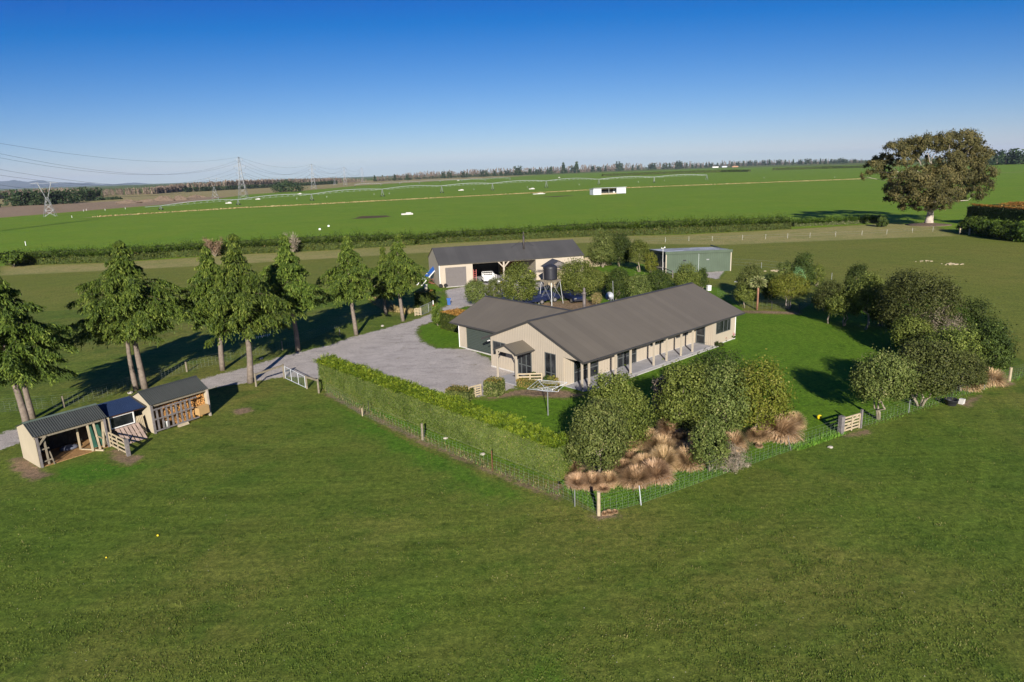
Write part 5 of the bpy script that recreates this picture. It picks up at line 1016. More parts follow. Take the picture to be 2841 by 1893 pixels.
for i, (x, y, tp, w_) in enumerate(((2702, 634, 604, 74), (2747, 642, 612, 72), (2796, 650, 616, 78), (2846, 656, 616, 84))):
    shrub(x, y+14, tp, w_, 'hedgefar', ('first', 'second', 'third', 'fourth')[i]+' bright feathery young tree along the front of the squared hedge, counted from the gum', seed=95+i, n=5200, size=.26, lobes=6, cat='tree', name='young_cypress', up=.35, group='young trees before the squared hedge', asp=.3)
# small clipped blocks by the track
def block(px0, px1, w_, topy, label, seed, topkind, facekind='hedgefarface', base='hedgefarface'):
    a = gp(*px0)[:2]; b = gp(*px1)[:2]; t = thing('clipped_hedge', label, 'hedge'); d = (b-a)/np.linalg.norm(b-a); nn = np.array([-d[1], d[0]]); c0, c1 = a+nn*w_/2, b+nn*w_/2; h = hgt(np.array([*a, 0]), topy)
    m = MB(); wavy_body(m, c0, c1, w_*.9, h*.97, h*.97, .4, .03, seed); m.build('hedge_body', core, t)
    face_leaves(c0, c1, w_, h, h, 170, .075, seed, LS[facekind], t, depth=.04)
    P = face_leaves(c0, c1, w_, h, h, 260, .06, seed+1, LS[topkind], t, name='top_growth', top=True, sides=(), depth=.05); return t
block((1151, 850), (1189, 851), 2.6, 812, 'tall clipped hedge block with a brown top beside the last conifer', 110, 'orange')
block((1222, 912), (1282, 928), 2.4, 865, 'clipped hedge with a bright orange top beside the garage', 112, 'orange')
shrub(1215, 905, 846, 34, 'hedgeface', 'green end of the clipped hedge beside the garage lawn', seed=114, n=3500, size=.07, stems=1)
block((1236, 1110), (1300, 1116), 1.3, 1082, 'low wide box hedge at the edge of the gravel yard', 116, 'boxhedge', 'grey')
block((1342, 1098), (1380, 1104), 1.2, 1056, 'rounded box bush beside the porch path', 118, 'boxhedge', 'grey')
HT = lambda u, v: (HO[0]+u*math.sin(.7366)+v*math.cos(.7366), HO[1]-u*math.cos(.7366)+v*math.sin(.7366))
t = thing('low_hedge', 'low yellow green clipped hedge edging the bed beside the porch', 'hedge')
for (A_, B_, w_) in ((HT(5.95, -2.3), HT(9.2, -.95), .5), (HT(5.95, -2.3), HT(5.95, -.6), .4)):
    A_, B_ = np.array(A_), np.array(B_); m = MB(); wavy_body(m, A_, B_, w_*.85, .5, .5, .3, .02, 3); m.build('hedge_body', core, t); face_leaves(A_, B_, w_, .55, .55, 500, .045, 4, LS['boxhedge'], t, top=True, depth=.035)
for i, (u, v, l, k) in enumerate(((6.4, -.9, 'rose bush beside the pallet rail at the porch', 'deep'), (7.7, -.6, 'leafy bush under the tall front window', 'deep'), (8.1, -.5, 'reddish brown low plant under the tall front window', 'boxhedge'))):
    t = thing('bed_plant', l, 'plant', (*HT(u, v), 0)); leaves('foliage', [(0, 0, .5, .38, .3, .42), (.2, .1, .35, .35, .3, .3)], 700, .055, LS[k], t, 140+i, .6); part('stem', shrubbark, t, lambda m: m.tube([(0, 0, 0), (0, 0, .5)], .015, 4))
# ================================================================ gum tree
g = gp(2576, 624); t = thing('gum_tree', 'huge broad crowned gum tree with a pale trunk beyond the hedge', 'tree', (g[0], g[1], 0)); r = rs(21)
def gq(X, Y, dz=0):   # crown point seen at crop coordinates, at a chosen depth offset
    px, py = 2350+X/4.48, 350+Y/4.48; dd = _F*FPX+_R*(px-PW/2)-_U*(py-PH/2); k = (g[1]+dz)/dd[1]; return np.array([dd[0]*k-g[0], dz, CAMH+dd[2]*k])
LB = [(330, 520, 100, 0), (450, 420, 100, 3), (600, 320, 130, -2), (760, 260, 130, 4), (930, 230, 130, -3), (1100, 225, 130, 3), (1280, 200, 140, -1), (1440, 190, 150, 2), (1560, 230, 110, -3), (1640, 370, 140, 2), (1700, 560, 130, -2), (1640, 720, 130, 3), (1560, 850, 110, -1), (1450, 560, 170, -4), (1500, 400, 150, 4), (1300, 450, 150, -5),
      (1200, 640, 160, -6), (1260, 850, 130, -5), (1100, 900, 140, -6), (960, 780, 160, -7), (820, 650, 140, -6), (700, 850, 130, -5), (600, 780, 110, 0), (760, 980, 90, -3), (1000, 980, 100, -4), (560, 620, 90, -5), (1180, 1000, 80, -3), (560, 900, 70, 2), (250, 620, 60, -2), (480, 560, 80, 4), (930, 560, 110, -6), (700, 420, 110, -4), (900, 400, 90, 5), (1080, 720, 130, -7), (1380, 760, 120, 5), (880, 880, 120, -6), (1400, 640, 120, -6)]
per = g[1]/FPX/4.48; L = []
for X, Y, rad, dz in LB: c = gq(X, Y, dz*1.15); q = rad*per*1.02; L.append((*c, q*1.05, q*1.3, q*.72))
P, nd, tint, r2 = crown_pts(L, 90000, 22, nclump=1000, inner=.05, ragged=.12); n = len(P)
U = unit(np.cross(nd, r2.normal(size=(n, 3)))+np.array([0, 0, -.7])); V = unit(np.cross(nd+.4*r2.normal(size=(n, 3)), U)); s_ = .20*r2.uniform(.6, 1.4, (n, 1))
quads('crown', P, U*s_, V*s_*.55, tint, LS['gum'], t)
m = MB(); m.tube([(0, 0, -.2), (.05, 0, 1.2), (.15, 0, 3.0), (.1, .2, 5.0), (.6, .3, 9), (.9, .2, 12)], [1.25, .95, .75, .62, .48, .36], 14)
for i, l in enumerate(L):
    zs = 3.5+6.5*min(1, max(0, (l[2]-4)/14)); a = np.array([.15+.05*zs, .1, zs]); rr = .10+.10*(1-min(1, np.linalg.norm(np.array(l[:3])-a)/18)); m.tube(limb_path(a, np.array(l[:3])-np.array([0, 0, l[5]*.3]), r, .16, 7), [rr*1.5*(1-.11*k) for k in range(8)], 6)
m.build('trunk', palebark, t, smooth=True)
simple('earth_mound', 'bare eroded earth mound around the foot of the gum tree', 'mound', (g[0], g[1], 0), 0, soil, lambda m: m.lathe([(5.5, 0), (4.2, .12), (2.6, .3), (1.3, .5), (.3, .62)], n=26), smooth=True)['kind'] = 'structure'
t = shrub(2447, 630, 603, 26, 'deep', 'dark bush at the hedge end under the gum tree', seed=130, n=2500, size=.22)
# bare winter trees by the long hedge
def baretree(px, base, topy, wpx, label, seed, mat='greytwig', n=500):
    g = gp(px, base); h = hgt(g, topy); w_ = wpx*g[1]/FPX/2; t = thing('bare_tree', label, 'tree', (g[0], g[1], 0)); r = rs(seed); m = MB(); tips = []
    for i in range(12):
        a = r.uniform(0, 6.28); e = np.array([w_*math.cos(a)*r.uniform(.4, 1), w_*math.sin(a)*.8, h*r.uniform(.6, 1)]); p = limb_path((0, 0, 0), e, r, .1, 5); m.tube(p, [.12*(1-.17*k) for k in range(6)], 4); tips += p[2:]
    m.build('trunk', shrubbark, t); T0 = np.array(tips); q = T0[r.choice(len(T0), n)]; dv = unit(r.normal(size=(n, 3))+np.array([0, 0, .8])); C = q+dv*w_*.25*r.uniform(0, 1.5, (n, 1)); quads('twigs', C, dv*.5, unit(np.cross(dv, r.normal(size=(n, 3))))*.035, r.uniform(0, 1, n), LS[mat], t)
baretree(812, 703, 652, 54, 'pale bare winter tree before the long hedge', 141); baretree(597, 712, 664, 60, 'russet twiggy bush before the long hedge', 142, 'brownbush', 900)
# ================================================================ water tank on its stand, garden hut, cars behind the house
tc = np.array([5.25, 87.5]); t = thing('tank_stand', 'splayed galvanised steel stand carrying the black water tank', 'stand', (tc[0], tc[1], 0)); PZ = 3.0
for k in range(4):
    a = math.pi/2*k-math.pi/2; f0 = (1.58*math.cos(a), 1.58*math.sin(a), 0); f1 = (1.2*math.cos(a), 1.2*math.sin(a), PZ); a2 = a+math.pi/2; g1 = (1.2*math.cos(a2), 1.2*math.sin(a2), PZ)
    part('leg', galv, t, lambda m: m.bar(f0, f1, .075)); g0 = (1.5*math.cos(a2), 1.5*math.sin(a2), .5)
    part('brace', galv, t, lambda m: (m.bar((1.5*math.cos(a), 1.5*math.sin(a), .5), g1, .028), m.bar(g0, f1, .028)))
def f(m):
    q = [(1.34*math.cos(math.pi/2*k-math.pi/2), 1.34*math.sin(math.pi/2*k-math.pi/2)) for k in range(4)]
    for k in range(4): a, b = q[k], q[(k+1) % 4]; m.bar((*a, PZ+.06), (*b, PZ+.06), .12, .14)
    m.prism([(*a, PZ+.14) for a in q], (0, 0, .07))
part('platform', timber, t, f)
tk = thing('water_tank', 'black ribbed plastic water tank on top of the steel stand', 'tank', (tc[0]+.0, tc[1], PZ+.21))
part('tank_body', blackplas, tk, lambda m: m.lathe([(.86, 0), (.87, .1)]+[(.87+(.012 if i % 2 else 0), .1+.075*i) for i in range(1, 20)]+[(.86, 1.62), (.78, 1.75), (.55, 1.88), (.24, 1.95), (.24, 2.0), (.02, 2.02)], n=32), smooth=True)
part('outlet_pipe', blackplas, tk, lambda m: m.tube([(.3, -.3, 0), (.3, -.3, -.6), (.1, -.1, -3.1)], .05, 6))
hg = gp(1545, 800); t = thing('garden_hut', 'small gabled garden hut overgrown with bare vines behind the tank', 'hut', (hg[0], hg[1]+1.5, 0), .3)
part('wall', timbpale, t, lambda m: m.box((-1.6, -1.0, 0), (1.6, 1.2, 3.0))); part('roof', shedroof, t, lambda m: (m.prism([(-1.9, -1.3, 3.0), (0, -1.3, 4.0), (0, 1.4, 4.0), (-1.9, 1.4, 3.0)], (0, 0, .05)), m.prism([(0, -1.3, 4.0), (1.9, -1.3, 3.0), (1.9, 1.4, 3.0), (0, 1.4, 4.0)], (0, 0, .05))))
part('gable', timbgrey, t, lambda m: m.prism([(-1.9, -1.0, 3.0), (1.9, -1.0, 3.0), (0, -1.0, 3.9)], (0, .05, 0)))
r = rs(44); pg = []
pergm = MB()
for k in range(70): x = -4.2+r.uniform(0, 6.2); z = 3.1-.22*(abs(x+.4)**1.0)*.5+r.normal()*.12; a = r.uniform(-.5, .5); pergm.tube([(x, -1.5+r.normal()*.3, z), (x+.8, -1.6+r.normal()*.3, z+a*.5), (x+1.5, -1.7, z+a*.3-.1)], .02, 4)
for x in (-4.2, -2.6, 1.4): pergm.bar((x, -1.6, 0), (x, -1.6, 2.4), .1)
pergm.build('vine_pergola', timbgrey, t)
def car(loc, rz, label, paint):
    t = thing('parked_car', label, 'car', loc, rz)
    pr_ = [(-2.1, .35), (-2.15, .7), (-1.9, .88), (-1.1, .95), (-.45, 1.42), (1.1, 1.45), (1.75, 1.0), (2.1, .92), (2.15, .4)]
    m = MB(); n = len(pr_); vs = [(x, -.85 if z < 1.1 else -.68, z) for x, z in pr_]+[(x, .85 if z < 1.1 else .68, z) for x, z in pr_]; m.add(vs, [tuple(range(n)), tuple(range(n, 2*n))[::-1]]+[(i, (i+1) % n, n+(i+1) % n, n+i) for i in range(n)]); m.build('body', paint, t, bev=.05)
    part('windscreen', glass, t, lambda m: m.prism([(-1.06, -.68, .98), (-1.06, .68, .98), (-.5, .6, 1.38), (-.5, -.6, 1.38)], (-.03, 0, .02))); part('side_window', glass, t, lambda m: m.prism([(-.85, -.80, 1.0), (1.45, -.80, 1.0), (1.05, -.70, 1.36), (-.4, -.70, 1.36)], (0, -.02, 0)))
    for x in (-1.35, 1.35):
        for y in (-.88, .70):
            w_ = part('wheel', rubber, t, lambda m: m.add([(x+v[0], y+v[2], .33+v[1]) for v in MB().lathe([(.33, 0), (.33, .2)], n=16).v], MB().lathe([(.33, 0), (.33, .2)], n=16).f)); part('rim', chrome, w_, lambda m: m.add([(x+v[0], y-.01+v[2], .33+v[1]) for v in MB().lathe([(.2, 0), (.2, .22)], n=12).v], MB().lathe([(.2, 0), (.2, .22)], n=12).f))
    for y in (-.62, .62): part('headlight', chrome, t, lambda m: m.box((-2.18, y-.15, .62), (-2.08, y+.15, .76)))
    part('bumper', blackplas, t, lambda m: m.box((-2.22, -.8, .35), (-2.1, .8, .55)))
car((*gp(1590, 835)[:2], 0), 1.9, 'dark blue car parked under the biggest round tree behind the house', bluepaint)
car((*gp(1507, 838)[:2], 0), .3, 'dark car in deep shade behind the tank stand', bluepaint)
car((*gp(1470, 845)[:2], 0), .4, 'dark blue vehicle under the left tank tree', bluepaint)
# paling fence near long shed
pf0 = gp(1620, 728)[:2]; pf1 = gp(1700, 735)[:2]; pf0 = np.array(atB(23.6, 8.6)[:2])
t = thing('paling_fence', 'grey wooden paling fence joining the right end of the long shed', 'fence'); d = (pf1-pf0); L_ = np.linalg.norm(d); d /= L_
part('palings', timbpale, t, lambda m: [m.bar((*(pf0+d*k*.16), 0), (*(pf0+d*k*.16), 1.75+.03*(k % 3)), .14, .03, up=(-d[1], d[0], 0)) for k in range(int(L_/.16))])
for z in (.4, 1.3): part('rail', timber, t, lambda m: m.bar((*(pf0+np.array([d[1], -d[0]])*.04), z), (*(pf0+d*L_+np.array([d[1], -d[0]])*.04), z), .05, .09))
p0 = gp(1840, 760); p1 = gp(1866, 772); simple('yard_rail', 'dark timber sheep rails before the green shed corner', 'rails', (0, 0, 0), 0, timbgrey, lambda m: ([m.bar((*p0[:2], z), (*p1[:2], z), .06, .12) for z in (.5, 1.0)], m.bar((*p0[:2], 0), (*p0[:2], 1.9), .15), m.bar((*p1[:2], 0), (*p1[:2], 1.2), .15), m.bar((*gp(1815, 757)[:2], 1.0), (*p0[:2], 1.0), .06, .12)))
# ================================================================ fences and gates near by
def netfence(name, px, label, posts, post_mat=timber, h=1.0, net_=True, step=.35, nw=7, rad=.0032):
    Q = [gp(*q)[:2] for q in px]; t = thing(name, label, 'fence'); m = MB()
    for a, b in zip(Q, Q[1:]):
        L_ = np.linalg.norm(b-a)
        for k in range(nw): z = .06+h*(k/(nw-1))**1.15; m.tube([(*a, z), (*b, z)], rad, 3, cap=False)
        if net_:
            n = int(L_/step)
            for k in range(n): q = a+(b-a)*k/n; m.tube([(*q, .04), (*q, h*.86)], rad*.9, 3, cap=False)
    m.build('netting' if net_ else 'wires', wire, t)
    for p_ in posts:
        x, y, hh, w_, mt = p_[:5]; q = gp(x, y)[:2]; ln = p_[5] if len(p_) > 5 else 0; part('post', mt, t, lambda m: m.tube([(q[0], q[1], -.05), (q[0]+ln, q[1], hh)], [w_/2, w_/2*.95], 8))
    return t
netfence('wire_fence', [(905, 1094), (1003, 1153), (1170, 1224), (1366, 1306), (1550, 1378), (1660, 1431)], 'netting fence with scattered posts along the foot of the clipped hedge',
         [(1006, 1155, .62, .10, timbpale), (1173, 1221, 1.15, .16, timber), (1366, 1306, 1.25, .06, rust), (1024, 1148, 1.0, .05, blacksteel)])
netfence('wire_fence', [(1660, 1431), (1775, 1401), (2047, 1303), (2197, 1250), (2333, 1204)], 'netting fence from the corner strainer post past the tussocks to the wooden gate',
         [(1661, 1431, 1.3, .19, timbpale), (1595, 1406, .95, .05, galv), (1779, 1402, 1.1, .05, palesteel, -.12), (2047, 1303, .95, .05, galv), (2195, 1251, .95, .05, timbgrey, -.25)])
netfence('wire_fence', [(2388, 1187), (2470, 1162), (2570, 1131), (2800, 1058), (2841, 1045), (2960, 1005)], 'netting fence running right from the wooden gate to a pale strainer post',
         [(2800, 1058, 1.1, .2, timbpale), (2521, 1146, .95, .05, galv), (2640, 1106, 1.0, .05, blacksteel), (2730, 1082, .95, .05, galv)])
netfence('wire_fence', [(1990, 820), (2065, 856), (2140, 858), (2216, 866), (2250, 840)], 'netting fence behind the lawn by the cabbage tree', [(2141, 860, 1.0, .08, blacksteel), (2216, 868, 1.0, .08, blacksteel)], step=.5)
netfence('wire_fence', [(-60, 1150), (60, 1140), (178, 1131), (300, 1100), (517, 1032), (600, 1012), (786, 972), (830, 955), (960, 900), (1060, 865)], 'low netting fence under the avenue conifers with rounded posts',
         [(178, 1131, .95, .17, timber), (519, 1032, .95, .17, timber), (784, 972, .95, .13, timber), (943, 933, .8, .06, timbgrey), (1041, 806, .9, .12, timbpale)], rad=.004)
# fluttering tags of old wool on the avenue fence
simple('wool_scraps', 'row of pale shreds hanging on the shaded avenue fence', 'scraps', (0, 0, 0), 0, whiteplas, lambda m: [m.prism([(*(gp(682+i*5.2, 966-i*1.15)[:2]), .95), (*(gp(684+i*5.2, 966-i*1.15)[:2]), .95), (*(gp(683+i*5.2, 967-i*1.15)[:2]), .95-.12-.2*((i*7) % 5)/5)], (0, .01, 0)) for i in range(14)])
# electric fence with white insulators across the mid paddock
ef = [(1700, 677), (1846, 672), (1911, 669), (1976, 668), (2060, 665), (2124, 663), (2185, 661), (2247, 659), (2318, 656), (2391, 653), (2460, 650), (2531, 645), (2588, 642)]
t = thing('electric_fence', 'thin electric fence with white banded standards across the mid paddock', 'fence')
for q in ef: c = gp(*q); part('post', whiteplas, t, lambda m: [m.box((c[0]-.03, c[1]-.03, z), (c[0]+.03, c[1]+.03, z+.12)) for z in (.0, .3, .6, .9)])
part('wires', wire, t, lambda m: [m.tube([(*gp(*a)[:2], z), (*gp(*b)[:2], z)], .012, 3, cap=False) for a, b in zip(ef, ef[1:]) for z in (.45, .9)])
t = thing('post_fence', 'wire fence with square timber posts before the squared hedge', 'fence'); pp = [(2588, 640), (2662, 650), (2689, 652), (2807, 666), (2900, 676)]
for q in pp[1:]: c = gp(*q); part('post', timbpale, t, lambda m: m.box((c[0]-.13, c[1]-.13, 0), (c[0]+.13, c[1]+.13, 1.35)))
part('wires', wire, t, lambda m: [m.tube([(*gp(*a)[:2], z), (*gp(*b)[:2], z)], .012, 3, cap=False) for a, b in zip(pp, pp[1:]) for z in (.3, .6, .9, 1.15)])
netfence('wire_fence', [(2031, 735), (2080, 738), (2130, 742), (2200, 750)], 'pale wire line running right from the green shed', [(2112, 745, 1.0, .07, galv), (2307, 776, 1.0, .07, galv)], net_=False, nw=3, rad=.012)
# driveway gate and rails
def post(m, x, y, h, w_=.17): q = gp(x, y); m.tube([(q[0], q[1], -.05), (q[0], q[1], h)], [w_/2, w_/2*.93], 8)
t = thing('field_gateway', 'timber posts and rails either side of the open steel gate by the tallest conifer', 'gateway')
GP_ = [(711, 1073, 1.15), (789, 1050, 1.3), (852, 1079, 1.15), (885, 1091, 1.2)]
for x, y, h in GP_: part('post', timber, t, lambda m: post(m, x, y, h))
for a, b in ((0, 1), (2, 3)): A_ = gp(*GP_[a][:2]); B_ = gp(*GP_[b][:2]); part('rail', timber, t, lambda m: m.bar((A_[0], A_[1], GP_[a][2]-.1), (B_[0], B_[1], GP_[b][2]-.12), .14, .14))
A_ = gp(791, 1051); B_ = gp(850, 1079); t = thing('steel_gate', 'pale galvanised steel mesh gate between timber posts beside the drive', 'gate'); la = lambda k, z: (A_[0]+(B_[0]-A_[0])*k, A_[1]+(B_[1]-A_[1])*k, z)
part('frame', palesteel, t, lambda m: [m.tube([la(a, z), la(b, w_)], .027, 6) for a, z, b, w_ in ((.03, .08, .03, 1.15), (.97, .08, .97, 1.05), (.03, .08, .97, .08), (.03, 1.15, .97, 1.05), (.33, .08, .33, 1.12), (.66, .08, .66, 1.08))])
part('mesh', wire, t, lambda m: [m.tube([la(k/22+.02, .1), la(k/22+.02, 1.08)], .004, 3, cap=False) for k in range(22)]+[m.tube([la(.03, .1+.13*k), la(.97, .1+.13*k)], .004, 3, cap=False) for k in range(8)])
# wooden gate of the lawn
A_ = gp(2336, 1204)[:2]; B_ = gp(2384, 1189)[:2]; d = B_-A_; hurdle((A_[0], A_[1], 0), math.atan2(d[1], d[0]), float(np.hypot(*d)), 1.05, 5, 'mossy five rail timber gate with a diagonal brace on the lawn fence', timbpale, diag=True, posts=False)
simple('gate_post', 'thick grey timber post at the hinge side of the mossy lawn gate', 'post', (A_[0]-.12, A_[1]-.05, 0), .4, timbgrey, lambda m: m.box((-.14, -.14, -.05), (.14, .14, 1.22)))
simple('gate_post', 'thin post at the latch side of the mossy lawn gate', 'post', (B_[0]+.08, B_[1]+.02, 0), .4, timbgrey, lambda m: m.box((-.06, -.06, -.05), (.06, .06, 1.3)))
# pallets and small gates
A_ = gp(1300, 1108)[:2]; B_ = gp(1337, 1098)[:2]; d = B_-A_; hurdle((A_[0], A_[1], 0), math.atan2(d[1], d[0]), float(np.hypot(*d)), .95, 5, 'grey slatted pallet gate between the two box hedges', timbpale, name='pallet_gate', posts=False)
A_ = np.array(HT(5.75, -2.2)); B_ = np.array(HT(7.2, -.7)); d = B_-A_; hurdle((A_[0], A_[1], 0), math.atan2(d[1], d[0]), float(np.hypot(*d)), .95, 4, 'pale pallet rail beside the porch step with a rose behind', timbpale, name='pallet_rail', cat='rail', posts=False)
A_ = gp(1150, 878)[:2]; B_ = gp(1166, 876)[:2]; d = B_-A_; hurdle((A_[0], A_[1], 0), math.atan2(d[1], d[0]), float(np.hypot(*d))+.2, .95, 5, 'small slatted pallet gate below the brown topped hedge block', timbpale, name='pallet_gate', posts=False)
A_ = gp(1167, 876)[:2]; B_ = gp(1203, 862)[:2]; t = thing('mesh_gate', 'wire mesh gate with a red and white end post by the orange hedge', 'gate'); la = lambda k, z: (A_[0]+(B_[0]-A_[0])*k, A_[1]+(B_[1]-A_[1])*k, z)
part('frame', galv, t, lambda m: [m.tube([la(a, z), la(b, w_)], .03, 6) for a, z, b, w_ in ((0, .05, 0, 1.1), (.62, .05, .62, 1.1), (0, 1.1, 1, 1.2), (0, .05, .62, .05))])
part('mesh', wire, t, lambda m: [m.tube([la(k/20, .1), la(k/20, 1.08)], .006, 3, cap=False) for k in range(20)]); part('end_post', whiteplas, t, lambda m: m.tube([la(1, 0), la(1, 1.3)], .06, 8)); part('red_band', redp, t, lambda m: m.tube([la(1, .5), la(1, .8)], .065, 8))
simple('blue_marker', 'blue and white marker box standing in the grass behind the orange hedge', 'marker', tuple(gp(1246, 846)), 0, bluepv, lambda m: (m.box((-.2, -.2, 0), (.2, .2, .7)), m.box((-.28, -.1, .7), (.28, .1, .9))))
# clothes line
c = gp(1520.6, 1153); t = thing('clothes_line', 'rotary clothes line with four pale arms on the small lawn', 'clothes line', tuple(c)); zt = 2.1
part('pole', galv, t, lambda m: m.tube([(0, 0, -.05), (0, 0, zt+.05)], .035, 8))
tips = [(1.55*math.cos(a), 1.55*math.sin(a), zt+.12) for a in (R(22), R(112), R(202), R(292))]
for q in tips: part('arm', palesteel, t, lambda m: (m.tube([(0, 0, zt-.32), q], .020, 6), m.tube([(0, 0, zt+.02), (q[0]*.55, q[1]*.55, zt-.07)], .014, 5)))
part('line', palesteel, t, lambda m: [m.tube([tuple(np.array(tips[i])*(k/4, k/4, 1)), tuple(np.array(tips[(i+1) % 4])*(k/4, k/4, 1))], .010 if k < 4 else .018, 4, cap=False) for i in range(4) for k in (2, 3, 4)])
part('peg', whiteplas, t, lambda m: [m.box((x, y, zt-.08), (x+.03, y+.03, zt+.05)) for x, y in ((.3, -.62), (.7, -.8), (-.4, -.5))])
# small things in the grass
def ball(m, r_): m.lathe([(r_*math.sin(math.pi*k/10)+.0005, r_-r_*math.cos(math.pi*k/10)) for k in range(11)], n=18)
simple('ball', 'yellow ball on the lawn beside the timber gate shadow', 'ball', tuple(gp(2273, 1164)), 0, yellow, lambda m: ball(m, .17), smooth=True)
simple('ball', 'larger yellow ball half sunk in the foreground pasture', 'ball', tuple(gp(438, 1487)-np.array([0, 0, .03])), 0, yellow, lambda m: ball(m, .055), smooth=True)
simple('ball', 'tiny yellow ball farther forward in the foreground pasture', 'ball', tuple(gp(295, 1548)-np.array([0, 0, .02])), 0, yellow, lambda m: ball(m, .038), smooth=True)
def stone(m, s_, sd_=1):
    r_ = random.Random(sd_); q = MB().lathe([(.02, 0), (.9, .08), (1, .4), (.8, .75), (.35, .95)], n=9); m.add([(v[0]*s_*(1+.18*math.sin(5*v[1]+sd_)), v[1]*s_*.8*(1+.15*math.cos(4*v[0]+sd_)), v[2]*s_*.8) for v in q.v], q.f)
for i, (x, y, s_, l) in enumerate(((2304, 1243, .16, 'grey stone in the pasture right of the big tussock'), (725, 997, .22, 'pale stone on the verge near the tallest conifer'), (1061, 906, .24, 'pale stone on the verge by the lone slim conifer'), (1236, 1218, .16, 'square pale block at the hedge foot'), (1340, 1262, .17, 'white rock at the hedge foot before the rusty standard'), (362, 1092, .25, 'white stone at the foot of the shaded trunk behind the wood shed'))):
    simple('stone', l, 'stone', tuple(gp(x, y)), i, rockm, lambda m: stone(m, s_, i), smooth=False, group='loose field stones')
c = gp(2638, 1124); t = simple('water_tub', 'black round plastic tub sitting on the grass by the fence', 'tub', tuple(c), 0, blackplas, lambda m: m.lathe([(.30, 0), (.33, .04), (.36, .22), (.38, .24), (.42, .40), (.45, .42), (.45, .44), (.40, .44), (.38, .2), (.02, .18)], n=28), smooth=True)
simple('concrete_block', 'tilted concrete slab block right beside the black tub', 'block', tuple(gp(2668, 1121)), .6, concpale, lambda m: m.prism([(-.16, -.12, 0), (.16, -.12, 0), (.26, -.12, .34), (-.02, -.12, .36)], (0, .3, 0)))
simple('hive_box', 'white hive box on the grass behind the far end of the ridge', 'box', tuple(gp(1966, 806)), .2, whiteplas, lambda m: (m.box((-.25, -.25, 0), (.25, .25, .62)), m.box((-.29, -.29, .62), (.29, .29, .70))))
simple('white_trough', 'small white trough lid in the grass left of the garden belt', 'lid', tuple(gp(2043, 783)), 0, whiteplas, lambda m: m.lathe([(.3, 0), (.32, .08), (.1, .14)], n=14))
# gravel-side odds: stones and debris in the paddock (flat scatter)
r = rs(77); Q = []
for (x, y, n, sx, sy) in ((2643, 734, 40, 28, 3), (2560, 726, 14, 25, 2), (2150, 752, 30, 18, 3)):
    for k in range(n): q = gp(x+r.normal()*sx*.5, y+r.normal()*sy*.5); Q.append((q, r.uniform(.06, .22)))
m = MB()
for q, s_ in Q: m.prism([(q[0]-s_, q[1]-s_*.5, 0), (q[0]+s_, q[1]-s_*.7, 0), (q[0]+s_*.6, q[1]+s_, 0), (q[0]-s_*.7, q[1]+s_*.6, 0)], (0, 0, s_*.5))
o = m.build('straw_scatter', timbpale); tag(o, 'scattered pale stubble scraps lying in the mid paddock', 'debris', None, 'stuff')
m = MB(); r = rs(78)
for k in range(150):
    q = gp(r.uniform(0, 2841), 1200+690*r.uniform()**.7); s_ = r.uniform(.006, .015)
    if poly_sd(np.array([q[:2]]), lawn_poly)[0] > 0: continue
    m.prism([(q[0]-s_, q[1]-s_*.5, .01), (q[0]+s_, q[1]-s_*.7, .01), (q[0]+s_*.6, q[1]+s_, .01), (q[0]-s_*.7, q[1]+s_*.6, .01)], (0, 0, s_))
tag(m.build('pebble_scatter', rockm), 'tiny pale flecks scattered through the foreground pasture', 'pebbles', None, 'stuff')
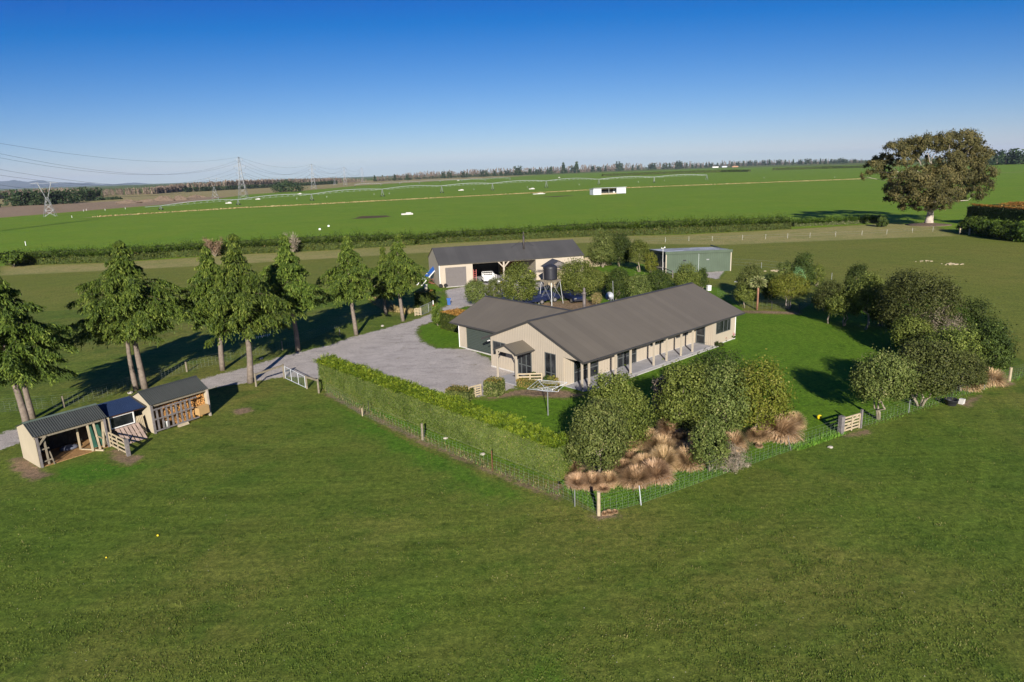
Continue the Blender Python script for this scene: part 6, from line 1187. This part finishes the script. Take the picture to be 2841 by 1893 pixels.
# ================================================================ far pasture: irrigators, shelters, troughs
def tower(m, c, h, dr, w_=1.6):
    dr = np.array([*dr, 0.]); nn = np.array([-dr[1], dr[0], 0])
    for s1 in (-1, 1):
        for s2 in (-.35, .35): m.bar(c+nn*s1*w_*1.3+(0, 0, .6), c+dr*s2+(0, 0, h), .14)
        m.bar(c+nn*s1*w_*1.3+(0, 0, .6), c+nn*s1*.3+(0, 0, h*.6), .08)
        q = c+nn*s1*w_*1.3; MBt = MB(); 
    m.bar(c-nn*w_*1.3+(0, 0, .6), c+nn*w_*1.3+(0, 0, .6), .16)
def pivot(px, hts, label, name='pivot_irrigator', scale=1., end=True, over=None):
    t = thing(name, label, 'irrigator'); Q = [gp(*q) for q in px]
    pm = MB(); tm = MB()
    for i in range(len(Q)-1):
        a, b = Q[i], Q[i+1]; L_ = np.linalg.norm(b-a); ha, hb = hts[i], hts[i+1]; arch = .022*L_; pts = [a+(b-a)*k+np.array([0, 0, ha+(hb-ha)*k+arch*math.sin(math.pi*k)]) for k in np.linspace(0, 1, 13)]
        m = MB(); m.tube(pts, .13*scale, 5); d = (b-a)/L_; nn = np.array([-d[1], d[0], 0])
        for j in range(1, 12):
            dn = 1.5*math.sin(math.pi*j/12)**.5; p = pts[j]-np.array([0, 0, dn]); m.bar(pts[j]-d*L_*.02, p, .07*scale); m.bar(pts[j]+d*L_*.02, p, .07*scale)
            if j < 11: m.bar(p, pts[j+1]-np.array([0, 0, 1.5*math.sin(math.pi*(j+1)/12)**.5]), .05*scale)
        for k in (.02, .98): m.bar(pts[0] if k < .5 else pts[-1], pts[2]-(0, 0, 1.2) if k < .5 else pts[-3]-(0, 0, 1.2), .06*scale)
        m.build('span', palesteel, t)
    for i, (c, h) in enumerate(zip(Q, hts)):
        d = Q[min(i+1, len(Q)-1)]-Q[max(i-1, 0)]; d = d/np.linalg.norm(d); m = MB(); tower(m, c, h, d[:2], 1.6*(.8 if i < len(Q)-1 else 1.2)); tw = m.build('tower', galv, t)
        if i < len(Q)-1:
            for s1 in (-1, 1): q = c+np.array([-d[1], d[0], 0])*s1*2; part('wheel', rubber, tw, lambda m: m.tube([q+(0, 0, .55)-np.array([-d[1], d[0], 0])*.15, q+(0, 0, .55)+np.array([-d[1], d[0], 0])*.15], .55, 12))
    if over is not None:
        a = Q[0]; b = gp(*over); part('overhang', palesteel, t, lambda m: (m.tube([a+(0, 0, hts[0]), (b[0], b[1], hts[0]*.95)], .12, 5)))
    return t
pv = [(447, 583), (661.5, 569), (865.5, 557), (1061.6, 545.5), (1226, 535.6), (1366.6, 528.6), (1516, 521), (1661.5, 512.6), (1814.5, 507), (1960.7, 501)]
pt = [571.5, 554, 539, 525, 516, 509, 502, 497.5, 491.5, 486]
pivot(pv, [hgt(gp(*a), b) for a, b in zip(pv, pt)], 'long centre pivot irrigator with pale arched spans across the bright pasture', over=(404, 586))
pv2 = [(985, 518.5), (1057, 515.5), (1109, 512.5), (1163.6, 510), (1221, 507), (1281.6, 505.5), (1346, 503.5), (1415, 500.5)]
pivot(pv2, [hgt(gp(*a), a[1]-6.5) for a in pv2], 'fainter second irrigator far behind the long pivot', scale=1.0)
c0, c1 = gp(1646.6, 541.5), gp(1736, 537.5); d = c1-c0; L_ = float(np.linalg.norm(d)); t = thing('field_shed', 'small white open fronted steel shed standing in the bright pasture', 'shed', tuple(c0), math.atan2(d[1], d[0]))
part('front_panel', palesteel, t, lambda m: m.box((0, 0, 0), (5.6, .1, 3.9))); part('front_panel', palesteel, t, lambda m: m.box((16.6, 0, .3), (L_, .1, 4.1)))
part('back_wall', palesteel, t, lambda m: (m.box((0, 5.9, 0), (L_, 6, 3.3)))); part('side_wall', palesteel, t, lambda m: m.box((-.1, 0, 0), (0, 6, 3.6))); part('side_wall', palesteel, t, lambda m: m.box((L_, 0, 0), (L_+.1, 6, 3.6)))
part('roof', palesteel, t, lambda m: m.prism([(-.4, -.6, 4.25), (L_+.4, -.6, 4.25), (L_+.4, 6.4, 3.4), (-.4, 6.4, 3.4)], (0, 0, .2))); part('post', galv, t, lambda m: m.box((10.9, 0, 0), (11.2, .3, 4.2))); part('lower_board', timbpale, t, lambda m: m.box((5.6, .3, 0), (16.6, .5, .9))); part('dark_lining', blacksteel, t, lambda m: m.box((5.6, 5.5, .9), (16.6, 5.8, 3.3)))
for x, y, w_, h, l in ((1129.6, 596, 5.0, 1.0, 'large concrete water trough in the near bright pasture'), (1279, 529, 5.4, 1.2, 'white trough beyond the dry line near the third tower'), (1475, 525.5, 5.4, 1.2, 'white trough beyond the dry line left of the field shed'), (1495, 539, 9, .8, 'long white slab lying on the dry line left of the field shed'),
                       (635, 565, 4.5, 1.2, 'white trough below the left end of the pivot'), (716, 554, 4.0, 1.1, 'white trough under the second pivot span'), (831.5, 539.5, 4.5, 1.3, 'white trough behind the pivot near the distant pylon'), (1271, 502, 5, 1.2, 'far white trough near the second irrigator'), (1551, 493.5, 4.5, 1.3, 'farthest white trough before the tree line')):
    c = gp(x, y); simple('trough', l, 'trough', tuple(c), .2, concpale, lambda m: (m.box((-w_/2, -1.0, 0), (w_/2, 1.0, h*.6)), m.box((-w_*.1, -.8, h*.6), (w_*.35, .8, h))))
for i, (x, y, l) in enumerate(((887.5, 638.5, 'white salt block in the pasture behind the hedge, right one'), (912, 629.5, 'white salt block higher in the pasture behind the hedge'))): simple('salt_block', l, 'block', tuple(gp(x, y)), 0, whiteplas, lambda m: m.lathe([(.35, 0), (.4, .3), (.3, .55), (.1, .6)], n=12))
for i, (x, y) in enumerate(((200, 605), (232, 587), (240, 585), (292, 585), (348, 581), (72, 682), (1038, 541), (1080, 539), (1315, 528), (1463, 521), (824, 553), (907, 548), (1607, 514), (1771, 507), (1843, 503), (2316, 494), (2120, 495))):
    simple('marker_post', 'thin pale marker post standing in the far pasture', 'post', tuple(gp(x, y)), 0, whiteplas, lambda m: m.box((-.07, -.07, 0), (.07, .07, 1.3)), group='thin pale marker posts in the far pasture')
# rough tufts on the dry line
r = rs(91); C = []; 
LP = [gp(*q)[:2] for q in L1[1:12]]
for a, b in zip(LP, LP[1:]):
    n = int(np.linalg.norm(b-a)*7); k = r.uniform(size=n); C.append(a+(b-a)*k[:, None]+r.normal(size=(n, 2))*1.1)
C = np.vstack(C); n = len(C); hh = r.uniform(.2, .75, n); C3 = np.column_stack([C, hh/2]); U = np.column_stack([r.normal(size=n)*.15, r.normal(size=n)*.15, hh*.6]); V = np.column_stack([r.uniform(.15, .5, n), r.normal(size=n)*.1, np.zeros(n)])
tag(quads('dry_grass', C3, U, V, r.uniform(.1, .9, n), LS['dry']), 'straggling dry grass along the far fence line', 'grass', None, 'stuff')
# earthworks beyond the pivot
for i, (x, y, w_, h, l) in enumerate(((355, 565, 70, 5, 'long low brown spoil heap left of the Y shaped far pylons'), (410, 562, 60, 4.5, 'dark brown spoil heap, second from the left'), (455, 558, 60, 7, 'tallest rubble heap beyond the irrigator end'), (500, 556, 55, 6, 'brown rubble heap right of the tallest'), (545, 549, 50, 4, 'low pale heap at the right of the spoil heaps'))):
    g = gp(x, y); wm = w_*g[1]/FPX/2
    def f(m):
        r = rs(200+i); n = 18; vs = []; ring_ = [(1, 0), (.82, .35), (.55, .75), (.28, .95), (.05, 1)]
        for a_, b_ in ring_:
            for k in range(n): t_ = 2*math.pi*k/n; q = 1+.18*r.normal()*(a_ > .1); vs.append((wm*a_*q*math.cos(t_), wm*.35*a_*q*math.sin(t_), h*.6*b_*(1+.2*r.normal())))
        fs = [(j*n+k, j*n+(k+1) % n, (j+1)*n+(k+1) % n, (j+1)*n+k) for j in range(4) for k in range(n)]; m.add(vs, fs+[tuple(4*n+k for k in range(n))])
    simple('spoil_heap', l, 'heap', tuple(g), 0, soil, f, group='brown spoil heaps beyond the irrigator')
# ================================================================ pylons and wires
lat = solid('pylon_steel', (.24, .25, .26), .5, .4, .3, var=.1)
ARM = [(.955, 3.4, .91), (.79, 5.2, .725), (.63, 4.0, .565)]
def pylon(loc, h, az, label):
    t = thing('lattice_pylon', label, 'pylon', loc, az, group='tall lattice pylons of the double line'); m = MB(); lv = [(0, 4.2), (.12, 3.5), (.25, 2.75), (.40, 2.0), (.55, 1.4), (.65, 1.15), (.75, 1.0), (.85, .85), (.95, .65), (1.0, .3)]
    K = h/38
    for (z0, w0), (z1, w1) in zip(lv, lv[1:]):
        for sx, sy in ((1, 1), (1, -1), (-1, -1), (-1, 1)):
            m.bar((sx*w0*K, sy*w0*K, z0*h), (sx*w1*K, sy*w1*K, z1*h), .19 if z0 < .6 else .16); nx, ny = (sx, -sy) if sx*sy > 0 else (-sx, sy)
            m.bar((sx*w0*K, sy*w0*K, z0*h), (nx*w1*K, ny*w1*K, z1*h), .12); m.bar((nx*w0*K, ny*w0*K, z0*h), (sx*w1*K, sy*w1*K, z1*h), .12)
    m.build('lattice', lat, t)
    for za, wa, zi in ARM:
        m = MB()
        for s in (-1, 1): m.bar((s*.6*K, 0, (za-.03)*h), (s*wa*K, 0, za*h-.3), .16); m.bar((s*.6*K, 0, (za+.02)*h), (s*wa*K, 0, za*h-.2), .12)
        m.build('cross_arm', lat, t)
    part('insulators', blacksteel, t, lambda m: [m.bar((s*wa*K, 0, za*h-.3), (s*wa*K, 0, zi*h), .14) for za, wa, zi in ARM for s in (-1, 1)])
    return [Vector((loc[0]+math.cos(az)*s*wa*K, loc[1]+math.sin(az)*s*wa*K, zi*h)) for za, wa, zi in ARM for s in (-1, 1)]+[Vector((loc[0], loc[1], h))]
PY = [(676, 551, 436), (871, 525, 455), (958.5, 514.7, 464), (1007, 506.5, 465)]
pl = [gp(a, b) for a, b, c in PY]; ph = [hgt(g_, c) for g_, (a, b, c) in zip(pl, PY)]
dirv = (pl[0]-pl[1]); dirv /= np.linalg.norm(dirv); off_ = pl[0]+dirv*470; off_ = np.array([-208.0, 258.0, 0])
attach = [pylon(tuple(off_), 38, .55, 'nearest double line pylon, out past the left edge')]
for g_, h, l in zip(pl, ph, ('nearest and tallest lattice pylon above the irrigator', 'second lattice pylon receding to the right', 'third lattice pylon receding to the right', 'fourth lattice pylon at the end of the tree line')):
    attach.append(pylon(tuple(g_), h, .15, l))
def sagwire(m, a, b, sag, rad, n=22): m.tube([np.array(a)*(1-k)+np.array(b)*k-np.array([0, 0, 4*sag*k*(1-k)]) for k in np.linspace(0, 1, n)], rad, 4, cap=False)
for i in range(len(attach)-1):
    L_ = (attach[i][0]-attach[i+1][0]).length
    o = part('power_lines', blacksteel, None, lambda m: [sagwire(m, a, b, L_*(.030 if k < 6 else .018), .045+.02*i) for k, (a, b) in enumerate(zip(attach[i], attach[i+1]))])
    tag(o, ('sagging wires from the left edge to the tallest pylon', 'sagging wires between the tallest and second pylon', 'wires between the second and third pylon', 'wires between the third and fourth pylon')[i], 'power lines')
def ytower(loc, h, az, label):
    t = thing('waisted_pylon', label, 'pylon', loc, az, group='waisted single line pylons'); m = MB(); K = h/22
    for s in (-1, 1):
        for y in (-1, 1):
            m.bar((s*3.4*K, y*2.2*K, 0), (s*.7*K, y*.5*K, h*.56), .16); m.bar((s*.7*K, y*.5*K, h*.56), (s*3.9*K, y*.4*K, h), .13); m.bar((s*.7*K, y*.5*K, h*.56), (s*3.2*K, y*.4*K, h*.9), .09)
        for a, b in ((.0, .18), (.18, .36), (.36, .56)):
            wa, wb = 3.4-2.7*a/.56, 3.4-2.7*b/.56; m.bar((s*wa*K, -1.4*K, a*h), (-s*wb*K, -1.1*K, b*h), .12); m.bar((s*wa*K, 1.4*K, a*h), (-s*wb*K, 1.1*K, b*h), .12); m.bar((-wb*K, s*1.0*K, b*h), (wb*K, s*1.0*K, b*h), .12)
        for k in range(4): m.bar((s*(.7+k*.85)*K, .3, h*(.56+.1*k)), (s*(.6+(k+1)*.85)*K, -.3, h*(.56+.1*(k+1))), .10)
    m.build('lattice', lat, t); part('cross_arm', lat, t, lambda m: (m.bar((-7*K, 0, h*.97), (7*K, 0, h*.97), .12), m.bar((-8*K, 0, h*.97), (-3*K, 0, h*1.0), .12), m.bar((8*K, 0, h*.97), (3*K, 0, h*1.0), .12)))
    return [Vector((loc[0]+math.cos(az)*s*7.5*K, loc[1]+math.sin(az)*s*7.5*K, h*.93)) for s in (-1, 0, 1)]
YW = [(140, 601, 506), (597.7, 552, 494), (772, 523, 491), (929, 514, 490)]
ya = []
for (a, b, c), l in zip(YW, ('nearest waisted pylon before the dark pines at the left', 'second waisted pylon left of the tallest pylon', 'third waisted pylon behind the round bush', 'fourth waisted pylon beside the third lattice pylon')):
    g_ = gp(a, b); ya.append(ytower(tuple(g_), hgt(g_, c), .35, l))
for i in range(len(ya)-1):
    o = part('power_lines', blacksteel, None, lambda m: [sagwire(m, a, b, (a-b).length*.02, .035+.015*i) for a, b in zip(ya[i], ya[i+1])]); tag(o, ('wires between the first two waisted pylons', 'wires between the middle waisted pylons', 'wires between the farthest waisted pylons')[i], 'power lines')
# ================================================================ far trees
def farcloud(name, items, mat, kind, label, cat, seed, asp=.5, per=120, size=.09, parent=None):
    """items: (x, y, height, half width, taper) crowns of leaf clumps"""
    r = rs(seed); C = []; U = []; V = []; T_ = []
    for (x, y, h, w_, tp) in items:
        n = per; k = r.uniform(.04, 1, n); rad = w_*(1-tp*k)*np.sqrt(r.uniform(0.25, 1, n))*(1+.25*np.sin(k*9+x)); a = r.uniform(0, 6.28, n); P = np.column_stack([x+rad*np.cos(a), y+rad*np.sin(a), k*h]); s_ = h*size*r.uniform(.6, 1.4, (n, 1)); dr = unit(r.normal(size=(n, 3))+np.array([0, 0, .5 if asp > .3 else 2.5]))
        C.append(P); U.append(dr*s_); V.append(unit(np.cross(dr, r.normal(size=(n, 3))))*s_*asp); T_.append(np.clip(r.uniform(.2, .8)+r.normal(size=n)*.15, 0, 1))
    o = quads(name, np.vstack(C), np.vstack(U), np.vstack(V), np.concatenate(T_), mat, parent)
    if kind: o['kind'] = kind
    return tag(o, label, cat)
def belt(px, topoff, spacing, rnd, seed, tp=.3, wf=.35, rows=2, gap=0.):
    r = rs(seed); Q = [gp(*q)[:2] for q in px]; out = []; psp = spacing
    for i in range(len(Q)-1):
        a, b = Q[i], Q[i+1]; L_ = np.linalg.norm(b-a); h0 = hgt(np.array([*a, 0]), px[i][1]-topoff[i]); h1 = hgt(np.array([*b, 0]), px[i+1][1]-topoff[i+1]); spacing = psp*np.linalg.norm((a+b)/2)/FPX; n = max(2, int(L_/spacing))
        for k in range(n):
            if r.uniform() < gap: continue
            q = a+(b-a)*((k+r.uniform())/n)+r.normal(size=2)*spacing*.4; h = (h0+(h1-h0)*k/n)*r.uniform(1-rnd, 1+rnd*.25); out.append((q[0], q[1]+abs(r.normal())*18, h, h*wf*r.uniform(.7, 1.3), tp))
    return out
bare = [((276, 543), 16), ((420, 539), 19), ((500, 532), 22), ((627, 526), 24), ((772, 517), 19), ((928, 509), 15), ((1010, 505.5), 9)]
farcloud('bare_poplar_wood', belt([b[0] for b in bare], [b[1] for b in bare], 1.7, .22, 301, tp=.5, wf=.15), LS['bare'], 'stuff', 'pinkish grey wood of bare poplars along the left horizon', 'wood', 302, asp=.2, per=46, size=.14)
bare2 = [((-120, 560), 20), ((0, 552), 22), ((150, 550), 26), ((276, 545.6), 22)]
farcloud('bare_poplar_wood', belt([b[0] for b in bare2], [b[1] for b in bare2], 1.8, .2, 303, tp=.5, wf=.18), LS['bare'], 'stuff', 'pinkish grey far wood behind the dark pines at the left edge', 'wood', 304, asp=.2, per=40, size=.14)
bare3 = [((1035, 504), 13), ((1212, 495.6), 21), ((1360, 489), 19), ((1500, 483), 18), ((1712, 474), 18), ((1925, 466), 16), ((2060, 461), 14), ((2400, 452), 12)]
farcloud('bare_poplar_wood', belt([b[0] for b in bare3], [b[1] for b in bare3], 2.6, .45, 305, tp=.5, wf=.16, gap=.2), LS['bare'], 'stuff', 'bare poplars mixed through the far centre and right horizon', 'wood', 306, asp=.22, per=30, size=.15)
db = [((506, 534.5), 13), ((627, 528), 12), ((755, 521), 9.5), ((928, 511), 9)]
farcloud('dark_shelter_belt', belt([b[0] for b in db], [b[1] for b in db], 2.2, .12, 311, tp=.15, wf=.4), LS['pine'], 'stuff', 'even dark shelter belt in front of the bare poplars behind the tallest pylon', 'wood', 312, per=34, size=.16)
db = [((1032, 504), 6), ((1212, 496), 7), ((1300, 492), 8), ((1500, 483), 8), ((1712, 473.5), 7), ((1925, 466), 7), ((2060, 460), 7), ((2420, 451.5), 7)]
farcloud('dark_shelter_belt', belt([b[0] for b in db], [b[1] for b in db], 4, .4, 313, tp=.3, wf=.5), LS['pine'], 'stuff', 'low dark belt along the foot of the far tree line', 'wood', 314, per=30, size=.18)
# dark hedge in the far right pasture and the pale buildings behind it
def longdark(px, top, w_, label, seed):
    t = thing('far_hedge', label, 'hedge'); Q = [gp(*q)[:2] for q in px]
    for i in range(len(Q)-1):
        h = hgt(np.array([*Q[i], 0]), px[i][1]-top[i]); m = MB(); wavy_body(m, Q[i], Q[i+1], w_, h, hgt(np.array([*Q[i+1], 0]), px[i+1][1]-top[i+1]), 12, .4, seed+i); m.build('hedge_body', core, t)
        face_leaves(Q[i], Q[i+1], w_, h, h, .9, .8, seed+i, LS['hedgefar'], t, sides=(0, 2), depth=.3)
longdark([(1671, 490), (1835, 484), (2000, 478.5), (2080, 477)], [7, 7.5, 7, 6], 6, 'straight dark hedge in the far pasture above the pivot end', 320)
longdark([(2144, 473), (2280, 469), (2400, 466)], [7, 7, 6], 6, 'second straight dark hedge left of the gum crown', 330)
longdark([(2745, 456), (2841, 454.5), (2960, 452)], [6.5, 7, 7], 8, 'low dark hedge behind the gum tree at the right edge', 340)
# individual pines on the horizon line: one prototype of each of three shapes, copied
pines = []
for k, (tp, wf, pr_) in enumerate(((.35, .30, 260), (.75, .22, 220), (.15, .42, 300))):
    t = thing('distant_pine', 'dark pine standing up from the far tree line', 'tree', group='dark pines along the far tree line'); farcloud('crown', [(0, 0, 1., wf, tp), (.1, 0, .8, wf*.9, tp)], LS['pine'], None, None, None, 340+k, per=pr_//2, size=.10, parent=t); part('trunk', bark, t, lambda m: m.tube([(0, 0, -.02), (0, 0, .7)], [.03, .012], 5)); pines.append([t, True])
def pine(px, base, top, k, label=None, group='dark pines along the far tree line', wf=1.0):
    g_ = gp(px, base); h = hgt(g_, base-top)
    if pines[k][1]: t = pines[k][0]; pines[k][1] = False
    else: t = copy_tree(pines[k][0])
    t.location = tuple(g_); t.scale = (h*wf, h*wf, h); t.rotation_euler = (0, 0, px*.7); t['group'] = group
    if label: t['label'] = label
    return t
r = random.Random(12); base_ = lambda x: float(np.interp(x, [1032, 1212, 1500, 1712, 1925, 2060, 2400], [504, 496, 483.5, 474, 466.5, 461, 452]))
for x in [1040, 1062, 1095, 1130, 1230, 1247, 1285, 1296, 1338, 1350, 1372, 1390, 1407, 1433, 1437, 1470, 1488, 1497, 1522, 1530, 1562, 1570, 1590, 1600, 1645, 1662, 1680, 1714, 1722, 1755, 1770, 1803, 1812, 1845, 1857, 1878, 1888, 1905, 1920, 1931, 1944, 1960, 1972, 1990, 2003, 2030, 2046, 2062, 2080, 2096, 2118, 2134, 2160, 2178, 2200, 2222, 2240, 2260, 2276, 2290, 2305, 2318, 2332, 2345, 2370]:
    k = r.choice((0, 0, 2, 1)); pine(x, base_(x)+r.uniform(0, 1), r.uniform(13, 21) if x < 1900 else r.uniform(12, 17), k, wf=r.uniform(.9, 1.4))
for i, (x, tp) in enumerate(((1437, 27), (1562, 30), (1600, 31), (1714, 26), (1881, 23))): pine(x, base_(x)+1, tp, (2, 1, 1, 0, 0)[i], ('round topped tallest pine of the far line, first from the left', 'narrow tall pine of the far line, second from the left', 'highest narrow pine of the far line, third from the left', 'tall tapering pine of the far line, fourth from the left', 'tall tapering pine of the far line, fifth from the left')[i], 'tallest dark pines above the far tree line')
for i, (x, b, tp) in enumerate(((2765, 458, 42), (2790, 457, 40), (2812, 456, 43), (2833, 456, 42), (2858, 455, 44), (2880, 455, 43), (2735, 459, 38))): pine(x, b, tp, (0, 2)[i % 2], ('first', 'second', 'third', 'fourth', 'fifth', 'sixth', 'last half hidden')[i]+' rounded dark pine in the clump right of the gum crown', 'rounded pines right of the gum crown', 1.3)
# the nearer dark pine wood at the left
for i, (x, b, tp) in enumerate(((35, 571, 44), (52, 572, 38), (68, 571, 46), (84, 570, 40), (98, 570, 38), (112, 569, 36), (128, 569, 43), (146, 568, 34), (160, 567, 38), (176, 566, 42), (190, 566, 36), (206, 563, 28), (222, 560, 38), (238, 558, 38), (252, 557, 34), (268, 556, 36), (-10, 576, 30), (-30, 578, 34))):
    pine(x, b, tp, (2, 0, 2)[i % 3], 'dark rounded pine in the wood at the left edge', 'dark pines of the wood at the left edge', 1.15)
def bigbush(x, b, tp, w_, label, seed): 
    g_ = gp(x, b); h = hgt(g_, tp); wm = w_*g_[1]/FPX/2; t = thing('broad_bush', label, 'bush', tuple(g_)); leaves('foliage', [(0, 0, h*.35, wm, wm, h*.42), (-.1*wm, 0, h*.6, wm*.5, wm*.6, h*.38), (.45*wm, 0, h*.3, wm*.5, wm*.5, h*.33), (-.5*wm, 0, h*.28, wm*.5, wm*.5, h*.3)], 3500, .9, LS['pine'], t, seed, .5); part('trunk', bark, t, lambda m: m.tube([(0, 0, 0), (0, 0, h*.5)], [.8, .3], 6))
bigbush(797, 533, 501, 84, 'broad dark rounded bush between the tallest and second pylon', 351)
for x in (275, 300, 320): bigbush(x, 556-(x-275)*.05, 550, 30, 'low dark scrub trailing right from the pine wood' if x == 275 else ('lower scrub further right of the pine wood' if x == 300 else 'lowest scrub at the end of the pine wood'), 360+x)
for i, (x, y, w_, h, l, mm) in enumerate(((1985, 465.5, 16, 3.2, 'pale far farm building in the right tree line', white), (2010, 464.5, 14, 3.5, 'second pale far building with a low roof', palesteel), (2040, 464, 16, 3, 'orange brown far building beside the pale ones', solid('terracotta', (.5, .28, .16))), (2774, 451, 34, 4.5, 'long white roofed barn behind the gum tree', white), (2752, 457, 7, 4, 'small white shed at the foot of the white barn', white))):
    c = gp(x, y); wm = w_*c[1]/FPX; hm = h*c[1]/FPX; t = thing('far_building', l, 'building', tuple(c)); part('wall', mm, t, lambda m: m.box((-wm/2, 0, 0), (wm/2, wm*.3, hm*.7))); part('roof', mm, t, lambda m: m.prism([(-wm/2-1, -1, hm*.7), (-wm/2-1, wm*.3+1, hm*.7), (-wm/2-1, wm*.15, hm)], (wm+2, 0, 0)))
# ================================================================ hills
hillm = solid('bare_hill_land', (.085, .085, .07), .95, .05, var=.35, scale=.0006)
def hill(prof, dist, label, seed, depth=3000):
    m = MB(); n = len(prof); r = rs(seed); vs = []
    for x, y in prof:
        d_ = _F*FPX+_R*(x-PW/2)-_U*(y-PH/2); k = dist/d_[1]; vs.append(((d_[0]*k), dist, CAMH+d_[2]*k))
    V0_ = [(x, y-depth, -5) for x, y, z in vs]; V05 = [(x*.96+r.normal()*60, y-depth*.5, z*.55*r.uniform(.7, 1.2)) for x, y, z in vs]; V1_ = vs; V2_ = [(x*1.1, y+depth, -5) for x, y, z in vs]; R_ = [V0_, V05, V1_, V2_]
    m.add([q for w_ in R_ for q in w_], [(a*n+i, a*n+i+1, (a+1)*n+i+1, (a+1)*n+i) for a in range(3) for i in range(n-1)]); o = m.build('hills', hillm, smooth=True); o['kind'] = 'structure'; o['label'] = label
def fine(prof, seed, a=1.2):
    r = rs(seed); xs = np.arange(prof[0][0], prof[-1][0], 7.); ys = np.interp(xs, [p[0] for p in prof], [p[1] for p in prof])+r.normal(size=len(xs))*a*.5; return list(zip(xs, ys))
hill(fine([(-420, 500), (-150, 505), (0, 503), (25, 503), (40, 498), (50, 502), (85, 506), (95, 502), (120, 501), (130, 505), (160, 506), (235, 508), (248, 506.5), (262, 511), (320, 512), (345, 510), (355, 508), (372, 507), (385, 509), (405, 515), (430, 520)], 5, .8), 21000, 'blue distant hills on the left horizon', 6)
# ================================================================ haze
HB = MB(); HB.box((-26000, -3000, -1.2), (26000, 26500, 330)); hz = bpy.data.materials.new('air'); hz.use_nodes = True; nt = hz.node_tree; nt.nodes.remove(nt.nodes['Principled BSDF'])
pvn = nt.nodes.new('ShaderNodeVolumePrincipled'); pvn.inputs['Color'].default_value = (.62, .78, 1.0, 1); pvn.inputs['Density'].default_value = 3.0e-5; pvn.inputs['Anisotropy'].default_value = 0.0
nt.links.new(pvn.outputs[0], nt.nodes['Material Output'].inputs['Volume']); ho = HB.build('haze', hz); ho['kind'] = 'stuff'
